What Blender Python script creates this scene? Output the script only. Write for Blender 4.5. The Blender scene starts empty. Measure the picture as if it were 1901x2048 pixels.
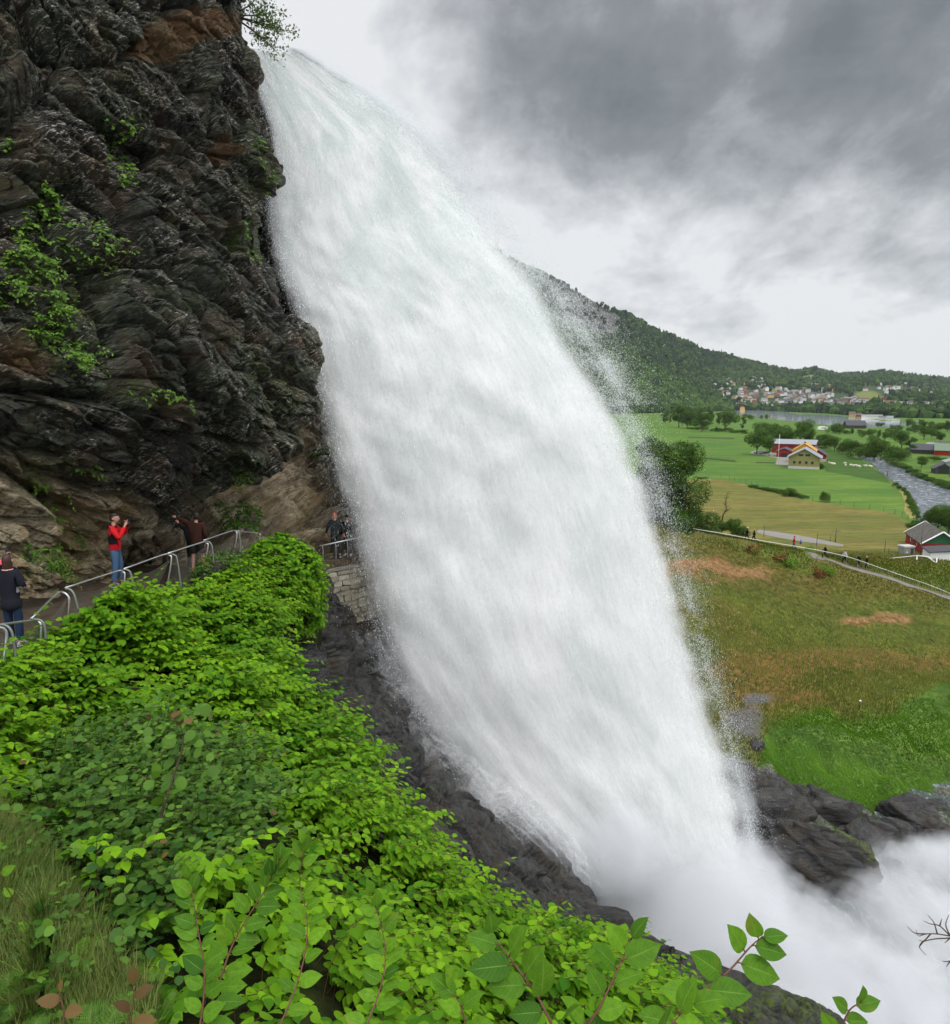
import bpy, math, random
import numpy as np
from mathutils import Vector, Matrix
random.seed(7); RS = np.random.RandomState(7)
SC = bpy.context.scene; COL = SC.collection
# ------------------------------------------------------------------ camera model (photo pixels 1901 x 2048)
FPX, CX, CY, PITCH = 1400.0, 950.5, 1024.0, math.radians(9.1)
FWD = np.array([0, math.cos(PITCH), -math.sin(PITCH)]); UPV = np.array([0, math.sin(PITCH), math.cos(PITCH)])
def ray(px, py):
    px = np.asarray(px, float); py = np.asarray(py, float)
    a = (px-CX)/FPX; b = -(py-CY)/FPX
    return np.stack([a, FWD[1]+b*UPV[1], FWD[2]+b*UPV[2]], -1)
def P(px, py, t): return ray(px, py)*np.asarray(t, float)[..., None]
def F(px, py, z=-25.0):
    r = ray(px, py); return r*(z/r[..., 2])[..., None]
def proj(p):
    p = np.asarray(p, float); d = p@FWD
    return CX+FPX*p[..., 0]/d, CY-FPX*(p@UPV)/d, d
cam = bpy.data.cameras.new('camera'); camo = bpy.data.objects.new('camera', cam); COL.objects.link(camo)
cam.lens = 36*FPX/2048; cam.sensor_width = 36; cam.clip_start = 0.05; cam.clip_end = 20000
camo.rotation_euler = (math.radians(90)-PITCH, 0, 0); SC.camera = camo
# ------------------------------------------------------------------ noise
_pr = np.random.RandomState(3); _perm = np.tile(_pr.permutation(256), 3); _g = _pr.normal(size=(256, 3)); _g /= np.linalg.norm(_g, axis=1)[:, None]
def pnoise(p):
    p = np.asarray(p, float); i = np.floor(p).astype(int); f = p-i; i &= 255
    u = f*f*f*(f*(f*6-15)+10); r = 0
    for dx in (0, 1):
        wx = u[..., 0] if dx else 1-u[..., 0]
        for dy in (0, 1):
            wy = u[..., 1] if dy else 1-u[..., 1]
            for dz in (0, 1):
                wz = u[..., 2] if dz else 1-u[..., 2]
                h = _perm[_perm[_perm[i[..., 0]+dx]+i[..., 1]+dy]+i[..., 2]+dz]
                g = _g[h]; r = r+wx*wy*wz*(g[..., 0]*(f[..., 0]-dx)+g[..., 1]*(f[..., 1]-dy)+g[..., 2]*(f[..., 2]-dz))
    return r*1.5
def fbm(p, o=4, lac=2.03, gain=.5):
    s = 0; a = 1; t = 0; p = np.asarray(p, float)
    for k in range(o): s = s+a*pnoise(p+17.3*k); t += a; a *= gain; p = p*lac
    return s/t
def sstep(a, b, x): x = np.clip((x-a)/(b-a), 0, 1); return x*x*(3-2*x)
def nrm(v): v = np.asarray(v, float); return v/np.maximum(np.linalg.norm(v, axis=-1, keepdims=True), 1e-9)
def tps(xy, z, smooth=0.):
    xy = np.asarray(xy, float); z = np.asarray(z, float); n = len(xy)
    mu = xy.mean(0); sc = xy.std(); q = (xy-mu)/sc
    def k(r2): return .5*r2*np.log(np.maximum(r2, 1e-12))
    A = np.zeros((n+3, n+3)); A[:n, :n] = k(((q[:, None]-q[None])**2).sum(-1))+smooth*np.eye(n)
    A[:n, n] = 1; A[:n, n+1:] = q; A[n, :n] = 1; A[n+1:, :n] = q.T
    w = np.linalg.solve(A, np.r_[z, 0, 0, 0])
    def f(x):
        x = (np.asarray(x, float)-mu)/sc; sh = x.shape[:-1]; x = x.reshape(-1, 2); out = np.empty(len(x))
        for s in range(0, len(x), 20000):
            c = x[s:s+20000]; out[s:s+20000] = k(((c[:, None]-q[None])**2).sum(-1))@w[:n]+w[n]+c@w[n+1:]
        return out.reshape(sh)
    return f
# ------------------------------------------------------------------ mesh helpers
def mk(name, V, Fc, mat, parent=None, attrs=None, smooth=True, mi=None, link=True):
    V = np.asarray(V, np.float32).reshape(-1, 3); me = bpy.data.meshes.new(name)
    if isinstance(Fc, np.ndarray): n, k = Fc.shape; lt = np.full(n, k, np.int32); flat = Fc.ravel()
    else: lt = np.array([len(f) for f in Fc], np.int32); flat = np.array([i for f in Fc for i in f]); n = len(lt)
    me.vertices.add(len(V)); me.vertices.foreach_set('co', V.ravel())
    me.loops.add(len(flat)); me.loops.foreach_set('vertex_index', flat.astype(np.int32))
    me.polygons.add(n); me.polygons.foreach_set('loop_start', np.r_[0, np.cumsum(lt)[:-1]].astype(np.int32)); me.polygons.foreach_set('loop_total', lt)
    me.polygons.foreach_set('use_smooth', np.full(n, smooth))
    if mi is not None: me.polygons.foreach_set('material_index', np.asarray(mi, np.int32))
    for kx, a in (attrs or {}).items():
        a = np.asarray(a, np.float32)
        if a.ndim == 1: me.attributes.new(kx, 'FLOAT', 'POINT').data.foreach_set('value', a)
        else: me.attributes.new(kx, 'FLOAT_COLOR', 'POINT').data.foreach_set('color', np.c_[a, np.ones(len(a), np.float32)].astype(np.float32).ravel())
    me.update(calc_edges=True); me.validate(verbose=False)
    for m in (mat if isinstance(mat, (list, tuple)) else [mat]): me.materials.append(m)
    o = bpy.data.objects.new(name, me)
    if link: COL.objects.link(o)
    if parent is not None: o.parent = parent
    return o
def tag(o, label=None, cat=None, group=None, kind=None):
    if label: o['label'] = label
    if cat: o['category'] = cat
    if group: o['group'] = group
    if kind: o['kind'] = kind
    return o
def empty(name, loc, rz=0, label=None, cat=None, group=None):
    o = bpy.data.objects.new(name, None); COL.objects.link(o); o.location = [float(c) for c in loc]; o.rotation_euler = (0, 0, rz); o.empty_display_size = .2
    return tag(o, label, cat, group)
def copy_tree(o, loc, rz=0, s=(1, 1, 1), label=None, group=None):
    r = o.copy(); COL.objects.link(r); r.location = [float(c) for c in loc]; r.rotation_euler = (0, 0, rz); r.scale = s
    if label: r['label'] = label
    if group: r['group'] = group
    for ch in list(o.children):
        c = ch.copy(); COL.objects.link(c); c.parent = r
        for g in list(ch.children):
            d = g.copy(); COL.objects.link(d); d.parent = c
    return r
def gridf(nr, nc):
    i = np.arange(nr*nc).reshape(nr, nc)
    return np.stack([i[:-1, :-1], i[:-1, 1:], i[1:, 1:], i[1:, :-1]], -1).reshape(-1, 4)
def gnorm(G):
    return nrm(np.cross(np.gradient(G, axis=1), np.gradient(G, axis=0)))
class MB:
    def __init__(s): s.v = []; s.f = []; s.m = []; s.n = 0
    def add(s, V, Fs, m=0):
        V = np.asarray(V, float).reshape(-1, 3); s.v.append(V); s.f += [tuple(int(i)+s.n for i in f) for f in Fs]; s.m += [m]*len(Fs); s.n += len(V); return s
    def box(s, c, d, m=0, rz=0):
        c = np.array(c, float); h = np.array(d, float)/2
        V = np.array([(x, y, z) for z in (-1, 1) for x, y in ((-1, -1), (1, -1), (1, 1), (-1, 1))])*h
        if rz: V = V@np.array([[math.cos(rz), math.sin(rz), 0], [-math.sin(rz), math.cos(rz), 0], [0, 0, 1]])
        return s.add(V+c, [(3, 2, 1, 0), (4, 5, 6, 7), (0, 1, 5, 4), (1, 2, 6, 5), (2, 3, 7, 6), (3, 0, 4, 7)], m)
    def tube(s, pts, r, n=8, m=0, cap=True):
        V, Fs = tube_np(pts, r, n, cap); return s.add(V, Fs, m)
    def build(s, name, mat, parent=None, smooth=False):
        return mk(name, np.concatenate(s.v), s.f, mat, parent, smooth=smooth, mi=s.m)
def tube_np(pts, r, n=8, cap=True):
    pts = np.asarray(pts, float); k = len(pts); r = np.broadcast_to(np.asarray(r, float), (k,))
    t = nrm(np.gradient(pts, axis=0)); ref = np.array([0, 0, 1.]) if abs(t[0][2]) < .9 else np.array([1., 0, 0])
    V = []; u = nrm(np.cross(ref, t[0]))
    for i in range(k):
        u = nrm(u-t[i]*(u@t[i])); w = np.cross(t[i], u)
        for j in range(n):
            a = 2*math.pi*j/n; V.append(pts[i]+r[i]*(u*math.cos(a)+w*math.sin(a)))
    Fs = [(i*n+j, i*n+(j+1) % n, (i+1)*n+(j+1) % n, (i+1)*n+j) for i in range(k-1) for j in range(n)]
    if cap: Fs += [tuple(range(n))[::-1], tuple(range((k-1)*n, k*n))]
    return np.array(V), Fs
def smoothpts(pts, n=6):
    pts = np.asarray(pts, float); q = np.vstack([2*pts[0]-pts[1], pts, 2*pts[-1]-pts[-2]]); out = []
    for i in range(1, len(q)-2):
        for k in range(n):
            t = k/n; a, b, c, d = q[i-1:i+3]
            out.append(.5*((2*b)+(-a+c)*t+(2*a-5*b+4*c-d)*t*t+(-a+3*b-3*c+d)*t**3))
    return np.array(out+[q[-2]])
def ico(sub):
    import bmesh
    bm = bmesh.new(); bmesh.ops.create_icosphere(bm, subdivisions=sub, radius=1)
    V = np.array([v.co[:] for v in bm.verts]); Fs = np.array([[v.index for v in f.verts] for f in bm.faces]); bm.free(); return V, Fs
# ------------------------------------------------------------------ materials
class NT:
    def __init__(s, name):
        s.mat = bpy.data.materials.new(name); s.mat.use_nodes = True; s.t = s.mat.node_tree; s.t.nodes.clear()
        s.out = s.t.nodes.new('ShaderNodeOutputMaterial')
    def n(s, typ, ins=None, **kw):
        x = s.t.nodes.new(typ)
        for k, v in kw.items(): setattr(x, k, v)
        for k, v in (ins or {}).items():
            if isinstance(v, bpy.types.NodeSocket): s.t.links.new(v, x.inputs[k])
            else: x.inputs[k].default_value = v
        return x
    def obj(s): return s.n('ShaderNodeTexCoord').outputs['Object']
    def geo(s): return s.n('ShaderNodeNewGeometry').outputs['Position']
    def attr(s, name, out='Fac'): return s.n('ShaderNodeAttribute', attribute_name=name).outputs[out]
    def map(s, v, sc=(1, 1, 1), rot=(0, 0, 0), loc=(0, 0, 0)): return s.n('ShaderNodeMapping', {'Vector': v, 'Scale': sc, 'Rotation': rot, 'Location': loc}).outputs[0]
    def noise(s, v, scale, det=4, rough=.55, dist=0.): return s.n('ShaderNodeTexNoise', {'Vector': v, 'Scale': scale, 'Detail': det, 'Roughness': rough, 'Distortion': dist}).outputs['Fac']
    def ramp(s, fac, stops):
        r = s.n('ShaderNodeValToRGB', {'Fac': fac}); e = r.color_ramp.elements
        while len(e) < len(stops): e.new(.5)
        for i, (p, c) in enumerate(stops): e[i].position = p; e[i].color = (c, c, c, 1) if not isinstance(c, (tuple, list)) else tuple(c)+(1,)
        return r.outputs['Color']
    def mix(s, f, a, b, mode='MIX'):
        x = s.n('ShaderNodeMix', data_type='RGBA', blend_type=mode, clamp_factor=True)
        for i, v in ((0, f), (6, a), (7, b)):
            if isinstance(v, bpy.types.NodeSocket): s.t.links.new(v, x.inputs[i])
            else: x.inputs[i].default_value = v if i == 0 else (tuple(v)+(1,) if len(v) == 3 else v)
        return x.outputs[2]
    def math(s, op, a, b=None, c=None, clamp=False):
        x = s.n('ShaderNodeMath', operation=op, use_clamp=clamp)
        for i, v in enumerate((a, b, c)):
            if v is None: continue
            if isinstance(v, bpy.types.NodeSocket): s.t.links.new(v, x.inputs[i])
            else: x.inputs[i].default_value = v
        return x.outputs[0]
    def bump(s, h, st=.3, d=.02, nrm=None):
        i = {'Height': h, 'Strength': st, 'Distance': d}
        if nrm is not None: i['Normal'] = nrm
        return s.n('ShaderNodeBump', i).outputs[0]
    def pbsdf(s, col, rough=.6, spec=.3, normal=None, metal=0.):
        i = {'Base Color': col if isinstance(col, bpy.types.NodeSocket) else tuple(col)+(1,), 'Roughness': rough, 'Specular IOR Level': spec, 'Metallic': metal}
        if normal is not None: i['Normal'] = normal
        return s.n('ShaderNodeBsdfPrincipled', i).outputs[0]
    def fin(s, sh, vol=False):
        s.t.links.new(sh, s.out.inputs['Volume' if vol else 'Surface']); return s.mat
def simple(name, col, rough=.6, spec=.3, metal=0., var=.12, scale=3.):
    m = NT(name); p = m.obj(); n = m.noise(p, scale, 5, .6)
    c = m.mix(n, [x*(1-var*2) for x in col], [min(1, x*(1+var*2)) for x in col])
    return m.fin(m.pbsdf(c, rough, spec, m.bump(n, .15, .01), metal))
# ------------------------------------------------------------------ sky and light
def build_world():
    w = bpy.data.worlds.new("World"); SC.world = w; w.use_nodes = True; t = w.node_tree; t.nodes.clear()
    class W(NT):
        def __init__(s): s.t = t
    m = W(); out = t.nodes.new('ShaderNodeOutputWorld')
    d = m.n('ShaderNodeTexCoord').outputs['Generated']
    sep = m.n('ShaderNodeSeparateXYZ', {0: d}); z = sep.outputs[2]
    # clouds on a flat layer far overhead: direction divided by its height (plus a floor)
    zz = m.math('ADD', m.math('MAXIMUM', z, 0.), .42)
    u = m.math('DIVIDE', sep.outputs[0], zz); v = m.math('DIVIDE', sep.outputs[1], zz)
    q = m.n('ShaderNodeCombineXYZ', {0: u, 1: v, 2: 0.}).outputs[0]
    n1 = m.noise(m.map(q, (1, .72, 1), loc=(2.3, 1.1, 0)), 1.75, 8, .55, .25)
    n2 = m.noise(m.map(q, (1, .8, 1), loc=(7.3, 4.1, 0)), 5.0, 9, .60, .2)
    def blob(px, py, r0, r1):
        c = nrm(ray(px, py)); dp = m.n('ShaderNodeVectorMath', {0: d, 1: tuple(c)}, operation='DOT_PRODUCT').outputs['Value']
        return m.n('ShaderNodeMapRange', {0: dp, 1: math.cos(r1), 2: math.cos(r0), 3: 0., 4: 1.}, interpolation_type='SMOOTHSTEP').outputs[0]
    val = m.math('ADD', m.math('MULTIPLY', n1, .95), m.math('MULTIPLY', n2, .80))       # centre near .85
    for px, py, r0, r1, k in ((1500, 60, .05, .40, -.19), (1250, 300, .03, .18, -.06), (1750, 330, .03, .20, -.10), (1650, 150, .05, .34, -.07), (1800, 520, .04, .22, .16), (1500, 230, .02, .2, -.05), (1050, 40, .03, .22, -.05),
                              (760, 130, .03, .20, .10), (650, 60, .02, .15, .03), (900, 60, .02, .14, -.06), (1100, 440, .02, .16, .24), (1500, 520, .03, .20, .16), (1350, 560, .02, .12, .06), (1750, 560, .03, .16, .10),
                              (1870, 740, .01, .09, .1), (1880, 60, .02, .1, .05)):
        val = m.math('ADD', val, m.math('MULTIPLY', blob(px, py, r0, r1), k))
    c = m.ramp(val, [(.42, (.18, .20, .22)), (.60, (.275, .29, .315)), (.74, (.44, .46, .49)), (.87, (.66, .68, .71)), (1.0, (.87, .88, .90))])
    # sky boosted overhead and behind the viewer, out of view, to light the scene
    up = m.n('ShaderNodeMapRange', {0: z, 1: .45, 2: .85, 3: 1., 4: 3.4}, interpolation_type='SMOOTHSTEP').outputs[0]
    bk = m.n('ShaderNodeMapRange', {0: sep.outputs[1], 1: .35, 2: -.5, 3: 1., 4: 2.1}, interpolation_type='SMOOTHSTEP').outputs[0]
    gain = m.math('MAXIMUM', up, bk)
    low = m.n('ShaderNodeMapRange', {0: z, 1: -.12, 2: .0, 3: .25, 4: 1.}).outputs[0]
    gain = m.math('MULTIPLY', gain, low)
    c = m.mix(1., c, m.n('ShaderNodeCombineXYZ', {0: gain, 1: gain, 2: gain}).outputs[0], 'MULTIPLY')
    sky = m.n('ShaderNodeTexSky', sky_type='NISHITA', sun_disc=False, sun_elevation=SUN_EL, sun_rotation=SUN_ROT, air_density=1., dust_density=2.)
    b1 = m.n('ShaderNodeBackground', {'Color': c, 'Strength': 1.}).outputs[0]
    b2 = m.n('ShaderNodeBackground', {'Color': sky.outputs[0], 'Strength': .06}).outputs[0]
    mx = m.n('ShaderNodeMixShader', {0: .07, 1: b1, 2: b2}).outputs[0]
    t.links.new(mx, out.inputs['Surface'])
    w.cycles.sampling_method = 'MANUAL'; w.cycles.sample_map_resolution = 512
SUN_EL = math.radians(58); SUN_AZ = math.radians(150)   # clockwise from +Y (right-behind the viewer)
SUN_ROT = SUN_AZ
build_world()
sl = bpy.data.lights.new('sun', 'SUN'); sl.energy = 1.5; sl.angle = math.radians(25); sl.color = (1., .97, .92)
so = bpy.data.objects.new('sun', sl); COL.objects.link(so)
sd = Vector((math.sin(SUN_AZ)*math.cos(SUN_EL), math.cos(SUN_AZ)*math.cos(SUN_EL), math.sin(SUN_EL)))
so.rotation_euler = sd.to_track_quat('Z', 'Y').to_euler()
SC.view_settings.view_transform = 'Standard'; SC.view_settings.look = 'None'; SC.view_settings.exposure = 0.0; SC.view_settings.gamma = 1
cy = SC.cycles; cy.max_bounces = 6; cy.diffuse_bounces = 3; cy.glossy_bounces = 2; cy.transmission_bounces = 3; cy.transparent_max_bounces = 48
cy.volume_bounces = 2; cy.caustics_reflective = False; cy.caustics_refractive = False; cy.use_adaptive_sampling = True; cy.adaptive_threshold = .035
cy.sample_clamp_indirect = 6; cy.use_denoising = True
# ================================================================== LAND
ZF = -25.0
def Z1(zx, zy): return 1240+.3577*zx, 600+.3577*zy          # coordinates read off an enlarged crop
def Z6(zx, zy): return 1300+.3756*zx, 1300+.3756*zy
# materials of the ground
def m_field():
    m = NT('field_grass'); p = m.geo(); big = m.noise(p, .012, 5, .6, .6); mid = m.noise(m.map(p, (.5, 1.2, 1), (0, 0, .5)), .09, 6, .65); fine = m.noise(m.map(p, (.35, 1.5, 1), (0, 0, .35)), 1.1, 3, .7)
    c = m.mix(m.ramp(big, [(.40, 0.), (.62, 1.)]), (.050, .125, .012), (.082, .170, .016)); c = m.mix(m.ramp(mid, [(.44, 0.), (.62, .85)]), c, (.130, .190, .024)); st = m.noise(m.map(p, (.06, 1.6, 1), (0, 0, .42)), .16, 4, .6); c = m.mix(m.ramp(st, [(.44, .55), (.52, 0.)]), c, (.045, .100, .012))
    c = m.mix(m.ramp(fine, [(.35, .55), (.6, 0.)]), c, (.034, .085, .010)); return m.fin(m.pbsdf(c, .8, .15, m.bump(fine, .6, .2)))
def m_dry():
    m = NT('dry_grass'); p = m.geo(); q = m.map(p, (.28, 1.3, 1), (0, 0, -.35)); a = m.noise(q, .10, 7, .68, .4); b = m.noise(m.map(p, (.25, 1.4, 1), (0, 0, -.3)), .9, 5, .75); g = m.noise(p, .03, 5, .6)
    c = m.mix(m.ramp(a, [(.38, 0.), (.62, 1.)]), (.110, .132, .022), (.205, .165, .045)); c = m.mix(m.ramp(g, [(.50, 0.), (.68, .8)]), c, (.085, .125, .022))
    c = m.mix(m.ramp(b, [(.40, .7), (.6, 0.)]), c, (.070, .062, .02)); return m.fin(m.pbsdf(c, .85, .1, m.bump(b, .6, .2)))
def m_water(name, deep, sc, st, rough=.12, foam=0.):
    m = NT(name); p = m.geo(); n = m.noise(m.map(p, (1, .5, 1), (0, 0, -.75)), sc, 7, .68, 1.2); n2 = m.noise(p, sc*.13, 3, .5)
    c = deep
    if foam: c = m.mix(m.ramp(n, [(.50, 0.), (.66, foam)]), deep, (.62, .66, .70))
    return m.fin(m.pbsdf(c, rough, .5, m.bump(n, st, 1.2/sc)))
M_FIELD, M_DRY = m_field(), m_dry()
M_PAST = simple('pasture_grass', (.042, .088, .014), .85, .1, var=.3, scale=.12)
M_HAY = simple('cut_hay_edge', (.22, .20, .06), .85, .1, var=.3, scale=.25)
M_RIVER = m_water('river_water', (.055, .07, .085), .75, .75, .22, .55); M_LAKE = m_water('lake_water', (.36, .40, .45), .012, .008, .06)
M_GRAVEL = simple('gravel_road', (.21, .20, .18), .9, .1, var=.15, scale=2.)
M_PATH = simple('path_gravel', (.17, .16, .14), .9, .1, var=.15, scale=2.)
M_BANKWEED = simple('bank_scrub', (.045, .082, .018), .9, .1, var=.4, scale=.5)
def grid_plane(x0, x1, y0, y1, n, z):
    X, Y = np.meshgrid(np.linspace(x0, x1, n), np.linspace(y0, y1, n)); return np.stack([X, Y, X*0+z], -1)
# valley floor, one sheet to the foot of the hills
G = grid_plane(-1500, 5200, 100, 6500, 60, ZF); tag(mk('valley_ground', G, gridf(60, 60), M_FIELD), kind='structure')
def sheet(name, pix, mat, lift, sub=6, kind='structure', z=ZF, jit=.0):
    pts = F(*np.array(pix, float).T, z)
    loop = np.vstack([pts, pts[:1]]); dense = []
    for a, b in zip(loop[:-1], loop[1:]):
        for k in range(sub): dense.append(a+(b-a)*k/sub)
    d = np.array(dense)
    if jit: d[:, :2] += jit*np.stack([pnoise(d*.12), pnoise(d*.12+9)], -1)*np.linalg.norm(d[:, :2], axis=1)[:, None]/200
    d[:, 2] = z+lift
    import bmesh
    bm = bmesh.new(); vs = [bm.verts.new(p) for p in d]; f = bm.faces.new(vs); bmesh.ops.triangulate(bm, faces=[f]); 
    for f in bm.faces:
        if f.normal.z < 0: f.normal_flip()
    me = bpy.data.meshes.new(name); bm.to_mesh(me); bm.free(); me.materials.append(mat); o = bpy.data.objects.new(name, me); COL.objects.link(o); return tag(o, kind=kind)
Z1L = lambda L: [Z1(*p) for p in L]
sheet('dry_meadow', Z1L([(330, 1010), (430, 998), (600, 1005), (740, 1042), (880, 1078), (1030, 1120), (1180, 1140), (1320, 1163), (1450, 1180), (1560, 1205), (1640, 1250), (1650, 1310), (1600, 1500), (1200, 1560), (300, 1400)]), M_DRY, .02, 5, jit=2.)
sheet('pasture', Z1L([(1100, 815), (1180, 835), (1290, 870), (1400, 925), (1500, 1002), (1560, 1035), (1300, 985), (1150, 958), (1140, 900)]), M_PAST, .02, 5)
sheet('hay_strip', Z1L([(1500, 1010), (1555, 1040), (1600, 1085), (1640, 1140), (1655, 1215), (1640, 1228), (1600, 1200), (1585, 1110), (1540, 1045)]), M_HAY, .04, 5, jit=1.)
sheet('river_bank_scrub', Z1L([(1330, 858), (1400, 905), (1480, 985), (1545, 1035), (1620, 1085), (1665, 1150), (1672, 1240), (1780, 1300), (1950, 1300), (1950, 1080), (1840, 1032), (1700, 985), (1600, 930), (1500, 880), (1400, 855)]), M_BANKWEED, .06, 4, jit=2.)
sheet('river', Z1L([(1300, 858), (1345, 880), (1395, 910), (1440, 945), (1500, 1000), (1560, 1040), (1600, 1075), (1640, 1110), (1668, 1160), (1668, 1225), (1760, 1260), (1900, 1280), (2400, 1330), (2400, 1200), (2100, 1130), (1848, 1062), (1770, 1035), (1700, 1005), (1620, 960), (1560, 915), (1490, 895), (1400, 878)]), M_RIVER, .10, 4, jit=1.5)
sheet('lake', Z1L([(600, 618), (760, 616), (900, 622), (1000, 640), (1130, 640), (1300, 655), (1460, 675), (1620, 683), (1700, 684), (1640, 700), (1560, 712), (1400, 714), (1300, 710), (1200, 703), (1100, 693), (1000, 682), (860, 668), (740, 652), (640, 636)]), M_LAKE, .10, 5, jit=1.)
sheet('lane', Z1L([(780, 1285), (900, 1300), (1050, 1325), (1250, 1368), (1250, 1380), (1020, 1352), (860, 1325), (760, 1300)]), M_GRAVEL, .05, 3)
sheet('road', Z1L([(1500, 1440), (1580, 1470), (1700, 1500), (1848, 1545), (2300, 1660), (2300, 1740), (1848, 1580), (1700, 1535), (1560, 1485)]), M_GRAVEL, .05, 3)
sheet('farm_yard', Z1L([(730, 850), (760, 842), (900, 862), (945, 880), (945, 925), (870, 920), (880, 885), (800, 868), (740, 862)]), M_GRAVEL, .05, 3)
for L in (((400, 874), (640, 897), (655, 902), (640, 906), (400, 882)), ((760, 906), (880, 908), (880, 914), (765, 913)), ((380, 765), (640, 773), (640, 778), (380, 770))):
    sheet('ditch', Z1L(L), simple('ditch_soil', (.035, .05, .015), .9, .1), .045, 3)
# ------------------------------------------------------------------ hillside on the right, below the crest path
_c = []
def cp(px, py, t): p = P(px, py, t); _c.append((p[0], p[1], p[2]))
for a in ((1100, 1010, 92), (1340, 1050, 91), (1445, 1075, 91), (1560, 1100, 91), (1640, 1118, 91), (1700, 1138, 90), (1800, 1166, 89), (1901, 1200, 87), (2100, 1262, 76), (2500, 1400, 60),
          (1100, 1180, 74), (1380, 1200, 75), (1600, 1235, 77), (1760, 1255, 78.5), (1901, 1285, 77),
          (1100, 1380, 57), (1400, 1400, 57.5), (1480, 1390, 59), (1600, 1370, 62), (1720, 1375, 63), (1860, 1355, 68), (1980, 1360, 70),
          (1560, 1450, 55.0), (1640, 1425, 57.5), (1740, 1425, 58.5), (1820, 1395, 62), (1901, 1372, 65),
          (1560, 1500, 52.), (1640, 1560, 50.5), (1720, 1600, 49.5), (1800, 1590, 50.5), (1880, 1560, 53), (1480, 1520, 50), (1400, 1540, 48.5), (1100, 1520, 48), (2000, 1540, 54),
          (1500, 1600, 46.5), (1600, 1640, 46.5), (1750, 1680, 45.5), (1901, 1620, 49)): cp(*a)
for x in (-20, 0, 25, 45, 60, 90): _c.append((x, 108, -22.5 if x < 30 else -24)); _c.append((x, 116, -25.3))
for x in (-20, 5, 20, 35, 60): _c.append((x, 36, -28.8))
_c = np.array(_c); hill_z0 = tps(_c[:, :2], _c[:, 2], .002)
def hill_z(x, y):
    x = np.asarray(x, float); y = np.asarray(y, float); q = np.stack([x, y, x*0], -1)
    return hill_z0(np.stack([x, y], -1))+.30*fbm(q*.16, 3)+.10*fbm(q*.7, 3)
def hit(px, py, zf=hill_z, t0=40., t1=140.):
    r = ray(px, py); ts = np.arange(t0, t1, .25); p = r*ts[:, None]; d = p[:, 2]-zf(p[:, 0], p[:, 1]); k = np.argmax(d < 0)
    return p[k] if (d < 0).any() else F(px, py)
nx, ny = 420, 330
X, Y = np.meshgrid(np.linspace(-25, 105, nx), np.linspace(37, 118, ny)); Zg = hill_z(X, Y); G = np.stack([X, Y, Zg], -1)
hx, hy, hd = proj(G)
def blobs(px, py, L):
    m = 0
    for cx, cy_, rx, ry, s in L: m = m+s*np.exp(-(((px-cx)/rx)**2+((py-cy_)/ry)**2))
    return m
nn = fbm(G*.25, 4)
# soil/grass cover of the slope: painted where each cover grows
dry = blobs(hx, hy, [(1390, 1125, 55, 22, 1.), (1480, 1150, 80, 24, .9), (1620, 1160, 40, 12, .7), (1345, 1150, 40, 30, .6), (1780, 1235, 90, 14, 1.0), (1700, 1245, 60, 10, .5)])*1.0+nn*.9
brown = blobs(hx, hy, [(1700, 1320, 190, 32, 1.), (1520, 1350, 90, 40, .9), (1480, 1420, 60, 50, .8), (1600, 1390, 110, 22, .8), (1850, 1330, 80, 22, .6), (1430, 1330, 60, 40, .5)])+nn*.6
edge_y = np.interp(hx, [1440, 1500, 1540, 1620, 1700, 1760, 1810, 1850, 1901, 2000], [1700, 1560, 1452, 1430, 1428, 1424, 1400, 1385, 1366, 1350])
lush = sstep(-16, 18, hy-edge_y+nn*42)*sstep(1480, 1545, hx+nn*50)
bedy = np.interp(hx, [1400, 1480, 1560, 1640, 1720, 1800, 1850, 1901, 1960], [1500, 1505, 1560, 1600, 1645, 1630, 1600, 1560, 1500])
bed = sstep(-10, 14, hy-bedy+nn*40); gravelm = blobs(hx, hy, [(1490, 1440, 45, 50, 1.), (1520, 1395, 40, 14, .6)])+nn*.8
bed = np.maximum(bed, sstep(.45, .8, gravelm)*(1-lush))
disp = (fbm(G*np.array([.42, .3, .3])+3, 2)*1.7)*lush*sstep(-2, 40, hy-edge_y)+fbm(G*.9, 2)*.12*(1-bed)*(1-lush)+bed*(np.abs(fbm(G*.6, 4))*1.4-.3)*sstep(-26, -27.2, Zg)
G[..., 2] += disp
cm = np.stack([sstep(.45, .95, dry), sstep(.35, .9, brown), lush], -1)
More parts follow.
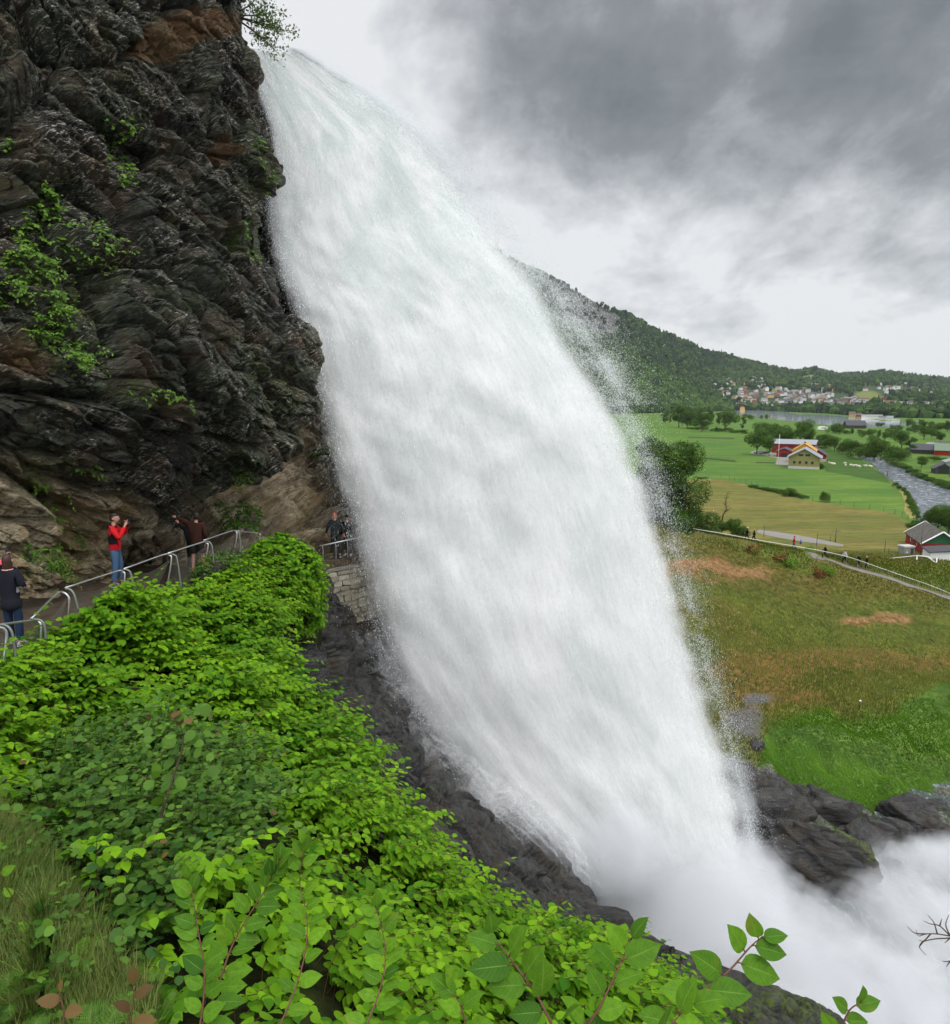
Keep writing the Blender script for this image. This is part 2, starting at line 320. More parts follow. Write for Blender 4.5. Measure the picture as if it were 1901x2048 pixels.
def m_hill():
    m = NT('hillside_grass'); p = m.geo(); a = m.n('ShaderNodeSeparateColor', {0: m.attr('cover', 'Color')}); dr, br, lu = a.outputs; bd = m.attr('bed')
    n1 = m.noise(m.map(p, (.6, 1.1, 1)), .35, 7, .7, .4); n2 = m.noise(m.map(p, (1., 1.2, 1.2), (0, 0, .3)), 1.7, 6, .72); n3 = m.noise(p, .09, 5, .6); n4 = m.noise(p, 7., 3, .7)
    c = m.mix(m.ramp(n1, [(.36, 0.), (.64, 1.)]), (.055, .088, .010), (.130, .145, .018)); c = m.mix(m.ramp(n3, [(.44, 0.), (.60, .75)]), c, (.130, .092, .020))
    c = m.mix(m.ramp(n2, [(.38, .75), (.56, 0.)]), c, (.032, .042, .010))
    red = m.mix(m.ramp(n2, [(.4, 0.), (.62, 1.)]), (.15, .065, .026), (.30, .17, .08)); c = m.mix(m.math('MULTIPLY', dr, m.ramp(n1, [(.35, .5), (.55, 1.)])), c, red)
    bro = m.mix(m.ramp(n2, [(.38, 0.), (.64, 1.)]), (.062, .044, .012), (.175, .100, .022)); c = m.mix(m.math('MULTIPLY', br, .9), c, bro)
    lg = m.mix(m.ramp(n1, [(.34, 0.), (.62, 1.)]), (.045, .095, .018), (.115, .190, .032)); lg = m.mix(m.ramp(n2, [(.38, .6), (.52, 0.)]), lg, (.035, .075, .012)); c = m.mix(lu, c, lg)
    gr = m.mix(m.ramp(n4, [(.4, 0.), (.65, 1.)]), (.045, .043, .038), (.15, .145, .13)); c = m.mix(bd, c, gr)
    h = m.math('ADD', n2, m.math('MULTIPLY', n4, .5)); return m.fin(m.pbsdf(c, .8, .15, m.bump(h, .6, .10)))
M_HILL = m_hill()
tag(mk('hillside', G, gridf(ny, nx), M_HILL, attrs={'cover': cm.reshape(-1, 3), 'bed': bed.ravel()}), kind='structure')
HG = G; HM = dict(dry=cm[..., 0], brown=cm[..., 1], lush=lush, bed=bed)
def hill_pt(px, py): return hit(px, py)
# stream bed between the boulders
Xs = grid_plane(-30, 140, 20, 62, 40, -28.35); Xs[..., 2] += .12*fbm(Xs*.4, 3); tag(mk('stream', Xs, gridf(40, 40), m_water('stream_water', (.055, .075, .07), 2.2, .7, .25, .45)), kind='structure')
# worn path down the hillside crest
def ribbon(name, pix, wid, mat, lift, zf=hill_z):
    pts = np.array([hit(*p) for p in pix]); pts = smoothpts(pts, 5); t = nrm(np.gradient(pts[:, :2], axis=0)); sN = np.stack([-t[:, 1], t[:, 0]], -1); rows = []
    for k in np.linspace(-.5, .5, 7):
        q = pts[:, :2]+sN*wid*k*(1+.25*pnoise(pts*.4+k))[:, None]; rows.append(np.c_[q, zf(q[:, 0], q[:, 1])+lift])
    G_ = np.stack(rows, 1)
    return tag(mk(name, G_[:, ::-1], gridf(*G_.shape[:2]), mat), kind='structure'), G_
path_px = [Z1(*p) for p in ((955, 1362), (1010, 1385), (1075, 1415), (1140, 1447), (1250, 1487), (1330, 1512), (1400, 1530), (1500, 1558), (1600, 1592), (1700, 1622), (1848, 1668), (1990, 1712))]
_, PG = ribbon('footpath', path_px, 1.15, M_PATH, .06)
# ------------------------------------------------------------------ distant hills
HILLS = {}
def hill_mesh(name, base, ridge, nc, nr, amp, mat, colf=None, back=True):
    b = np.array(base, float); r = np.array(ridge, float); u = np.linspace(0, 1, nc); xs = np.linspace(b[0, 0], b[-1, 0], nc); xr = np.linspace(r[0, 0], r[-1, 0], nc)
    by = np.interp(xs, b[:, 0], b[:, 1]); bt = (ZF-2)/ray(xs, by)[:, 2]; ry = np.interp(xr, r[:, 0], r[:, 1]); rt = np.interp(xr, r[:, 0], r[:, 2])
    s = np.linspace(0, 1, nr)[:, None]; px = xs+(xr-xs)*s; py = by+(ry-by)*s; t = bt*(rt/bt)**s
    Gh = P(px, py, t)
    nz = fbm(Gh/(rt.mean()*.09), 5)*np.sin(np.pi*np.clip(s, 0, 1))**.6
    Gh = Gh+Gh/np.linalg.norm(Gh, axis=-1, keepdims=True)*(nz*amp)[..., None]
    HILLS[name] = (b, r, Gh); col = colf(px, py, Gh) if colf else np.zeros((nr, nc, 3))
    bk = []
    for k, dz in ((1, -.12), (2, -.5), (3, -1.1)): q = Gh[-1].copy(); q[:, 1] += rt*.12*k; q[:, 2] += dz*(Gh[-1, :, 2]-ZF); bk.append(q)
    GG = np.concatenate([Gh, np.array(bk)]); cc = np.concatenate([col, np.repeat(col[-1:], 3, 0)])
    tag(mk(name, GG, gridf(nr+3, nc), mat, attrs={'cover': cc.reshape(-1, 3)}), kind='structure'); return Gh
def m_far():
    m = NT('hill_cover'); p = m.geo(); a = m.n('ShaderNodeSeparateColor', {0: m.attr('cover', 'Color')}); rk, md, _ = a.outputs
    n = m.noise(p, .02, 8, .7); n2 = m.noise(m.map(p, (1, 1, .35)), .035, 7, .75)
    c = m.mix(m.ramp(n, [(.38, 0.), (.62, 1.)]), (.018, .034, .012), (.045, .075, .02)); c = m.mix(md, c, m.mix(n, (.10, .14, .03), (.17, .17, .05)))
    c = m.mix(rk, c, m.ramp(n2, [(.35, (.03, .032, .03)), (.65, (.16, .155, .15))])); return m.fin(m.pbsdf(c, .9, .1, m.bump(n2, .6, 8.)))
M_FAR = m_far()
def col_far(px, py, G_):
    n = fbm(G_/120, 4); md = blobs(px, py, [(1735, 790, 26, 9, 1.), (1760, 800, 22, 6, .7), (1545, 783, 34, 7, .8), (1612, 757, 16, 5, .9), (1625, 752, 12, 4, .5), (1790, 815, 30, 5, .7), (1560, 806, 60, 3, .5), (1830, 775, 40, 3, .3)])
    return np.stack([n*0, sstep(.3, .6, md+n*.35), n*0], -1)
def col_mid(px, py, G_):
    n = fbm(G_/90, 4); rk = blobs(px, py, [(1145, 625, 46, 46, 1.4), (1205, 650, 44, 26, 1.4), (1100, 600, 30, 30, .7), (1180, 600, 22, 14, .4)]); md = blobs(px, py, [(1355, 728, 22, 5, 1.), (1390, 738, 18, 4, .9)])
    return np.stack([sstep(.35, .75, rk+n*.6), sstep(.4, .7, md+n*.3), n*0], -1)
hill_mesh('far_hills', [(1330, 824, 1500), (1500, 822, 1620), (1650, 829, 1500), (1760, 838, 1350), (1901, 840, 1500), (2300, 842, 1700)],
          [(1300, 700, 2900), (1440, 707, 2900), (1490, 722, 2900), (1540, 735, 2900), (1600, 745, 2950), (1625, 738, 3000), (1680, 750, 3100), (1720, 748, 3100), (1765, 743, 3200), (1830, 752, 3300), (1901, 759, 3400), (2100, 770, 3500), (2300, 760, 3600)], 220, 50, 60, M_FAR, col_far)
hill_mesh('mountain', [(700, 824, 0), (1240, 822, 0), (1380, 820, 0), (1450, 819, 0), (1560, 819, 0)],
          [(820, 430, 2100), (1000, 505, 2200), (1040, 530, 2250), (1080, 545, 2300), (1100, 556, 2300), (1150, 580, 2400), (1210, 616, 2450), (1260, 630, 2500), (1300, 655, 2550), (1340, 672, 2600), (1385, 690, 2650), (1420, 706, 2700), (1500, 730, 2750), (1600, 760, 2800)], 220, 70, 35, M_FAR, col_mid)
hill_mesh('wooded_spur', [(900, 836, 0), (1240, 830, 0), (1400, 826, 0), (1462, 823, 0)],
          [(950, 560, 1500), (1100, 625, 1560), (1180, 668, 1600), (1240, 700, 1650), (1290, 722, 1700), (1340, 752, 1700), (1385, 780, 1700), (1430, 806, 1700), (1462, 820, 1750)], 140, 50, 16, M_FAR, None)
def onhill(name, px, py):
    b, r, Gh = HILLS[name]; a, c, _ = proj(Gh); k = np.argmin((a-px)**2+(c-py)**2); return Gh.reshape(-1, 3)[k]
# ------------------------------------------------------------------ forest crowns on the hills (each hill's wood reads as one mass)
IV, IF = ico(1); IV2, IF2 = ico(2)
def m_leafy(name, dark, light, spec=.25, trans=.25, rough=.55):
    m = NT(name); r = m.attr('tone'); c = m.mix(r, dark, light); p = m.pbsdf(c, rough, spec)
    t = m.n('ShaderNodeBsdfTranslucent', {'Color': m.mix(.35, c, (.22, .42, .01))}).outputs[0]
    return m.fin(m.n('ShaderNodeMixShader', {0: trans, 1: p, 2: t}).outputs[0])
M_FOREST = m_leafy('forest_leaf', (.008, .020, .008), (.055, .100, .020), .1, .0, .9)
def forest(hill, n, h, dens, seed, name='forest', tb=0.):
    rs = np.random.RandomState(seed); b, r, Gh = HILLS[hill]; nr, nc = Gh.shape[:2]
    i = rs.uniform(0, nr-1.001, n); j = rs.uniform(0, nc-1.001, n); a = i.astype(int); c = j.astype(int); fi = (i-a)[:, None]; fj = (j-c)[:, None]
    p = (Gh[a, c]*(1-fi)+Gh[a+1, c]*fi)*(1-fj)+(Gh[a, c+1]*(1-fi)+Gh[a+1, c+1]*fi)*fj
    px, py, d = proj(p); keep = rs.rand(n) < dens(px, py, p); p = p[keep]; m = len(p)
    hh = h*rs.uniform(.55, 1.25, m)*(1+.25*fbm(p/60, 2)); w = hh*rs.uniform(.28, .48, m); con = rs.rand(m) < .35+.3*fbm(p/150, 2)
    T = IV.copy(); nv = len(T); V = np.repeat(T[None], m, 0)
    V = V*(1+.28*rs.normal(size=(m, nv, 1))); zt = V[..., 2:3]; cone = np.where(con[:, None, None], np.clip(.62-.55*zt, .05, 1.3), 1.)
    V[..., :2] *= cone; V = V*np.stack([w, w, hh*.5], -1)[:, None]*np.where(con[:, None, None], [.85, .85, 1.15], [1.15, 1.15, 1.]); V[..., 2] += (hh*.42)[:, None]; V += p[:, None]
    Fs = (IF[None]+(np.arange(m)*nv)[:, None, None]).reshape(-1, 3); tone = np.clip(.40+tb+.28*rs.normal(size=m)+.5*fbm(p/80, 3)-.25*con, 0, 1); tone = np.repeat(tone, nv)
    return tag(mk(name, V, Fs, M_FOREST, attrs={'tone': tone}, smooth=False), 'dense mixed wood covering the slope', 'forest', kind='stuff')
def d_far(px, py, p):
    cov = col_far(px, py, p)[..., 1]; town = blobs(px, py, [(1505, 795, 85, 24, .95), (1620, 800, 100, 24, .95), (1800, 785, 110, 18, .55), (1700, 812, 60, 14, .8), (1850, 815, 80, 18, .9), (1760, 775, 90, 14, .5)])
    return np.clip((1-cov*1.3)*(1-town*1.15)+.01, 0, 1)*(px > 1380)*(px < 2150)
def d_mid(px, py, p): c = col_mid(px, py, p); return (1-c[..., 0]*.93)*(1-c[..., 1])*(px > 950)
forest('far_hills', 30000, 15, d_far, 1); forest('mountain', 22000, 16, d_mid, 2, tb=-.12); forest('wooded_spur', 12000, 15, lambda px, py, p: 1.*(px > 1000), 3, tb=.22)
# ------------------------------------------------------------------ haze
def haze_box():
    m = NT('haze_air'); v = m.n('ShaderNodeVolumePrincipled', {'Color': (.80, .87, .95, 1), 'Density': 3.2e-5, 'Anisotropy': .1}).outputs[0]; m.fin(v, True)
    b = MB(); b.box((900, 2450, 240), (7600, 8700, 540)); o = b.build('haze', m.mat); return tag(o, 'pale even air thinning the far hills', 'haze', kind='stuff')
HAZE = True
# ================================================================== NEAR: cliff, lower wall, path, wet rock, bank
def rbfpx(ctrl, smooth=.003):
    c = np.array(ctrl, float); f = tps(c[:, :2]/500., np.log(c[:, 2]), smooth)
    return lambda px, py: np.exp(f(np.stack([np.asarray(px, float), np.asarray(py, float)], -1)/500.))
def m_rock():
    m = NT('layered_rock'); p = m.geo(); a = m.n('ShaderNodeSeparateColor', {0: m.attr('cover', 'Color')}); mo, oc, pa = a.outputs; wet = m.attr('wet')
    rot = (0, math.radians(34), 0)
    q = m.map(m.map(p, (1, 1, 1), rot), (.35, 1.2, 3.2)); q2 = m.map(m.map(p, (1, 1, 1), (0, math.radians(26), .4)), (.7, 1.5, 4.5))
    warp = m.noise(p, .35, 4, .6)
    s1 = m.noise(q, 1.3, 9, .68, .6); s2 = m.noise(q2, 4.2, 7, .72, .5); g = m.noise(p, .30, 6, .62, .5); fine = m.noise(p, 14., 5, .7)
    c = m.mix(m.ramp(s1, [(.43, 0.), (.58, 1.)]), (.005, .0055, .005), (.095, .098, .066)); c = m.mix(m.ramp(s2, [(.53, 0.), (.63, .85)]), c, (.27, .27, .21))
    c = m.mix(m.ramp(g, [(.43, .75), (.54, 0.)]), c, (.006, .006, .006)); c = m.mix(m.ramp(m.noise(p, .8, 5, .6), [(.50, 0.), (.64, .75)]), c, (.085, .052, .028))
    # pale quartz streaks and lichen flecks
    v = m.noise(m.map(m.map(p, (1, 1, 1), rot), (.35, 1, 3.6)), 4.5, 6, .74); lz = m.noise(p, .55, 4, .6)
    c = m.mix(m.math('MULTIPLY', m.ramp(v, [(.57, 0.), (.60, 1.)]), m.ramp(lz, [(.44, 0.), (.56, 1.)])), c, (.55, .50, .42))
    v2 = m.noise(m.map(p, (.6, 1, 2.6)), 8, 5, .72); c = m.mix(m.math('MULTIPLY', m.ramp(v2, [(.59, 0.), (.62, 1.)]), m.ramp(lz, [(.42, 0.), (.54, 1.)])), c, (.55, .52, .43))
    # ochre fresh faces, pale lower rock
    c = m.mix(m.math('MULTIPLY', oc, m.ramp(s2, [(.34, .55), (.55, 1.)])), c, m.mix(m.ramp(fine, [(.35, 0.), (.65, 1.)]), (.085, .040, .015), (.22, .115, .042)))
    pl = m.mix(m.ramp(s1, [(.38, 0.), (.60, 1.)]), (.32, .24, .15), (.86, .72, .50)); pl = m.mix(m.ramp(s2, [(.38, .8), (.52, 0.)]), pl, (.15, .11, .065)); pl = m.mix(m.ramp(g, [(.5, 0.), (.64, .8)]), pl, (.52, .35, .16))
    c = m.mix(pa, c, pl)
    c = m.mix(m.math('MULTIPLY', mo, m.ramp(m.noise(p, 2.4, 6, .75), [(.42, 0.), (.60, 1.)])), c, m.mix(fine, (.028, .048, .008), (.075, .12, .016)))
    h = m.math('ADD', m.math('ADD', s1, m.math('MULTIPLY', s2, .55)), m.math('MULTIPLY', fine, .10))
    ro = m.math('SUBTRACT', .75, m.math('MULTIPLY', wet, .45))
    return m.fin(m.pbsdf(c, ro, .4, m.bump(h, 1., .30)))
M_ROCK = m_rock()
NS = nrm(np.array([math.sin(math.radians(34)), .25, math.cos(math.radians(34))]))
def ledge(w, seed=0):
    i = np.floor(w); f = w-i; r = np.random.RandomState(seed+5).rand(512)
    a = r[(i.astype(int)) % 512]; b = r[(i.astype(int)+1) % 512]; return a+(b-a)*sstep(.75, 1., f)
def cells(Q, seed=0):
    i = np.floor(Q).astype(int); f1 = np.full(Q.shape[:-1], 9.); f2 = f1.copy(); off = np.zeros_like(f1); sl = np.zeros(Q.shape)
    for dx in (-1, 0, 1):
        for dy in (-1, 0, 1):
            for dz in (-1, 0, 1):
                c = i+np.array([dx, dy, dz]); h = _perm[_perm[_perm[(c[..., 0]+seed) & 255]+(c[..., 1] & 255)]+(c[..., 2] & 255)]; ctr = c+.5+.42*_g[h]; v = Q-ctr; d = (v**2).sum(-1)
                a = d < f1; f2 = np.where(a, f1, np.minimum(f2, d)); off = np.where(a, _g[(h+77) & 255][..., 0]*.6+(v*_g[(h+31) & 255]).sum(-1)*.9, off); f1 = np.where(a, d, f1)
    return off, np.sqrt(f2)-np.sqrt(f1)
def blocks(Q, ns, size, flat, seed):
    a = nrm(np.cross(ns, [0, 1., .3])); b = np.cross(ns, a); W = Q+.11*size*np.stack([pnoise(Q/size*.9+k) for k in (3, 40, 90)], -1); L = np.stack([W@a, W@b, W@ns*flat], -1)/size; return cells(L, seed)
def rockdisp(Q, amp=1., ns=NS):
    o1, e1 = blocks(Q, ns, 2.6, 2.1, 3); o2, e2 = blocks(Q, ns, .95, 2.8, 9); o3, e3 = blocks(Q, ns, .36, 2.4, 15)
    big = .75*o1-.45*sstep(.13, 0, e1)+.30*o2-.20*sstep(.12, 0, e2)+.10*o3-.05*sstep(.12, 0, e3)
    o0, e0 = blocks(Q, ns, 6.5, 1.9, 23); big = big+1.1*o0-.9*sstep(.10, 0, e0)
    return rockdisp0(Q, amp*.62, ns)+big*amp*.80
def rockdisp0(Q, amp=1., ns=NS):
    warp = fbm(Q*.16, 5); w = Q@ns+1.3*warp; br = sstep(-.25, .35, fbm(Q*.35+21, 4))
    d = 1.15*fbm(Q*.13+3, 4)+.75*(ledge(w*.55+fbm(Q*.5, 3)*.5, 1)-.5)+.34*(ledge(w*1.7+fbm(Q*.8, 3)*1.0, 2)-.5)*br+.12*(ledge(w*5.+fbm(Q*1.6, 3)*1.6, 3)-.5)*br
    d += -.35*np.abs(pnoise(Q*np.array([.5, .5, .2])+8))-.3*np.abs(fbm(Q*1.2, 5))+.05*fbm(Q*5, 3)
    return d*amp
def wrap_rows(py, edge, T, x0, ncol, R, back, nw=14):
    """rows run from x0 to the rock's own outer edge, then turn the corner and run back into depth"""
    e = np.array(edge, float); ex = np.interp(py, e[:, 0], e[:, 1]); u = np.linspace(0, 1, ncol)[None]
    X_ = x0+(ex[:, None]-x0)*u**.92; Y_ = np.repeat(py[:, None], ncol, 1); t = T(X_, Y_); G_ = P(X_, Y_, t)
    E = G_[:, -1]; tg = nrm(G_[:, -1]-G_[:, -6]); bk = nrm(ray(ex, py)); bk = nrm(bk-tg*(bk*tg).sum(-1, keepdims=True)); rows = []
    for k in range(1, nw+1):
        th = math.radians(105)*k/nw; rows.append(E+R*(math.sin(th)*tg+(1-math.cos(th))*bk))
    last = rows[-1]
    for k in range(1, 9): rows.append(last+back*k/8*(bk+(-.10*tg)))
    return np.concatenate([G_, np.stack(rows, 1)], 1)
# ---- cliff
c_edge = [(-420, 520), (-60, 512), (0, 490), (20, 474), (100, 470), (125, 490), (150, 500), (200, 512), (260, 520), (300, 545), (350, 558), (375, 552), (392, 532), (440, 528), (500, 535), (520, 548), (545, 556), (600, 560), (625, 572),
          (640, 622), (660, 642), (700, 652), (780, 652), (830, 642), (865, 618), (895, 580), (922, 548), (945, 520), (971, 470), (985, 420), (1010, 375), (1040, 340), (1080, 300), (1120, 262), (1180, 240)]
Tc = rbfpx([(-500, -420, 15), (-500, 400, 11), (-500, 1180, 12), (0, -420, 21), (0, 0, 17.5), (0, 300, 16), (0, 600, 14.5), (0, 800, 14), (0, 950, 14.8), (0, 1050, 15.2), (0, 1180, 15.5),
            (150, 300, 18), (250, -420, 25), (250, 0, 20), (250, 300, 19.8), (250, 600, 18), (250, 800, 17.2), (250, 950, 18.2), (250, 1050, 19.4), (250, 1180, 20), (450, -420, 30), (450, 0, 25), (450, 300, 24), (450, 600, 22), (450, 800, 21.3),
            (400, 950, 22), (350, 1060, 22.6), (560, 350, 27.5), (560, 550, 26), (630, 700, 25.5), (600, 850, 25.), (500, 960, 24.)])
pyr = np.linspace(-420, 1180, 860); Gc = wrap_rows(pyr, c_edge, Tc, -500, 560, .30, 9.)
cx_, cy_, _ = proj(Gc); Nn = gnorm(Gc); Nn *= np.sign((Nn*(-Gc)).sum(-1, keepdims=True).mean()) or 1
am = np.ones(Gc.shape[:2]); ed = np.interp(pyr, *np.array(c_edge).T)[:, None]
am *= 1-.60*sstep(110, 0, ed-cx_)
D = rockdisp(Gc); base_mean = np.where(cx_ < ed-90, 0, .0)
Gd = Gc+Nn*((D+.15)*am*.95)[..., None]
nz = fbm(Gc*.5, 4)
mo = blobs(cx_, cy_, [(40, 90, 60, 70, .35), (240, 60, 40, 60, .3), (520, 330, 25, 80, .8), (500, 480, 50, 30, .9), (270, 780, 60, 25, .8), (40, 430, 60, 60, .5), (120, 600, 90, 110, .7), (470, 920, 40, 50, .7), (100, 960, 60, 60, .5), (60, 1120, 90, 60, .6), (170, 1110, 80, 50, .7), (330, 600, 60, 40, .3), (520, 760, 70, 90, .55), (550, 830, 60, 50, .4)])+nz*.6+.14
oc = blobs(cx_, cy_, [(390, 55, 90, 34, 1.2), (310, 100, 50, 28, 1.2), (455, 300, 34, 50, .75), (40, 690, 60, 60, .55), (90, 740, 60, 50, .4), (520, 210, 20, 30, .35)])+nz*.25
lowy = np.interp(cx_, [-500, 0, 60, 110, 200, 260, 330, 400, 480], [900, 925, 935, 960, 985, 990, 1060, 1030, 1000])
pa = sstep(-30, 40, cy_-lowy+nz*90)*sstep(460, 380, cx_)*.8; pa = np.maximum(pa, sstep(1055, 1100, cy_+nz*30)*.35)
wet = sstep(480, 640, cx_+nz*60)+.25
cliff = tag(mk('cliff', Gd, gridf(*Gd.shape[:2]), M_ROCK, attrs={'cover': np.stack([np.clip(mo, 0, 1), sstep(.3, .75, oc), np.clip(pa, 0, 1)], -1).reshape(-1, 3), 'wet': np.clip(wet, 0, 1).ravel()}, smooth=False), kind='structure')
def cliff_pt(px, py):
    k = np.argmin((cx_[:, :560]-px)**2+(cy_[:, :560]-py)**2); return Gd[:, :560].reshape(-1, 3)[k], Nn[:, :560].reshape(-1, 3)[k]
# ---- ochre wall behind the overhang, running on behind the fall
Tw = rbfpx([(200, 850, 25), (200, 1050, 24.5), (200, 1160, 23), (420, 850, 29), (430, 1050, 26), (430, 1130, 24.), (600, 850, 34), (600, 1000, 31.), (600, 1110, 29.5), (690, 850, 35), (650, 1000, 31.8), (700, 1110, 32.), (800, 850, 38), (800, 1150, 35), (1000, 850, 41), (1000, 1150, 39),
            (450, 60, 35), (600, 200, 36), (800, 500, 38), (500, 600, 33), (1100, 1500, 40), (1250, 1750, 41), (900, 1500, 37), (200, 60, 30)])
wl_edge = [(-300, 470), (40, 478), (100, 500), (180, 560), (300, 640), (420, 690), (540, 750), (660, 810), (800, 860), (1000, 910), (1200, 980), (1400, 1060), (1600, 1140), (1800, 1250)]
pw = np.linspace(62, 1800, 560); Gw = wrap_rows(pw, wl_edge, Tw, 190, 330, 1.0, 8.); X_, Y_, _ = proj(Gw); Nw = gnorm(Gw); Nw *= np.sign((Nw*(-Gw)).sum(-1).mean()); Dw = rockdisp(Gw+31, .7); Gw2 = Gw+Nw*Dw[..., None]
nz = fbm(Gw*.6, 4); mo = blobs(X_, Y_, [(480, 1020, 60, 40, .7), (640, 890, 14, 20, 1.), (560, 1080, 90, 12, .4), (700, 960, 50, 80, .3)])+nz*.3
pal = np.clip(1.0-blobs(X_, Y_, [(515, 1030, 32, 22, .9), (740, 960, 70, 140, .85), (470, 985, 40, 14, .5)])+nz*.3, 0, 1)*sstep(700, 860, Y_)*sstep(1150, 1090, Y_)
tag(mk('rock_wall', Gw2, gridf(*Gw2.shape[:2]), M_ROCK, attrs={'cover': np.stack([np.clip(mo, 0, 1), np.clip(.55*sstep(0, .3, fbm(Gw*.35+4, 3))+.15, 0, 1)*pal, pal], -1).reshape(-1, 3), 'wet': (X_ > 660).ravel()*.8}), kind='structure')
# ---- footway under the overhang: brown trodden earth from the railing to the rock
fl = [((-260, 1420), 9.), ((-40, 1335), 12.), ((70, 1262), 12.6), ((140, 1225), 13.6), ((250, 1186), 15.5), ((345, 1160), 17.), ((420, 1140), 18.7), ((475, 1128), 20.5), ((540, 1128), 24), ((640, 1140), 28.3), ((740, 1130), 30.2), ((900, 1120), 34)]
rail_b = np.array([P(*a, t) for a, t in fl]); prof = np.array([-4.4, -4.45, -4.5, -4.55, -4.6, -4.75, -5.0, -5.4, -6.0, -6.45, -6.55, -6.6])
rail_b[:, 2] = prof
inn = rail_b.copy(); off = np.array([5, 4.6, 4.2, 4., 4., 4.4, 5., 4.6, 4., 2.6, 2., 2.])
tt = nrm(np.gradient(rail_b[:, :2], axis=0)); inn[:, :2] += np.stack([-tt[:, 1], tt[:, 0]], -1)*off[:, None]
rows = [rail_b*(1-k)+inn*k for k in np.linspace(-.06, 1.2, 40)]; Gp = np.stack([rows[0]*1.3-rows[1]*.3+[0, 0, -4], rows[0]+[0, 0, -.5]]+rows, 0); Gp = np.stack([smoothpts(r, 12) for r in Gp], 0)
Gp[..., 2] += .12*fbm(Gp*.9, 5)+.35*sstep(.55, 1., np.r_[0, 0, np.linspace(-.06, 1.2, 40)])[:, None]
M_EARTH = simple('trodden_earth', (.060, .045, .030), .9, .15, var=.45, scale=4.)
tag(mk('trail', Gp, gridf(*Gp.shape[:2]), M_EARTH), kind='structure')
def trail_z(x, y):
    d = (Gp[..., 0]-x)**2+(Gp[..., 1]-y)**2; return float(Gp.reshape(-1, 3)[np.argmin(d), 2])
# ---- wet rock under the fall
w_edge = [(1120, 650), (1180, 720), (1230, 775), (1280, 810), (1330, 850), (1380, 890), (1420, 930), (1480, 970), (1540, 1010), (1600, 1050), (1650, 1085), (1700, 1125), (1760, 1165), (1800, 1190), (1850, 1215), (1880, 1290), (1920, 1400), (1950, 1470), (1980, 1580), (2010, 1650), (2100, 1720), (2300, 1800)]
Tr = rbfpx([(400, 1120, 22), (560, 1120, 23), (560, 1250, 20.5), (650, 1130, 29), (700, 1230, 30.5), (620, 1300, 22), (760, 1330, 31), (700, 1380, 26), (840, 1430, 31.5), (700, 1500, 19), (780, 1480, 24), (940, 1540, 31.5), (850, 1620, 18.5), (930, 1650, 19), (1000, 1610, 27), (1000, 1780, 17.5), (1100, 1690, 29.), (1160, 1760, 27), (1060, 1720, 21.5), (1100, 1850, 18.5), (1230, 1860, 24), (1350, 1920, 23.5), (1300, 2000, 18), (1500, 1960, 23.5), (1640, 2010, 23.5), (1500, 2150, 15), (1800, 2300, 18), (700, 2300, 10), (400, 1600, 15), (500, 2000, 9)])
pyq = np.linspace(1120, 2300, 560); Gr = wrap_rows(pyq, w_edge, Tr, 380, 420, .6, 6.); rx_, ry_, _ = proj(Gr); Nr = gnorm(Gr); Nr *= np.sign((Nr*(-Gr)).sum(-1).mean())
ns2 = nrm(np.array([math.sin(.5), -.35, math.cos(.5)])); Dr = rockdisp(Gr*.7+11, .62, ns2); er = np.interp(pyq, *np.array(w_edge).T)[:, None]; amr = 1-.5*sstep(80, 0, er-rx_)
Gr2 = Gr+Nr*((Dr+.1)*amr)[..., None]
hole = blobs(rx_, ry_, [(1075, 1775, 60, 26, 1.)]); Gr2 += nrm(Gr)*(hole*1.2)[..., None]
nz = fbm(Gr*.7, 4); mo = blobs(rx_, ry_, [(1050, 1780, 40, 30, .7), (1500, 2010, 300, 30, 1.6)])+nz*.3; oc = blobs(rx_, ry_, [(1000, 1700, 80, 50, .22), (1110, 1810, 40, 20, .4), (960, 1660, 60, 40, .2)])+nz*.25
M_WETROCK = M_ROCK
WETR = tag(mk('wet_rocks', Gr2, gridf(*Gr2.shape[:2]), M_WETROCK, attrs={'moss': np.clip(mo*.9, 0, 1).ravel(), 'cover': np.stack([np.clip(mo, 0, 1), sstep(.15, .7, oc), np.clip(nz*.35, 0, .12)], -1).reshape(-1, 3), 'wet': np.ones(Gr2[..., 0].size)}), kind='structure')
# ---- bank in front (soil below the leaves)
Tb = rbfpx([(-500, 2300, 2.4), (0, 2300, 2.5), (500, 2300, 2.6), (1000, 2300, 2.8), (1500, 2300, 3.6), (-500, 2048, 3.), (0, 2048, 3.4), (400, 2048, 3.5), (800, 2048, 4.2), (1200, 2048, 5.), (1500, 2060, 7), (1750, 2090, 10.5),
            (0, 1700, 5.), (400, 1700, 6.0), (800, 1700, 8.2), (850, 1850, 6.4), (1050, 1880, 8.3), (1250, 1960, 9.5), (1450, 2000, 12), (0, 1480, 7.6), (300, 1450, 9.2), (550, 1450, 11), (760, 1500, 13.5), (60, 1340, 11.), (200, 1240, 13.0), (300, 1200, 14.6),
            (360, 1190, 15.8), (450, 1160, 17.5), (540, 1150, 20), (600, 1150, 21.5), (300, 1300, 12.2), (500, 1250, 15), (550, 1230, 17), (880, 1640, 13.5), (940, 1740, 12.), (640, 1330, 16), (640, 1250, 22), (-500, 1480, 5.), (-500, 1300, 8.), (0, 1260, 11.5)], .001)
b_top = [(-500, 1440), (-60, 1390), (0, 1345), (30, 1300), (70, 1262), (120, 1232), (165, 1205), (250, 1182), (330, 1170), (400, 1160), (480, 1110), (560, 1110), (640, 1130)]
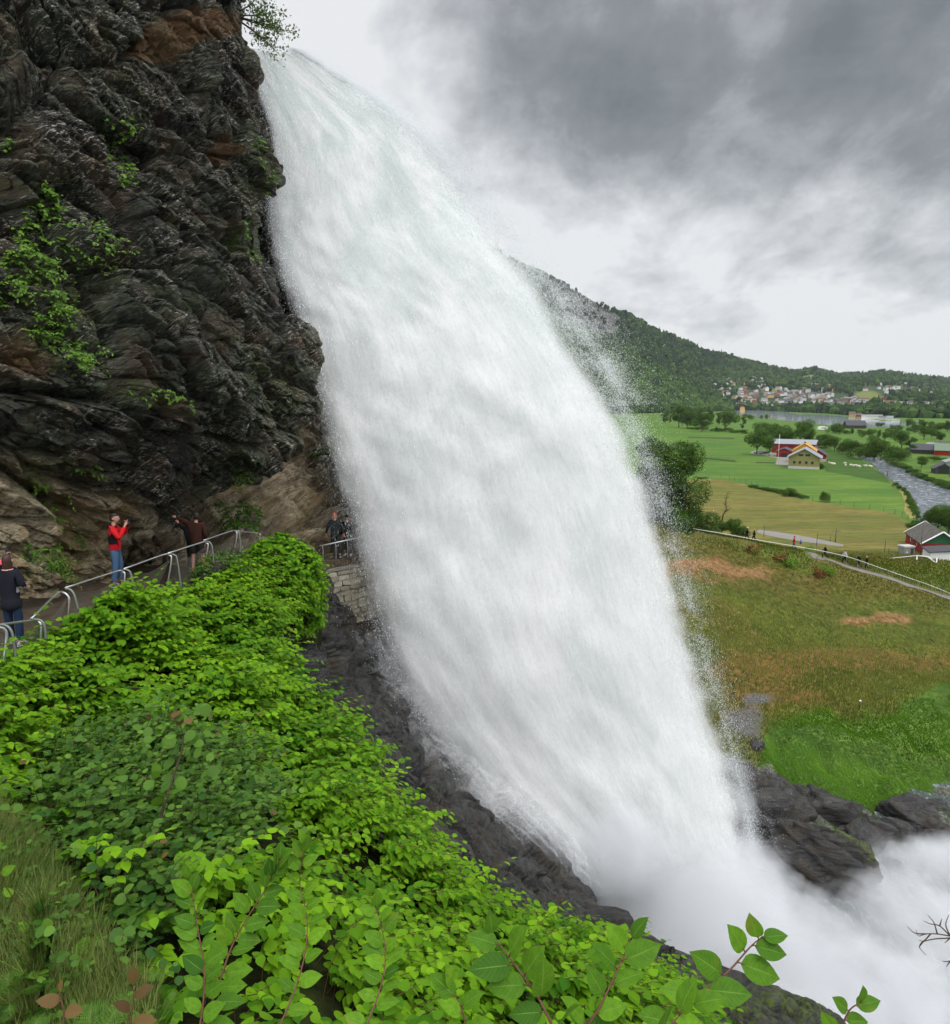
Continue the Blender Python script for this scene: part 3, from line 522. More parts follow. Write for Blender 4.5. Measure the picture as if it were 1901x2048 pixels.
b_right = [(1100, 640), (1180, 632), (1215, 590), (1250, 545), (1310, 575), (1370, 620), (1430, 670), (1480, 715), (1520, 735), (1580, 765), (1630, 815), (1680, 860), (1740, 885), (1790, 960), (1830, 1060), (1860, 1180), (1900, 1260), (1950, 1310), (1990, 1400), (2010, 1560), (2048, 1700), (2150, 1800), (2320, 1900)]
nu, nv = 300, 300
U = np.linspace(0, 1, nu)[None]; yy = np.linspace(0, 1, nv)[:, None]
xr_ = lambda y: np.interp(y, *np.array(b_right).T)
Yb = 1090+(2320-1090)*yy+0*U
Xb = -500+(xr_(Yb)+500)*U; topb = np.interp(Xb, *np.array(b_top).T); Yb2 = topb+(2320-topb)*yy; Xb = -500+(xr_(Yb2)+500)*U; Yb2 = np.interp(Xb, *np.array(b_top).T)*(1-yy)+2320*yy
Gb = P(Xb, Yb2, Tb(Xb, Yb2)*1.0)
BN = gnorm(Gb); BN *= np.sign((BN*(-Gb)).sum(-1).mean())
down = nrm(Gb)*np.array([1, 1, .2])
Gs = Gb-BN*.42+0*down; Gs[..., 2] += .06*fbm(Gs*1.2, 3)-.10
# skirts so the bank stays solid from the side
sk = Gs[:, -1]+np.array([.3, .5, -2.5]); Gs2 = np.concatenate([Gs, (Gs[:, -1]*.5+sk*.5+np.array([.15, .1, .3]))[:, None], sk[:, None]], 1)
def m_soil():
    m = NT('bank_soil'); p = m.geo(); n = m.noise(p, 3., 6, .7); c = m.mix(m.ramp(n, [(.4, 0.), (.62, 1.)]), (.012, .010, .006), (.030, .042, .010)); c = m.mix(m.math('MULTIPLY', m.attr('moss'), m.ramp(n, [(.35, .6), (.6, 1.)])), c, (.07, .10, .014)); return m.fin(m.pbsdf(c, .95, .05, m.bump(n, 1., .08)))
M_SOIL = m_soil()
sx, sy, _ = proj(Gs2); moss = sstep(1960, 1990, sy)*sstep(1350, 1420, sx)
tag(mk('bank_ground', Gs2, gridf(*Gs2.shape[:2]), M_SOIL, attrs={'moss': moss.ravel()}), kind='structure')
# ================================================================== WATERFALL
wv = np.array([0, .1, .2, .3, .4, .5, .6, .7, .8, .9, 1.0, 1.1, 1.2])
wL = np.array([(478, 80), (508, 180), (545, 300), (515, 430), (545, 560), (605, 670), (615, 810), (640, 950), (680, 1130), (735, 1320), (860, 1520), (1050, 1700), (1210, 1880)], float)
wR = np.array([(572, 86), (715, 172), (842, 258), (935, 362), (1025, 470), (1125, 585), (1255, 780), (1322, 940), (1378, 1140), (1440, 1370), (1495, 1560), (1525, 1740), (1560, 1900)], float)
tL = np.array([30.5, 30., 29.6, 29.4, 29.2, 29., 28.8, 28.8, 28.8, 29.4, 30.5, 31, 31.5]); tR = np.array([31, 32, 32.8, 33.5, 34, 34.5, 35.2, 35.6, 36, 36.3, 36.6, 37, 37.5])
_vs = np.linspace(0, 1.2, 121); _k = lambda a: np.interp(_vs, wv, a)
def _sm(a):
    a = _k(a); w = np.ones(9)/9; return np.convolve(np.pad(a, 4, mode='edge'), w, 'valid')
_Lx, _Ly, _Rx, _Ry, _tl, _tr = _sm(wL[:, 0]), _sm(wL[:, 1]), _sm(wR[:, 0]), _sm(wR[:, 1]), _sm(tL), _sm(tR)
def flow(u, v):
    g = lambda a: np.interp(v, _vs, a)
    return P(g(_Lx)*(1-u)+g(_Rx)*u, g(_Ly)*(1-u)+g(_Ry)*u, g(_tl)*(1-u)+g(_tr)*u)
def half(v): return .25+2.1*sstep(0, .55, v)+.8*sstep(.6, 1.1, v)      # how thick the fall is, in metres either way
def m_fall():
    m = NT('falling_water'); uv = m.n('ShaderNodeCombineXYZ', {0: m.attr('fu'), 1: m.attr('fv'), 2: m.attr('fk')}).outputs[0]; ed = m.attr('edge'); de = m.attr('dens')
    a = m.noise(m.map(uv, (6, 9, 1)), 1., 5, .52, .9); b = m.noise(m.map(uv, (60, 30, 3)), 1., 5, .66, .5)
    g = m.noise(m.map(m.geo(), (1, 1, .55)), 9., 5, .80); f = m.noise(m.geo(), 34., 2, .7)
    s = m.math('ADD', m.math('MULTIPLY', a, .56), m.math('MULTIPLY', b, .36)); s = m.math('ADD', s, m.math('MULTIPLY', g, .30)); s = m.math('ADD', s, m.math('MULTIPLY', f, .22))   # centre about .72
    thr = m.math('SUBTRACT', 1.22, m.math('MULTIPLY', ed, m.math('ADD', .50, m.math('MULTIPLY', de, .30))))
    al = m.n('ShaderNodeMapRange', {0: m.math('SUBTRACT', s, thr), 1: -.20, 2: .40, 3: 0., 4: 1.}).outputs[0]
    al = m.math('MULTIPLY', al, m.attr('opac'))
    col = m.mix(m.math('MULTIPLY', m.ramp(a, [(.34, 1.), (.58, 0.)]), m.n('ShaderNodeMapRange', {0: m.attr('fv'), 1: 0., 2: .75, 3: 1., 4: .35}).outputs[0]), (.93, .93, .93), (.71, .80, .77))
    nb = m.bump(a, .05, .6)
    d = m.n('ShaderNodeBsdfDiffuse', {'Color': col, 'Normal': nb}).outputs[0]; t = m.n('ShaderNodeBsdfTranslucent', {'Color': col}).outputs[0]
    w = m.n('ShaderNodeMixShader', {0: .45, 1: d, 2: t}).outputs[0]
    return m.fin(m.n('ShaderNodeMixShader', {0: al, 1: m.n('ShaderNodeBsdfTransparent').outputs[0], 2: w}).outputs[0])
M_FALL = m_fall()
def build_fall():
    VV, FF, A = [], [], {k: [] for k in ('fu', 'fv', 'fk', 'edge', 'dens', 'opac')}; off = 0; K = 9
    for k in range(K):
        s = k/(K-1)*2-1                                   # -1 nearest the viewer
        nr, nc = 300, 150; v = np.linspace(0, 1.2, nr)[:, None]+np.zeros((1, nc)); ext = .085; u = np.linspace(-ext, 1+ext, nc)[None]+np.zeros((nr, 1))
        p = flow(u, v); cu = 1-(2*np.clip(u, 0, 1)-1)**2; h = half(v)*np.sqrt(np.maximum(cu, .12)); nzv = fbm(np.stack([u*4+k*3.1, v*7, u*0+k*1.7], -1), 3)
        rd = nrm(p); p = p+rd*(s*h+nzv*(.2+.75*sstep(.05, .5, v)))[..., None]
        en = fbm(np.stack([u*0+k*.35, v*22, u*1.5+(u > .5)*5], -1), 5); en2 = fbm(np.stack([u*0+k*.5+7, v*75, u*2], -1), 4)
        wid = .05+.10*sstep(.0, .3, v)+.05*abs(s)
        lw = np.interp(v, [0, .15, .3, .45, .5, .75, .85, .95, 1.2], [.08, .13, .14, .10, .08, .20, .22, .14, .16])   # left side thins into spray before the rock
        e = sstep(-.045+.05*en+.02*en2, lw, u)*sstep(-.045+.085*en+.045*en2, wid+.03, 1-u)
        e = e*sstep(.0, .02, v)
        e *= 1-.35*np.exp(-(((v-.56)/.06)**2+((u-1.0)/.14)**2))            # thinner spray at the shoulder half way down
        cl = fbm(np.stack([u*2.2+k*2., v*5, u*0+k*1.3], -1), 4)
        VV.append(p.reshape(-1, 3)); FF.append(gridf(nr, nc)+off); off += nr*nc
        for n_, a in (('fu', u), ('fv', v), ('fk', u*0+k*3.7), ('edge', e), ('dens', .55+.7*cl+.25*sstep(.3, .9, v)), ('opac', .92-.92*sstep(1.02, 1.16, v))): A[n_].append(a.ravel())
    return tag(mk('waterfall', np.concatenate(VV), np.concatenate(FF), M_FALL, attrs={k: np.concatenate(a) for k, a in A.items()}), kind='structure')
build_fall()
# flying drops and threads, thickest along the outer curve
def m_drop():
    m = NT('spray_drop'); d = m.n('ShaderNodeBsdfDiffuse', {'Color': (.93, .95, .96, 1)}).outputs[0]; t = m.n('ShaderNodeBsdfTranslucent', {'Color': (.93, .95, .96, 1)}).outputs[0]
    return m.fin(m.n('ShaderNodeMixShader', {0: .5, 1: d, 2: t}).outputs[0])
M_DROP = m_drop()
def drops(name, n, ufn, vfn, rad, seed, stretch=2.5, smin=.005, smax=.02, keep=None):
    rs = np.random.RandomState(seed); u = ufn(rs, n); v = vfn(rs, n); p = flow(u, v); q = flow(u, np.minimum(v+.01, 1.2)); ax = nrm(q-p)
    p = p+nrm(p)*(rs.normal(size=n)*half(v)*.8)[:, None]
    if keep is not None: k = rs.rand(n) < keep(u, v, p); p, ax = p[k], ax[k]
    n = len(p); s = smin*(smax/smin)**(rs.rand(n)**2); T = np.array([(1, 0, -.5), (-.5, .87, -.5), (-.5, -.87, -.5), (0, 0, 1.)]); b = nrm(np.cross(ax, rs.normal(size=(n, 3)))); c = np.cross(ax, b)
    V = p[:, None]+s[:, None, None]*(T[None, :, 0:1]*b[:, None]+T[None, :, 1:2]*c[:, None]+T[None, :, 2:3]*ax[:, None]*(stretch*(.6+rs.rand(n)))[:, None, None])
    Fc = (np.array([[0, 2, 1], [0, 1, 3], [1, 2, 3], [2, 0, 3]])[None]+(np.arange(n)*4)[:, None, None]).reshape(-1, 3)
    return tag(mk(name, V, Fc, M_DROP, smooth=False), 'fine white drops flying off the waterfall', 'spray', kind='stuff')
def clump(u, v, p): return np.clip(.42+.9*fbm(np.stack([u*9, v*30, u*0+2], -1), 4), .05, 1)
drops('spray', 330000, lambda r, n: .99-.06*r.exponential(1., n)+.055*r.exponential(.8, n), lambda r, n: r.uniform(.0, .62, n), 1, 1, 2.2, .004, .014, clump)
drops('spray', 170000, lambda r, n: .98-.05*r.exponential(1., n)+.03*r.exponential(.8, n), lambda r, n: r.uniform(.5, 1.1, n), 1, 2, 3., .004, .012, clump)
drops('spray', 90000, lambda r, n: .05+.08*r.exponential(1., n)-.04*r.exponential(.7, n), lambda r, n: r.uniform(.05, 1.05, n), 1, 3, 3.5, .004, .012, clump)
drops('spray', 90000, lambda r, n: r.uniform(.04, .97, n), lambda r, n: r.uniform(.03, .9, n), 1, 9, 3.2, .006, .020, clump)
# ---- thin film of water running over the wet rock beside the fall
def m_veil():
    m = NT('running_water'); uv = m.n('ShaderNodeCombineXYZ', {0: m.attr('fu'), 1: m.attr('fv'), 2: 0.}).outputs[0]; a = m.noise(m.map(uv, (5, 9, 1)), 1., 5, .6, .8); b = m.noise(m.map(uv, (34, 14, 1)), 1., 6, .7, 1.2); g = m.noise(m.geo(), 16., 4, .8)
    s = m.math('ADD', m.math('ADD', m.math('MULTIPLY', a, .5), m.math('MULTIPLY', b, .4)), m.math('MULTIPLY', g, .25)); al = m.n('ShaderNodeMapRange', {0: m.math('SUBTRACT', m.math('ADD', s, m.attr('edge')), 1.02), 1: -.22, 2: .50, 3: 0., 4: .60}).outputs[0]
    d = m.n('ShaderNodeBsdfDiffuse', {'Color': (.86, .87, .88, 1)}).outputs[0]; t = m.n('ShaderNodeBsdfTranslucent', {'Color': (.86, .87, .88, 1)}).outputs[0]; w = m.n('ShaderNodeMixShader', {0: .4, 1: d, 2: t}).outputs[0]
    return m.fin(m.n('ShaderNodeMixShader', {0: al, 1: m.n('ShaderNodeBsdfTransparent').outputs[0], 2: w}).outputs[0])
def veil():
    M_ = m_veil(); VV, FF, A = [], [], {k: [] for k in ('fu', 'fv', 'edge')}; off = 0; ee = np.interp(pyq, *np.array(w_edge).T)[:, None]
    J = slice(120, Gr2.shape[1]-10)
    for k in range(3):
        q = (Gr2+Nr*(.10+.30*k)-nrm(Gr)*(.15*k))[:, J]; d = (ee-rx_)[:, J]; v = np.repeat(pyq[:, None]/1000, q.shape[1], 1); wd = np.interp(pyq, [1120, 1250, 1400, 1520, 1640, 1760, 1840, 1900], [90, 140, 210, 200, 90, 14, 1, 1])[:, None]
        e = sstep(wd*1.25, -20, d)*.70*sstep(1215, 1300, pyq)[:, None]*sstep(2010, 1900, pyq)[:, None]+.16*fbm(q*.5+k*3, 4); e = np.where((d > wd*1.9) | (pyq[:, None] < 1200), -1, e)
        VV.append(q.reshape(-1, 3)); FF.append(gridf(*q.shape[:2])+off); off += q[..., 0].size
        for n_, a_ in (('fu', d/300+k*2.3), ('fv', v*3), ('edge', e)): A[n_].append(a_.ravel())
    tag(mk('running_water', np.concatenate(VV), np.concatenate(FF), M_, attrs={k: np.concatenate(a) for k, a in A.items()}), kind='structure')
veil()
# ---- mist boiling up from the plunge
def mist(name, lo, hi, dens_fn, label, col=(.97, .98, 1.)):
    m = NT(name+'_air'); d = dens_fn(m); v = m.n('ShaderNodeVolumePrincipled', {'Color': tuple(col)+(1,), 'Density': d, 'Anisotropy': .0}).outputs[0]; m.fin(v, True); m.mat.cycles.volume_step_rate = 1.0
    b = MB(); c = (np.array(lo)+np.array(hi))/2; b.box(c, np.array(hi)-np.array(lo)); o = b.build(name, m.mat); return tag(o, label, 'mist', kind='stuff')
def d_plunge(m):
    p = m.geo(); s = m.n('ShaderNodeSeparateXYZ', {0: p}).outputs; n = m.noise(p, .16, 5, .60, .3); n2 = m.noise(p, .55, 3, .6)
    tot = None
    for (px, py, t, rx, ry, rz, k) in MIST:
        c = P(px, py, t); v = m.n('ShaderNodeVectorMath', {0: p, 1: tuple(c)}, operation='SUBTRACT').outputs[0]; v = m.n('ShaderNodeVectorMath', {0: v, 1: (1/rx, 1/ry, 1/rz)}, operation='MULTIPLY').outputs[0]
        L = m.n('ShaderNodeVectorMath', {0: v}, operation='LENGTH').outputs['Value']; g = m.n('ShaderNodeMapRange', {0: L, 1: 1., 2: .0, 3: 0., 4: k}).outputs[0]; tot = g if tot is None else m.math('MAXIMUM', tot, g)
    x = m.math('ADD', tot, m.math('MULTIPLY', m.math('SUBTRACT', n, .5), 1.5)); x = m.math('ADD', x, m.math('MULTIPLY', m.math('SUBTRACT', n2, .5), .45))
    return m.math('MULTIPLY', m.n('ShaderNodeMapRange', {0: x, 1: .22, 2: .75, 3: 0., 4: 1.}).outputs[0], m.n('ShaderNodeMapRange', {0: tot, 1: 0., 2: .25, 3: 0., 4: .9}).outputs[0])
MIST = [(1760, 1850, 40.5, 6.5, 5, 4.0, 1.15), (1960, 1830, 41, 9, 6, 4.6, 1.2), (1060, 1640, 29.5, 3.5, 2, 2.4, .55), (1480, 1900, 37, 9, 8, 4.5, 1.25), (1700, 2010, 35, 9, 8, 4.5, 1.25), (1900, 1940, 37, 9, 8, 5.0, 1.2), (2100, 1900, 38, 9, 8, 5.0, 1.2), (1560, 2080, 31, 8, 7, 4.5, 1.2), (1850, 2150, 31, 9, 8, 5.5, 1.2), (1440, 1740, 38.5, 5, 4, 4.0, 1.0), (1310, 1830, 33.5, 4.5, 3.5, 3., 1.0), (1180, 1690, 30.5, 4.5, 3, 3.0, .85), (1490, 1600, 40, 3.4, 3, 3.5, .62), (1380, 1820, 32.5, 5.5, 3.5, 3.6, 1.15), (1300, 1700, 33, 4.5, 2.5, 3, .75)]
mist('mist', (-1, 22, -34), (42, 48, -12), d_plunge, 'white mist boiling up where the waterfall lands')
# ================================================================== FOLIAGE
M_KNOT = m_leafy('knotweed_leaf', (.034, .130, .004), (.190, .380, .010), .12, .34, .6)
M_HAZEL = m_leafy('hazel_leaf', (.022, .080, .008), (.115, .225, .022), .2, .25, .55)
M_RUSTY = m_leafy('reddish_leaf', (.07, .035, .014), (.17, .10, .03), .2, .25, .55)
M_FERN = m_leafy('fern_leaf', (.03, .10, .008), (.12, .26, .02), .2, .3, .5)
M_GRASS = m_leafy('grass_blade', (.040, .095, .010), (.24, .27, .08), .15, .2, .6)
M_STEM = simple('red_stem', (.11, .05, .025), .5, .3); M_BARK = simple('bark', (.075, .055, .038), .9, .15, var=.3); M_GSTEM = simple('green_stem', (.10, .12, .03), .6, .2)
M_TREE = m_leafy('tree_leaf', (.014, .042, .007), (.090, .165, .020), .15, .15, .7)
M_CLIFFLEAF = m_leafy('cliff_leaf', (.04, .10, .012), (.15, .28, .030), .2, .25, .55)
# one leaf: unit length along x, width along y, z up, folded at the midrib and drooping to a point
def leaf_tpl(w=(.30, .42, .34, .16), xs=(.10, .36, .62, .84), fold=.10, droop=.16, tip=1.):
    V = [(0, 0, 0)]+[(x, 0, -droop*x*x) for x in xs]+[(tip, 0, -droop*1.15)]
    for sg in (1, -1): V += [(x-.03, sg*a, fold*a*2-droop*x*x-.25*a*a) for x, a in zip(xs, w)]
    Fc = []
    for o, fl in ((6, 0), (10, 1)):
        T = [(0, 1, o), (1, 2, o+1), (1, o+1, o), (2, 3, o+2), (2, o+2, o+1), (3, 4, o+3), (3, o+3, o+2), (4, 5, o+3)]
        Fc += [t[::-1] if fl == 0 else t for t in T]
    return np.array(V), np.array(Fc)
LEAF = leaf_tpl(); LEAF_R = leaf_tpl((.34, .48, .44, .24), (.10, .36, .66, .88), .06, .10, .99); LEAF_S = (np.array([(0, 0, 0), (.35, .30, .05), (.35, -.30, .05), (.75, .2, -.02), (.75, -.2, -.02), (1, 0, -.12), (.5, 0, -.03)]), np.array([(0, 6, 1), (0, 2, 6), (1, 6, 3), (2, 4, 6), (3, 6, 5), (6, 4, 5)]))
def place_leaves(tpl, pos, ax, nn_, size, tone):
    V, Fc = tpl; n = len(pos); x = nrm(ax); z = nrm(nn_-x*(nn_*x).sum(-1, keepdims=True)); y = np.cross(z, x)
    W = pos[:, None]+size[:, None, None]*(V[None, :, 0:1]*x[:, None]+V[None, :, 1:2]*y[:, None]+V[None, :, 2:3]*z[:, None])
    return W.reshape(-1, 3), (Fc[None]+(np.arange(n)*len(V))[:, None, None]).reshape(-1, Fc.shape[1]), np.repeat(tone, len(V))
def join(parts):
    V, Fs, T = [], [], []; o = 0
    for v, f, t in parts: V.append(v); Fs.append(f+o); T.append(t); o += len(v)
    return np.concatenate(V), np.concatenate(Fs), np.concatenate(T)
def tubes_np(A, B, r, n=3):
    """many thin straight stems at once"""
    t = nrm(B-A); u = nrm(np.cross(t, np.array([.3, .8, .1]))); w = np.cross(t, u); m = len(A); a = np.arange(n)*2*math.pi/n
    ring = (np.cos(a)[None, :, None]*u[:, None]+np.sin(a)[None, :, None]*w[:, None]); r = np.broadcast_to(r, (m,))[:, None, None]
    V = np.concatenate([A[:, None]+ring*r, B[:, None]+ring*r*.7], 1).reshape(-1, 3)
    F0 = np.array([(i, (i+1) % n, n+(i+1) % n, n+i) for i in range(n)]); return V, (F0[None]+(np.arange(m)*2*n)[:, None, None]).reshape(-1, 4)
def sample_surface(G_, N_, n, rs, dens=None):
    a = np.linalg.norm(np.cross(G_[1:, :-1]-G_[:-1, :-1], G_[:-1, 1:]-G_[:-1, :-1]), axis=-1)
    if dens is not None: a = a*dens[:-1, :-1]
    c = np.cumsum(a.ravel()); k = np.searchsorted(c, rs.rand(n)*c[-1]); i, j = np.divmod(k, a.shape[1]); fi = rs.rand(n)[:, None]; fj = rs.rand(n)[:, None]
    p = (G_[i, j]*(1-fi)+G_[i+1, j]*fi)*(1-fj)+(G_[i, j+1]*(1-fi)+G_[i+1, j+1]*fi)*fj; return p, N_[i, j]
def shoots(p, N_, rs, L, nl, leaf, out, tpl=LEAF, lean=.55, tone0=.45, droopy=.35):
    """arching shoots: p base points, nl leaves alternating along each"""
    m = len(p); up = np.array([0, 0, 1.]); rnd = rs.normal(size=(m, 3))*.33; d0 = nrm(up*(1-lean)+N_*lean+rnd); d1 = nrm(out+rnd*.8+up*.1)
    Ls = L*(.55+1.0*rs.rand(m)**1.8); k = np.arange(nl)/(nl-1); tt_ = (.25+.75*k)[None, :, None]
    pos = p[:, None]+Ls[:, None, None]*(d0[:, None]*(tt_-.35*tt_**2)+d1[:, None]*.55*tt_**2)
    tan = nrm(d0[:, None]*(1-.7*tt_)+d1[:, None]*1.1*tt_); side = nrm(np.cross(tan, up+rs.normal(size=(m, 1, 3))*.15)); sg = np.where(np.arange(nl) % 2, 1., -1.)[None, :, None]*np.where(rs.rand(m) < .5, 1, -1)[:, None, None]
    ax = nrm(side*sg*(1-.6*tt_**3)+tan*(.45+.7*tt_**3)+rs.normal(size=(m, nl, 3))*.25-up*droopy)
    nr_ = nrm(up*.75+N_[:, None]*.55+rs.normal(size=(m, nl, 3))*.30+ax*.15)
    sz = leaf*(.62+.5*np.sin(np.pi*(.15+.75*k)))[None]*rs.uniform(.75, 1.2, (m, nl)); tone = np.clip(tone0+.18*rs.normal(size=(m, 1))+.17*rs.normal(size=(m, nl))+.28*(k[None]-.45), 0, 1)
    W = place_leaves(tpl, pos.reshape(-1, 3), ax.reshape(-1, 3), nr_.reshape(-1, 3), sz.ravel(), tone.ravel())
    idx = np.arange(0, nl, max(1, nl//3)); A = pos[:, idx[:-1]].reshape(-1, 3); B = pos[:, idx[1:]].reshape(-1, 3); base = p; 
    st = tubes_np(np.concatenate([base, A]), np.concatenate([pos[:, 0], B]), .0035); return W, st
rs = np.random.RandomState(11)
bx, by, bd = proj(Gb)
def inside(px, py, poly):
    poly = np.array(poly, float); r = np.zeros(np.shape(px), bool); j = len(poly)-1
    for i in range(len(poly)):
        xi, yi = poly[i]; xj, yj = poly[j]; c = ((yi > py) != (yj > py)) & (px < (xj-xi)*(py-yi)/(yj-yi+1e-9)+xi); r ^= c; j = i
    return r
hazel_poly = [(95, 1480), (200, 1440), (340, 1430), (470, 1470), (540, 1560), (500, 1650), (360, 1760), (310, 1850), (250, 1800), (180, 1690), (110, 1620)]
grass_poly = [(-600, 1520), (20, 1560), (110, 1630), (180, 1720), (250, 1830), (330, 1900), (350, 2400), (-600, 2400)]
mossy_poly = [(1330, 1960), (1480, 1985), (1600, 1990), (1900, 2100), (1900, 2400), (1300, 2400), (1380, 2060)]
ing = inside(bx, by, grass_poly); inh = inside(bx, by, hazel_poly); inm = inside(bx, by, mossy_poly)
dn = (~ing & ~inh & ~inm).astype(float)
out0 = nrm(np.array([.55, -.15, -.25]))
def near_far(pp, lo, hi): d = proj(pp)[2]; return (d >= lo) & (d < hi)
parts, stv = [], []; so_ = 0
lumps = fbm(Gb*.55+4, 3); Ssurf = Gb-BN*.42+(BN*.45+np.array([0, 0, .55]))*((np.clip(lumps, -.5, .6)*1.7+.02)*np.clip(bd/9, .35, 1.1)*sstep(1, .93, U+0*yy)*sstep(0, .05, yy+0*U))[..., None]
pock = sstep(-.30, .05, fbm(Gb*1.25+9, 3))
pts_, nn_ = sample_surface(Ssurf, BN, 12500, rs, dn*np.clip(bd/9, .35, 1.35)*(.12+1.1*pock))
lum = fbm(pts_*.45, 3)
dd = proj(pts_)[2]
for lo, hi, L, nl, lf, tpl in ((0, 5.5, .55, 9, .088, LEAF), (5.5, 10, .60, 10, .098, LEAF), (10, 40, .70, 10, .122, LEAF)):
    k = (dd >= lo) & (dd < hi)
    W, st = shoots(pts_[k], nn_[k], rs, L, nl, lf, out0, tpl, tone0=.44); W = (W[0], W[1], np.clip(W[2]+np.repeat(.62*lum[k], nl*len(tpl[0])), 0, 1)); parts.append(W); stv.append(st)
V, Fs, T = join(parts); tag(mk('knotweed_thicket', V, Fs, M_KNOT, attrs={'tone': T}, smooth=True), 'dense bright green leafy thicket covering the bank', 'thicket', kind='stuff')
def join4(L):
    V, Fs = [], []; o = 0
    for v, f in L: V.append(v); Fs.append(f+o); o += len(v)
    return np.concatenate(V), np.concatenate(Fs)
V, Fs = join4(stv); tag(mk('thicket_stems', V, Fs, M_STEM), 'thin reddish stems under the leaves', 'stems', kind='stuff')
# tall bush at the end of the railing
def bush(name, G_pts, label, cat, mat, nl=9, lf=.12, L=.6, tpl=LEAF, tone=.45, stem=M_STEM, group=None, out=None, lean=.8):
    base = G_pts[0].mean(0); r = empty(name, base, 0, label, cat, group); W, st = shoots(G_pts[0]-base, G_pts[1], rs, L, nl, lf, out0 if out is None else out, tpl, lean=lean, tone0=tone)
    mk('foliage', W[0], W[1], mat, r, attrs={'tone': W[2]}); mk('stem', st[0], st[1], stem, r); return r
def ellipsoid_pts(c, rx, ry, rz, n, lower=-.5):
    d = nrm(rs.normal(size=(n*2, 3))); d = d[d[:, 2] > lower][:n]; q = d*np.array([rx, ry, rz])*(.70+.30*rs.rand(len(d), 1))**.5*(1+.22*fbm(d*1.8+np.array(c), 3)[:, None]); return np.array(c)+q, nrm(d/np.array([rx, ry, rz]))
c0 = P(560, 1168, 21.0)
bush('leafy_bush', ellipsoid_pts(c0, 1.15, 1.2, 1.45, 900), 'tall rounded green bush hiding the child in green', 'bush', M_KNOT, 8, .115, .34, tone=.38, out=np.array([.2, -.2, -.5]))
bush('leafy_bush', ellipsoid_pts(P(440, 1158, 18.4), .75, .6, .6, 300), 'low dark feathery bush behind the last big railing post', 'bush', M_HAZEL, 8, .07, .4, LEAF_S, .3)
bush('leafy_bush', ellipsoid_pts(P(598, 1222, 21.6), .62, .8, .75, 420), 'hanging skirt of leaves between the round bush and the wet rock', 'bush', M_KNOT, 8, .10, .34, tone=.30, out=np.array([.1, -.2, -.9]))
# hazel scrub
hp, hn = sample_surface(Gb-BN*.25, BN, 1500, rs, inh.astype(float)); W, st = shoots(hp, hn, rs, .62, 9, .070, out0*.4, LEAF_R, lean=.3, tone0=.38, droopy=.15)
hz = empty('hazel_shrub', P(300, 1640, 6.3), 0, 'round leaved dull green hazel shrub in the middle of the bank', 'shrub'); bb = np.array(hz.location)
mk('foliage', W[0]-bb, W[1], M_HAZEL, hz, attrs={'tone': W[2]}); mk('stem', st[0]-bb, st[1], M_BARK, hz)
k = rs.choice(len(hp), 60); W2, _ = shoots(hp[k]+np.array([0, 0, .1]), hn[k], rs, .62, 2, .075, out0*.4, LEAF_R, lean=.2, tone0=.4); mk('foliage', W2[0]-bb, W2[1], M_RUSTY, hz, attrs={'tone': W2[2]})['label'] = 'scattered rusty brown leaves'
# ------------------------------------------------------------------ single sprays of large leaves close to the viewer
def spray(stem_px, leaves, label, name='knotweed_spray', rad=.0042, mat=M_KNOT, tone=.40, group='large leaved sprays close to the viewer'):
    """stem_px: [(px,py,t)], leaves: [(fraction along stem, angle on the picture plane deg, length m, tilt)]"""
    pts = smoothpts([P(*a) for a in stem_px], 8); b = pts[0]; r = empty(name, b, 0, label, 'plant', group); V, Fs = tube_np(pts-b, np.linspace(rad, rad*.35, len(pts)), 7); mk('stem', V, Fs, M_STEM, r)
    n = len(pts)-1
    for (fr, ang, L, tilt) in leaves:
        p = pts[int(fr*n)]-b; a = math.radians(ang); v = np.array([math.cos(a), 0, math.sin(a)])*math.cos(tilt)+np.array([0, -1, 0])*math.sin(tilt)*.7; pet = p+nrm(v)*L*.16
        Vp, Fp = tube_np([p, (p+pet)/2+np.array([0, 0, .003]), pet], [.0022, .0018, .0014], 5)
        nn = nrm(np.array([rs.normal()*.38-.1*math.cos(a), -.42+rs.normal()*.25, .85]))
        V2, F2, T2 = place_leaves(LEAF_BIG, pet[None], v[None], nn[None], np.array([L*.80]), np.array([np.clip(tone+rs.normal()*.22, 0, 1)]))
        lf = mk('leaf', V2, F2, M_KBIG if mat is M_KNOT else mat, r, attrs={'tone': T2, 'luv': LUV}); mk('petiole', Vp, Fp, M_STEM, lf)
    return r
def big_leaf():
    nx_, ny_ = 13, 9; xs = np.linspace(0, 1, nx_); W_ = np.interp(xs, [0, .06, .18, .34, .5, .66, .8, .91, 1], [0, .20, .31, .345, .325, .26, .165, .07, 0]); V = []
    for i, x in enumerate(xs):
        for j in range(ny_):
            s = j/(ny_-1)*2-1; y = s*W_[i]; xx = x-.10*abs(s)**1.5*math.exp(-x*5); z = .20*abs(y)-.30*y*y-.17*x*x+.010*math.sin((x*1.0-abs(s)*.18)*46)*(1-abs(s))*min(1, abs(s)*5); V.append((xx, y, z))
    return np.array(V), gridf(nx_, ny_)[:, ::-1]
LEAF_BIG = big_leaf(); LUV = np.array([(i/12, (j/8*2-1), 0) for i in range(13) for j in range(9)])
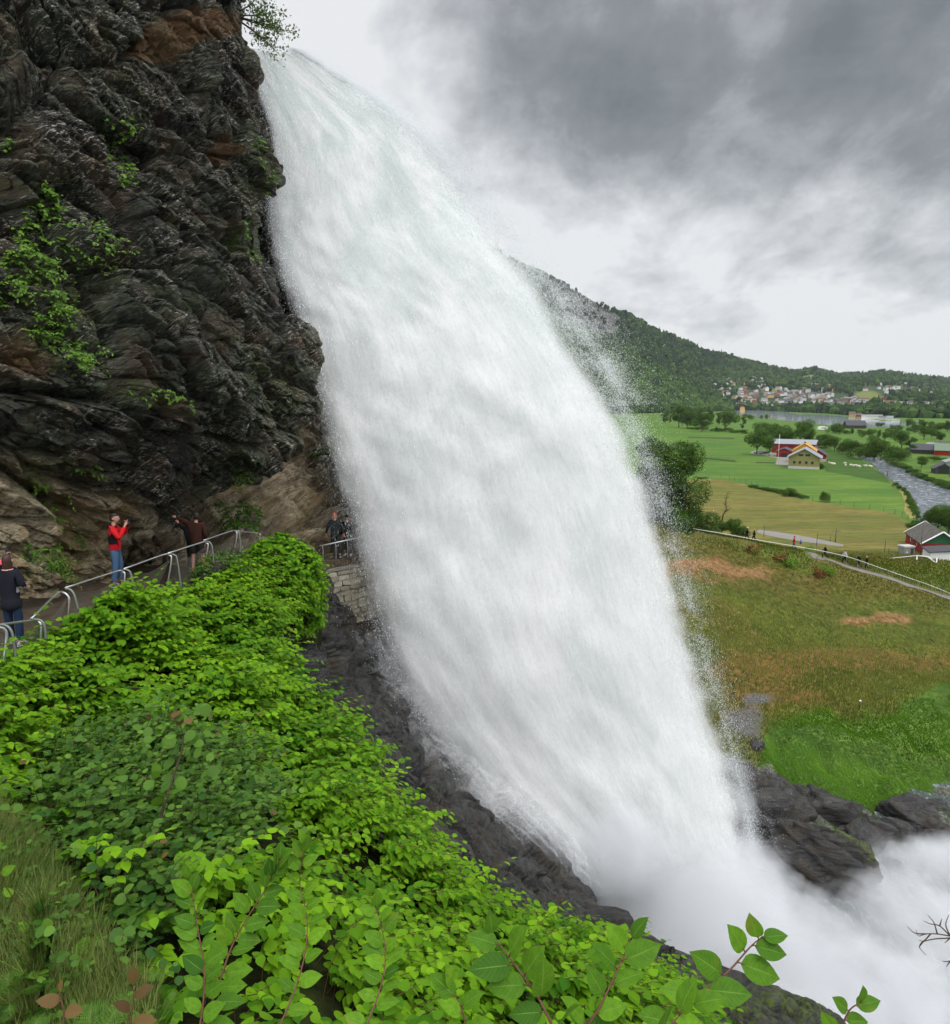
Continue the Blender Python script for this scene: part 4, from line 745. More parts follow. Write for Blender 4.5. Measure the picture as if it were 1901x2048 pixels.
def m_bigleaf():
    m = NT('veined_leaf'); a = m.n('ShaderNodeSeparateColor', {0: m.attr('luv', 'Color')}); x, y, _ = a.outputs; ay = m.math('ABSOLUTE', y); r = m.attr('tone')
    w = m.math('FRACT', m.math('MULTIPLY', m.math('SUBTRACT', x, m.math('MULTIPLY', ay, .26)), 8.)); vein = m.ramp(w, [(0., 1.), (.10, 0.), (.93, 0.), (1., 1.)]); mid = m.ramp(ay, [(.02, 1.), (.07, 0.)]); vv = m.math('MAXIMUM', m.math('MULTIPLY', vein, .55), mid)
    n = m.noise(m.obj(), 60, 4, .6); n2 = m.noise(m.obj(), 14, 3, .6); c = m.mix(r, (.022, .088, .005), (.150, .320, .012)); c = m.mix(m.ramp(n, [(.35, .35), (.6, 0.)]), c, (.018, .060, .008)); c = m.mix(m.ramp(n2, [(.60, 0.), (.72, .45)]), c, (.20, .19, .03)); c = m.mix(m.math('MULTIPLY', vv, .5), c, (.20, .34, .06))
    p = m.pbsdf(c, .6, .14, m.bump(m.math('SUBTRACT', m.math('MULTIPLY', n, .3), vv), .5, .002)); t = m.n('ShaderNodeBsdfTranslucent', {'Color': m.mix(.4, c, (.25, .42, .03))}).outputs[0]; return m.fin(m.n('ShaderNodeMixShader', {0: .25, 1: p, 2: t}).outputs[0])
M_KBIG = m_bigleaf()
def auto(n, ang, L, t0=.15, spread=58):
    return [(t0+(1-t0)*i/(n-1), (ang+(spread if i % 2 else -spread)*(1-.75*(i/(n-1))**3)+rs.normal()*8), L*(.9 if i < n-1 else .7)*rs.uniform(.82, 1.12), rs.uniform(-.25, .35)) for i in range(n)]
spray([(1330, 2090, 1.9), (1395, 1995, 1.92), (1455, 1945, 1.95), (1500, 1895, 1.97), (1523, 1875, 1.98)], [(.28, 160, .115, .1), (.32, 5, .13, .3), (.47, 140, .125, .1), (.60, -15, .135, .2), (.70, 118, .105, .1), (.80, -8, .105, .2), (.95, 112, .085, .0), (1., 12, .078, .1), (.10, 150, .13, .2), (.12, -30, .13, .3)], 'arching red stemmed spray with large leaves standing out against the white mist')
spray([(1120, 2120, 1.75), (1190, 2030, 1.75), (1235, 1940, 1.8), (1262, 1880, 1.85)], auto(9, 75, .12), 'upright spray with large leaves left of the one against the mist')
spray([(1130, 2110, 1.65), (1080, 2000, 1.7), (1030, 1930, 1.75), (985, 1870, 1.8)], auto(9, 125, .125), 'broad leaved spray leaning left at the bottom centre of the picture')
spray([(1640, 2130, 2.1), (1680, 2060, 2.1), (1700, 2020, 2.1), (1722, 2005, 2.1)], auto(6, 65, .095, spread=70), 'small spray cut off by the bottom edge under the mist')
spray([(1250, 2130, 1.5), (1320, 2070, 1.55), (1380, 2010, 1.6)], auto(7, 40, .12), 'low spray of large leaves at the bottom edge beside the mossy rock')
spray([(940, 2130, 2.1), (930, 2040, 2.1), (905, 1975, 2.15)], auto(7, 100, .12), 'spray with a yellowish top leaf at the bottom centre', tone=.6)
spray([(370, 2130, 2.6), (430, 1990, 2.9), (470, 1880, 3.1), (530, 1780, 3.2), (560, 1720, 3.2)], auto(24, 65, .14), 'tall thick stemmed spray rising from the bottom left centre', rad=.006)
0 and spray([(440, 2130, 2.7), (500, 2010, 2.9), (580, 1910, 3.0), (660, 1840, 3.1)], auto(20, 42, .135), 'leaning spray with red stem right of the tall thick stemmed one', rad=.0055)
spray([(395, 2090, 2.7), (410, 1960, 2.8), (395, 1850, 2.9), (380, 1760, 3.0)], auto(18, 95, .125), 'upright spray with paired leaves at the edge of the dark hollow')
spray([(540, 2100, 2.8), (600, 1950, 3.), (615, 1850, 3.1), (600, 1760, 3.2), (612, 1690, 3.2)], auto(20, 85, .12), 'light green spray standing highest above the middle of the bank', tone=.6)
spray([(700, 2130, 2.7), (760, 1980, 2.9), (770, 1890, 3.), (745, 1790, 3.1)], auto(18, 95, .12), 'light green spray between the tall ones and the wet rocks', tone=.55)
spray([(20, 1890, 4.4), (60, 1850, 4.3), (5, 1760, 4.2), (-5, 1700, 4.2)], auto(7, 80, .10), 'pale green spray coming in from the left edge above the grass', tone=.75)
spray([(120, 2130, 2.3), (128, 2030, 2.3), (118, 1985, 2.3)], auto(5, 90, .085, spread=75), 'short brown leaved spray beside the fern in the bottom left corner', mat=M_RUSTY)
spray([(250, 2130, 2.2), (262, 2040, 2.2), (270, 1970, 2.2)], auto(6, 85, .09, spread=70), 'short spray with reddish leaves right of the fern', mat=M_RUSTY)
# sapling
def sapling():
    pts = smoothpts([P(298, 1775, 5.6), P(318, 1650, 5.7), P(345, 1560, 5.8), P(366, 1490, 5.9), P(360, 1440, 5.9)], 8); b = pts[0]; r = empty('hazel_sapling', b, 0, 'slim bare stemmed sapling with a brown leafed tip above the hazel shrub', 'sapling')
    V, Fs = tube_np(pts-b, np.linspace(.016, .004, len(pts)), 7); mk('trunk', V, Fs, M_BARK, r); n = 46; k = rs.randint(len(pts)//2, len(pts), n); pos = pts[k]-b+rs.normal(size=(n, 3))*[.16, .16, .10]
    W = place_leaves(LEAF_R, pos, nrm(rs.normal(size=(n, 3))+[0, -.3, -.1]), nrm(rs.normal(size=(n, 3))*.4+[0, -.4, 1]), rs.uniform(.07, .11, n), rs.uniform(.2, .8, n)); mk('foliage', W[0], W[1], M_HAZEL, r, attrs={'tone': W[2]})
    pos = pts[-1]-b+rs.normal(size=(5, 3))*.05; W = place_leaves(LEAF_R, pos, nrm(rs.normal(size=(5, 3))), nrm(rs.normal(size=(5, 3))*.3+[0, -.6, .8]), rs.uniform(.07, .09, 5), rs.uniform(.2, .8, 5)); o = mk('foliage', W[0], W[1], M_RUSTY, r, attrs={'tone': W[2]}); o['label'] = 'rusty brown leaves at the tip'
sapling()
# ferns
def fern(px, py, t, n, L, label, az0=0.):
    b = P(px, py, t); r = empty('fern', b, 0, label, 'fern', 'ferns at the foot of the bank')
    for i in range(n):
        az = az0+2*math.pi*i/n+rs.normal()*.2; d = np.array([math.cos(az), math.sin(az), 0]); k = np.linspace(0, 1, 26)[:, None]; Lf = L*rs.uniform(.8, 1.15)
        sp = d*Lf*.75*k+np.array([0, 0, 1])*Lf*(.95*k-.75*k**2.2); tan = nrm(np.gradient(sp, axis=0)); sd_ = nrm(np.cross(tan, [0, 0, 1.])); q = []
        for sg in (1, -1):
            kk = np.arange(3, 26); w = Lf*.16*np.sin(np.pi*np.clip(kk/26., 0, 1)**.7)**.8+.01; ax = nrm(sd_[kk]*sg+tan[kk]*.45-np.array([0, 0, .12])); q.append(place_leaves(LEAF_T, sp[kk], ax, np.cross(ax, tan[kk])*sg*-1+np.array([0, 0, .4]), w, np.clip(.45+.15*rs.normal(size=len(kk)), 0, 1)))
        V, Fs, T = join(q); fr = mk('frond', V, Fs, M_FERN, r, attrs={'tone': T}); V, Fs = tube_np(sp, np.linspace(.004, .001, 26), 4); mk('frond_stalk', V, Fs, M_GSTEM, fr)
def pinna():
    V, Fc = [], []; n = 8
    for i in range(n):
        x = .06+.86*i/(n-1); w = .13*(1-x*.8)
        for sg in (1, -1): o = len(V); V += [(x-.05, 0, 0), (x+.055, 0, 0), (x+.05, sg*w, -.02)]; Fc.append((o, o+1, o+2) if sg > 0 else (o+1, o, o+2))
    return np.array(V), np.array(Fc)
LEAF_T = pinna()
fern(40, 2140, 2.6, 6, .30, 'bright green fern in the bottom left corner', .4); fern(180, 2140, 2.5, 6, .36, 'taller green fern between the two brown leaved sprays', .1); fern(640, 2180, 2.7, 6, .28, 'fern half hidden at the bottom edge under the tall sprays', .7); fern(20, 2010, 3.6, 6, .24, 'small fern among the grass at the left edge', .2)
# grass
def grass(name, p, N_, h, w, mat, tone, label, seed=1, bend=.5):
    rs_ = np.random.RandomState(seed); m = len(p); az = rs_.rand(m)*2*math.pi; d = np.stack([np.cos(az), np.sin(az), az*0], -1); H = h*rs_.uniform(.5, 1.3, m)[:, None]; s = np.cross(d, [0, 0, 1.])*w; up = nrm(np.array([0, 0, 1.])+N_*.3); bnd = bend*rs_.uniform(.3, 1.2, m)[:, None]
    a = p; b = p+up*H*.55+d*H*.18*bnd; c = p+up*H*(.98-.25*bnd)+d*H*.75*bnd
    V = np.stack([a-s, a+s, b-s*.8, b+s*.8, c], 1).reshape(-1, 3); Fc = (np.array([(0, 1, 3), (0, 3, 2), (2, 3, 4)])[None]+(np.arange(m)*5)[:, None, None]).reshape(-1, 3)
    return tag(mk(name, V, Fc, mat, attrs={'tone': np.repeat(np.clip(tone, 0, 1), 5)}), label, 'grass', kind='stuff')
gp, gn = sample_surface(Gb-BN*.36, BN, 60000, rs, ing.astype(float)*np.clip(bd/5, .5, 1.5)); grass('grass', gp, gn, .30, .0032, M_GRASS, .55+.6*fbm(gp*.8, 3)+.28*rs.normal(size=len(gp)), 'long wild grass on the left of the bank', 5)
gp, gn = sample_surface(Gb-BN*.36, BN, 2600, rs, ing.astype(float)); W, st = shoots(gp, gn, rs, .22, 7, .045, out0*.3, LEAF_R, lean=.2, tone0=.35, droopy=.1); tag(mk('ground_weeds', W[0], W[1], M_HAZEL, attrs={'tone': W[2]}), 'small low weeds among the wild grass', 'weeds', kind='stuff')
kx = (sx[:, :-2] > 1330) & (sy[:, :-2] > 1955); 
gp, gn = sample_surface(Gs, BN, 30000, rs, kx[:, :Gs.shape[1]] if kx.shape == Gs.shape[:2] else inm.astype(float)); grass('moss', gp, gn, .09, .003, M_GRASS, .45+.4*fbm(gp*1.5, 3)+.2*rs.normal(size=len(gp)), 'short mossy grass on the rock shelf at the bottom edge', 6)
# ================================================================== TREES, BUSHES, BUILDINGS, FENCES IN THE VALLEY
def crown_mesh(seed, n, leaf, shape='round'):
    rs_ = np.random.RandomState(seed); L = []
    k = {'round': 11, 'tall': 12, 'bush': 7, 'thin': 9, 'cone': 1}[shape]
    if shape == 'cone':
        z = rs_.rand(n)**.8; a = rs_.rand(n)*6.283; r = (1-z)*.26*(.45+.55*rs_.rand(n))*(1+.25*np.sin(z*40)); p = np.stack([r*np.cos(a), r*np.sin(a), .08+.92*z], -1); nr_ = nrm(np.stack([np.cos(a), np.sin(a), a*0+.4], -1))
    else:
        C = []
        for i in range(k):
            if shape == 'round': c = (rs_.normal()*.15, rs_.normal()*.15, rs_.uniform(.38, .82)); r = rs_.uniform(.14, .23)
            elif shape == 'tall': c = (rs_.normal()*.09, rs_.normal()*.09, .25+.68*i/k); r = rs_.uniform(.10, .17)
            elif shape == 'thin': c = (rs_.normal()*.07, rs_.normal()*.07, .35+.6*i/k); r = rs_.uniform(.05, .10)
            else: c = (rs_.normal()*.28, rs_.normal()*.28, rs_.uniform(.25, .62)); r = rs_.uniform(.22, .38)
            C.append((*c, r))
        C = np.array(C); w = C[:, 3]**2; j = rs_.choice(k, n, p=w/w.sum()); d = nrm(rs_.normal(size=(n, 3))); p = C[j, :3]+d*(C[j, 3]*(.55+.5*rs_.rand(n)**.6))[:, None]*np.array([1, 1, .85]); p += .05*np.stack([pnoise(p*9+q) for q in (1, 5, 9)], -1)
        keep = pnoise(p*11) > -.45; p, d = p[keep], d[keep]; nr_ = nrm(d+rs_.normal(size=d.shape)*.5); p[:, 2] = np.maximum(p[:, 2], .03)
    m = len(p); t = nrm(np.cross(nr_, rs_.normal(size=(m, 3)))); b = np.cross(nr_, t); s = leaf*rs_.uniform(.6, 1.4, m)[:, None]
    V = np.stack([p-t*s, p+b*s*.7, p+t*s, p-b*s*.7], 1); V[:, 1:4:2] -= np.array([0, 0, 1])*s[:, None]*.2; tone = np.clip(.45+.22*rs_.normal(size=m)+.5*pnoise(p*6), 0, 1)
    return V.reshape(-1, 3), np.arange(m*4).reshape(-1, 4), np.repeat(tone, 4)
def trunk_mesh(seed, shape):
    rs_ = np.random.RandomState(seed); mb = MB(); h = {'round': .62, 'tall': .85, 'bush': .3, 'thin': .92, 'cone': .95}[shape]; r = {'round': .022, 'tall': .018, 'bush': .012, 'thin': .010, 'cone': .014}[shape]
    pts = smoothpts([(0, 0, -.03), (rs_.normal()*.01, 0, h*.4), (rs_.normal()*.02, rs_.normal()*.02, h)], 4); mb.tube(pts, np.linspace(r, r*.3, len(pts)), 6)
    for i in range({'round': 7, 'tall': 7, 'bush': 5, 'thin': 6, 'cone': 0}[shape]):
        k = rs_.randint(len(pts)//3, len(pts)-1); a = rs_.rand()*6.28; q = pts[k]; l = .22 if shape != 'thin' else .1; e = q+np.array([math.cos(a)*l, math.sin(a)*l, l*.9]); mb.tube([q, (q+e)/2+np.array([0, 0, .02]), e], [r*.5, r*.35, r*.15], 5)
    return mb
PROTO = {}
def proto(shape, var, near):
    key = (shape, var, near)
    if key not in PROTO:
        n, lf = {2: (30000, .0085), 1: (7000, .015), 0: (1300, .030)}[near]
        if shape == 'bush': lf *= 1.5; n = int(n*.75)
        if shape == 'thin': n = int(n*.35)
        V, Fc, T = crown_mesh(hash(shape) % 1 + {'round': 1, 'tall': 2, 'bush': 3, 'thin': 4, 'cone': 5}[shape]*10+var, n, lf, shape)
        o = mk('crown', V, Fc, M_TREE, attrs={'tone': T}, smooth=False, link=False); tm = trunk_mesh(var+3, shape); t = tm.build('trunk', M_BARK, smooth=True); me = t.data; bpy.data.objects.remove(t); PROTO[key] = (o.data, me); bpy.data.objects.remove(o)
    return PROTO[key]
KIND = {'round': 'leafy_tree', 'tall': 'leafy_tree', 'bush': 'bush', 'thin': 'young_tree', 'cone': 'spruce_tree'}
def tree(px, py, hp, shape, label, group=None, near=1, wide=1., pos=None, t=None, name=None, cat=None):
    """px,py: foot in the picture; hp: height in picture pixels"""
    p = pos if pos is not None else (F(px, py) if t is None else P(px, py, t)); d = proj(p)[2]; H = hp*d/FPX; H = float(H); cr, tr = proto(shape, random.randrange(3), near)
    r = empty(name or KIND[shape], p, random.uniform(0, 6.28), label, cat or ('bush' if shape == 'bush' else 'tree'), group); r.scale = (H*wide, H*wide, H)
    a = bpy.data.objects.new('crown', cr); b = bpy.data.objects.new('trunk', tr)
    for o in (b, a): COL.objects.link(o); o.parent = r
    return r
def Tz(zx, zy, hz, *a, **k): px, py = Z1(zx, zy); return tree(px, py, hz*.3577, *a, **k)
# beside the fall, on the crest
def on_hill(px, py): return hill_pt(px, py)
for (px, py, h, sh, w, lb) in ((1318, 1040, 178, 'tall', 1.25, 'tall dark leafy tree standing closest to the edge of the waterfall'), (1362, 1035, 172, 'round', .85, 'tall leafy tree with a high round crown right of the darkest one'), (1290, 1050, 120, 'round', .9, 'broad tree half hidden by the spray'),
                               (1340, 1052, 92, 'bush', 1.1, 'light green bush at the foot of the tall trees'), (1385, 1058, 66, 'bush', 1.2, 'low bush under the right side of the tall trees'), (1405, 1062, 34, 'bush', 1.6, 'small bush between the tall trees and the path'), (1305, 1048, 60, 'bush', 1.3, 'bush at the edge of the spray above the first walkers')):
    tree(px, py, h, sh, lb, 'trees at the crest beside the fall', 2, w, pos=P(px, py, 94.)+np.array([0, 0, -1.]))
for (zx, zy, h, w, lb) in ((630, 1285, 105, 1.0, 'round bush beside the bare dead tree'), (690, 1300, 85, 1.1, 'round bush beside the two walkers in black'), (585, 1270, 60, 1.2, 'low bush at the foot of the bare dead tree'), (480, 1245, 40, 1.6, 'low scrub between the tall trees and the dead tree')):
    px, py = Z1(zx, zy); tree(px, py, h*.3577, 'bush', lb, 'bushes above the crest path', 1, w, pos=P(px, py, 96.)+np.array([0, 0, -.6]))
# dead tree
def dead_tree():
    b = P(*Z1(572, 1235), 98.); S_ = .40; r = empty('dead_tree', b, 0, 'bare dead tree with thin twigs above the crest path', 'tree'); mb = MB(); rs_ = np.random.RandomState(4)
    pts = smoothpts([(0, 0, -.3), (.3, 0, 2.2), (1.2, 0, 4.), (1.0, .2, 7.), (1.5, .2, 10.)], 5); mb.tube(pts, np.linspace(.3, .05, len(pts)), 6); mb.build('trunk', M_BARK, r, True); m2 = MB()
    for i in range(34):
        k = rs_.randint(len(pts)//3, len(pts)); a = rs_.rand()*6.28; l = rs_.uniform(.6, 2.); q = pts[k]; e = q+np.array([math.cos(a)*l, math.sin(a)*l, rs_.uniform(.1, .9)*l]); m2.tube([q, (q+e)/2+rs_.normal(size=3)*.1, e], [.07, .05, .025], 4)
    m2.build('branch', M_BARK, r, True); r.scale = (S_, S_, S_)
dead_tree()
# round the farm
Tz(765, 862, 155, 'round', 'largest round tree left of the red barn', near=1, wide=1.15); Tz(835, 872, 120, 'round', 'round tree touching the red barn on its left', near=1, wide=1.0); Tz(1040, 800, 45, 'round', 'small light tree behind the roof of the farm', near=1, wide=1.2)
for i, (zx, zy, h) in enumerate(((795, 770, 105), (850, 780, 100), (900, 785, 90), (950, 795, 110), (1010, 800, 140), (1060, 815, 105), (1110, 825, 95), (1150, 832, 85), (1200, 845, 90), (1245, 858, 85), (1290, 868, 95), (1335, 878, 100), (1375, 888, 115), (1420, 893, 150), (1460, 890, 120), (1500, 895, 105))):
    Tz(zx, zy, h, 'round' if i % 3 else 'bush', 'dark round tree in the belt along the near river bank', 'tree belt along the river', 1, random.uniform(1., 1.35))
for i, (zx, zy, h) in enumerate(((330, 712, 130), (375, 718, 125), (410, 715, 110), (435, 700, 95), (460, 735, 110), (500, 692, 85), (520, 690, 60), (555, 700, 75), (590, 735, 130), (640, 690, 40), (685, 740, 90), (540, 738, 30), (420, 720, 60), (350, 700, 80), (280, 700, 60), (255, 690, 70))):
    Tz(zx, zy, h, ('round', 'tall', 'thin', 'tall')[i % 4], 'dark tree in the loose group behind the far left fields', 'loose group of trees on the far left fields', 1, random.uniform(.9, 1.3))
for i in range(16): Tz(380+22*i, 722+1.7*i+random.uniform(-3, 3), random.uniform(14, 30), 'bush', 'low bush in the hedge crossing the far left fields', 'hedge on the far left fields', 0, random.uniform(1.2, 2.))
for i, (zx, zy, h) in enumerate(((700, 668, 32), (730, 668, 36), (820, 670, 34), (790, 668, 26), (1205, 745, 75), (1190, 742, 50), (1230, 752, 40), (1270, 750, 34), (1300, 752, 38), (1340, 756, 34), (1370, 716, 40), (1440, 712, 30), (1460, 714, 32), (1400, 770, 60), (1450, 770, 45), (1490, 745, 30), (1550, 730, 45), (1520, 728, 34),
                                 (1700, 780, 85), (1745, 775, 60), (1790, 790, 55), (1610, 720, 60), (1650, 735, 55), (1690, 725, 60), (1740, 735, 58), (1780, 730, 60), (1830, 738, 66), (1860, 740, 70), (1620, 745, 40), (1515, 775, 55), (1480, 790, 60), (1560, 765, 45))):
    Tz(zx, zy, h, ('round', 'bush', 'tall')[i % 3] if i != 10 else 'cone', 'dark tree on the flat fields between the farm and the lake', 'trees scattered on the far fields', 1 if h > 50 else 0, random.uniform(.95, 1.4))
Tz(1575, 838, 122, 'round', 'tall round tree standing alone on the far river bank', near=1, wide=1.05); Tz(1612, 880, 120, 'thin', 'thin ragged young tree beside the lone round tree', near=1, wide=1.3); Tz(1582, 890, 55, 'bush', 'small shrub in front of the lone round tree', near=1)
Tz(1685, 940, 70, 'round', 'round tree on the far bank above the dark sheds', near=1, wide=1.2); Tz(1760, 905, 40, 'bush', 'wide low bush behind the dark shed on the right', near=1, wide=2.0)
for i in range(30):
    f = i/29; Tz(1500+350*f, 905+150*f**.9+random.uniform(-5, 8), random.uniform(22, 40), 'bush', 'low bush along the far bank of the river', 'bushes along the far river bank', 0 if i < 8 else 1, random.uniform(1.0, 1.6))
for i in range(16):
    f = i/15; Tz(1545+120*f**.6, 1045+175*f, random.uniform(22, 38), 'bush', 'low bush along the near bank of the river', 'bushes along the near river bank', 1, random.uniform(.9, 1.4))
for zx, zy, h, w in ((1775, 1300, 165, 1.15), (1835, 1320, 185, 1.2), (1730, 1270, 90, 1.3), (1900, 1330, 190, 1.2)): Tz(zx, zy, h, 'round', 'big leafy tree behind the slate roofed barn', 'big trees behind the slate roofed barn', 2, w)
for i in range(9): Tz(1625+10*i, 1262+random.uniform(-8, 14), random.uniform(28, 50), 'bush', 'low bush left of the slate roofed barn', 'bushes left of the slate roofed barn', 1, random.uniform(1., 1.5))
for i in range(22):
    f = i/21; Tz(745+285*f, 1048+62*f, random.uniform(16, 30), 'bush', 'low bush in the hedge between the green and the dry field', 'hedge between the green and dry fields', 1, random.uniform(1.2, 1.8))
Tz(950, 1098, 58, 'bush', 'larger round bush standing out of the hedge', near=1, wide=1.15); Tz(1136, 1130, 78, 'bush', 'lone upright dark bush at the fence of the green field', near=1, wide=.65); Tz(1132, 945, 42, 'bush', 'dark bush at the right corner of the olive house', near=1, wide=1.2)
for zx in (440, 460, 480): Tz(zx, 1000, 14, 'bush', 'tiny bush at the left end of the dry field', 'tiny bushes at the dry field corner', 0, 1.8)
# ------------------------------------------------------------------ post and wire fences
M_WOODP = simple('weathered_wood', (.11, .095, .08), .9, .1); M_WIRE = simple('wire', (.25, .25, .25), .5, .3, .5)
def wire_fence(pix, step, h, label, zf=None, r=.05, pos=None, group=None, wires=3):
    pts = np.array([F(*p) if zf is None else hit(*p) for p in pix]) if pos is None else np.array(pos); seg = np.linalg.norm(np.diff(pts[:, :2], axis=0), axis=1); cum = np.r_[0, np.cumsum(seg)]; n = max(2, int(cum[-1]/step)); n = min(n, 95)
    s = np.linspace(0, cum[-1], n+1); q = np.stack([np.interp(s, cum, pts[:, i]) for i in range(3)], -1)
    if zf is not None: q[:, 2] = zf(q[:, 0], q[:, 1])
    b = q[0]; root = empty('wire_fence', b, 0, label, 'fence', group); base = None
    for i, p in enumerate(q):
        if base is None:
            mb = MB(); mb.tube([(0, 0, -.2), (0, 0, h)], [r, r*.85], 5); base = mb.build('post', M_WOODP, root); o = base
        else: o = base.copy(); COL.objects.link(o); o.parent = root
        o.location = p-b; o.rotation_euler = (random.gauss(0, .04), random.gauss(0, .04), 0)
    mb = MB()
    for k in range(wires): mb.tube(q-b+np.array([0, 0, h*(.35+.28*k)]), .008, 3)
    mb.build('wire', M_WIRE, root); return root
wire_fence([Z1(*p) for p in ((430, 992), (600, 1000), (740, 1036), (880, 1075), (1030, 1118), (1180, 1138), (1320, 1160), (1450, 1177), (1560, 1203), (1640, 1245))], 3.6, 1.25, 'long post and wire fence between the green and the dry field')
wire_fence([Z1(*p) for p in ((415, 872), (520, 882), (655, 896))], 5, 1.2, 'short fence line left of the farm yard')
wire_fence([Z1(*p) for p in ((1500, 1425), (1600, 1462), (1700, 1490), (1848, 1530), (1990, 1570))], 2.4, 1.2, 'post and wire fence along the road by the slate roofed barn')
wire_fence([Z1(*p) for p in ((805, 1325), (860, 1338), (1010, 1372), (1225, 1385), (1290, 1400), (1480, 1415))], 8.5, 2.2, 'sparse old fence posts beside the gravel lane', r=.06)
wire_fence([Z1(*p) for p in ((1000, 1372), (1090, 1405), (1250, 1478), (1400, 1522), (1600, 1585), (1848, 1660), (1960, 1695))], 3., .9, 'low post and wire fence along the footpath on the crest', zf=hill_z, r=.035)
# white handrail down the hillside
M_WHITE = simple('white_paint', (.74, .74, .72), .5, .3, var=.05); M_GREYW = simple('grey_wall', (.24, .25, .23), .8, .2)
def handrail():
    pix = [Z1(*p) for p in ((150, 1225), (270, 1253), (440, 1283), (600, 1310), (760, 1340), (960, 1373), (1140, 1405), (1300, 1443), (1440, 1492), (1600, 1548), (1720, 1590), (1848, 1640), (2000, 1700))]; tt_ = [92, 91.5, 91, 91, 91, 91, 91, 91, 91, 90, 89, 88, 85]
    pts = np.array([P(*a, t) for a, t in zip(pix, tt_)]); b = pts[0]; r = empty('handrail', b, 0, 'long white handrail running down the crest of the hillside', 'handrail'); mb = MB(); mb.tube(smoothpts(pts-b, 5), .032, 6); mb.build('rail', M_WHITE, r, True)
    q = smoothpts(pts, 5)[::2]
    for p in q: mb = MB(); zz = float(hill_z(p[0], p[1])); mb.tube([p-b, np.array([p[0], p[1], min(zz-.2, p[2]-.8)])-b], .018, 5); mb.build('post', M_GREYW, r)
handrail()
# ------------------------------------------------------------------ buildings
def mkm(name, c, **k): return simple(name, c, **k)
def m_boards(name, c, vert=True, sc=9.):
    m = NT(name); p = m.obj(); s = m.n('ShaderNodeSeparateXYZ', {0: p}).outputs; a = m.math('ADD', s[0], s[1]) if vert else s[2]; w = m.math('FRACT', m.math('MULTIPLY', a, sc*.5)); g = m.ramp(w, [(0., 0.), (.06, 1.), (.94, 1.), (1., 0.)]); n = m.noise(p, 2., 5, .65)
    col = m.mix(n, [x*.75 for x in c], [x*1.2 for x in c]); col = m.mix(m.math('MULTIPLY', m.math('SUBTRACT', 1., g), .5), col, [x*.4 for x in c]); return m.fin(m.pbsdf(col, .75, .2, m.bump(g, .3, .02)))
def m_tiles(name, c, sc=3.):
    m = NT(name); p = m.obj(); b = m.n('ShaderNodeTexBrick', {'Vector': m.map(p, (1, 1, 1), (math.radians(60), 0, 0)), 'Color1': tuple(x*.7 for x in c)+(1,), 'Color2': tuple(x*1.25 for x in c)+(1,), 'Mortar': tuple(x*.35 for x in c)+(1,), 'Scale': sc, 'Mortar Size': .015}); n = m.noise(p, 1.3, 6, .7)
    return m.fin(m.pbsdf(m.mix(m.ramp(n, [(.4, 0.), (.65, .7)]), b.outputs['Color'], [x*1.6 for x in c]), .8, .2, m.bump(b.outputs['Fac'], .3, .03)))
M_RED, M_OLIVE, M_YEL, M_GREENP, M_DARKW = m_boards('red_boards', (.25, .018, .018)), m_boards('olive_boards', (.235, .215, .085), False), m_boards('yellow_boards', (.50, .27, .055), False), m_boards('green_boards', (.025, .10, .045)), m_boards('dark_boards', (.045, .042, .042))
M_RSLATE, M_RGREY, M_RGREEN, M_RDARK = m_tiles('slate_roof', (.085, .08, .07)), simple('metal_roof', (.23, .25, .28), .5, .4), simple('green_metal_roof', (.10, .16, .09), .5, .4), simple('dark_roof', (.05, .05, .055), .6, .3)
M_GLASS = simple('window_glass', (.02, .022, .025), .1, .6); M_CONC = simple('pale_concrete', (.42, .41, .38), .9, .1, var=.2); M_WWALL = simple('white_wall', (.66, .66, .64), .8, .2, var=.06)
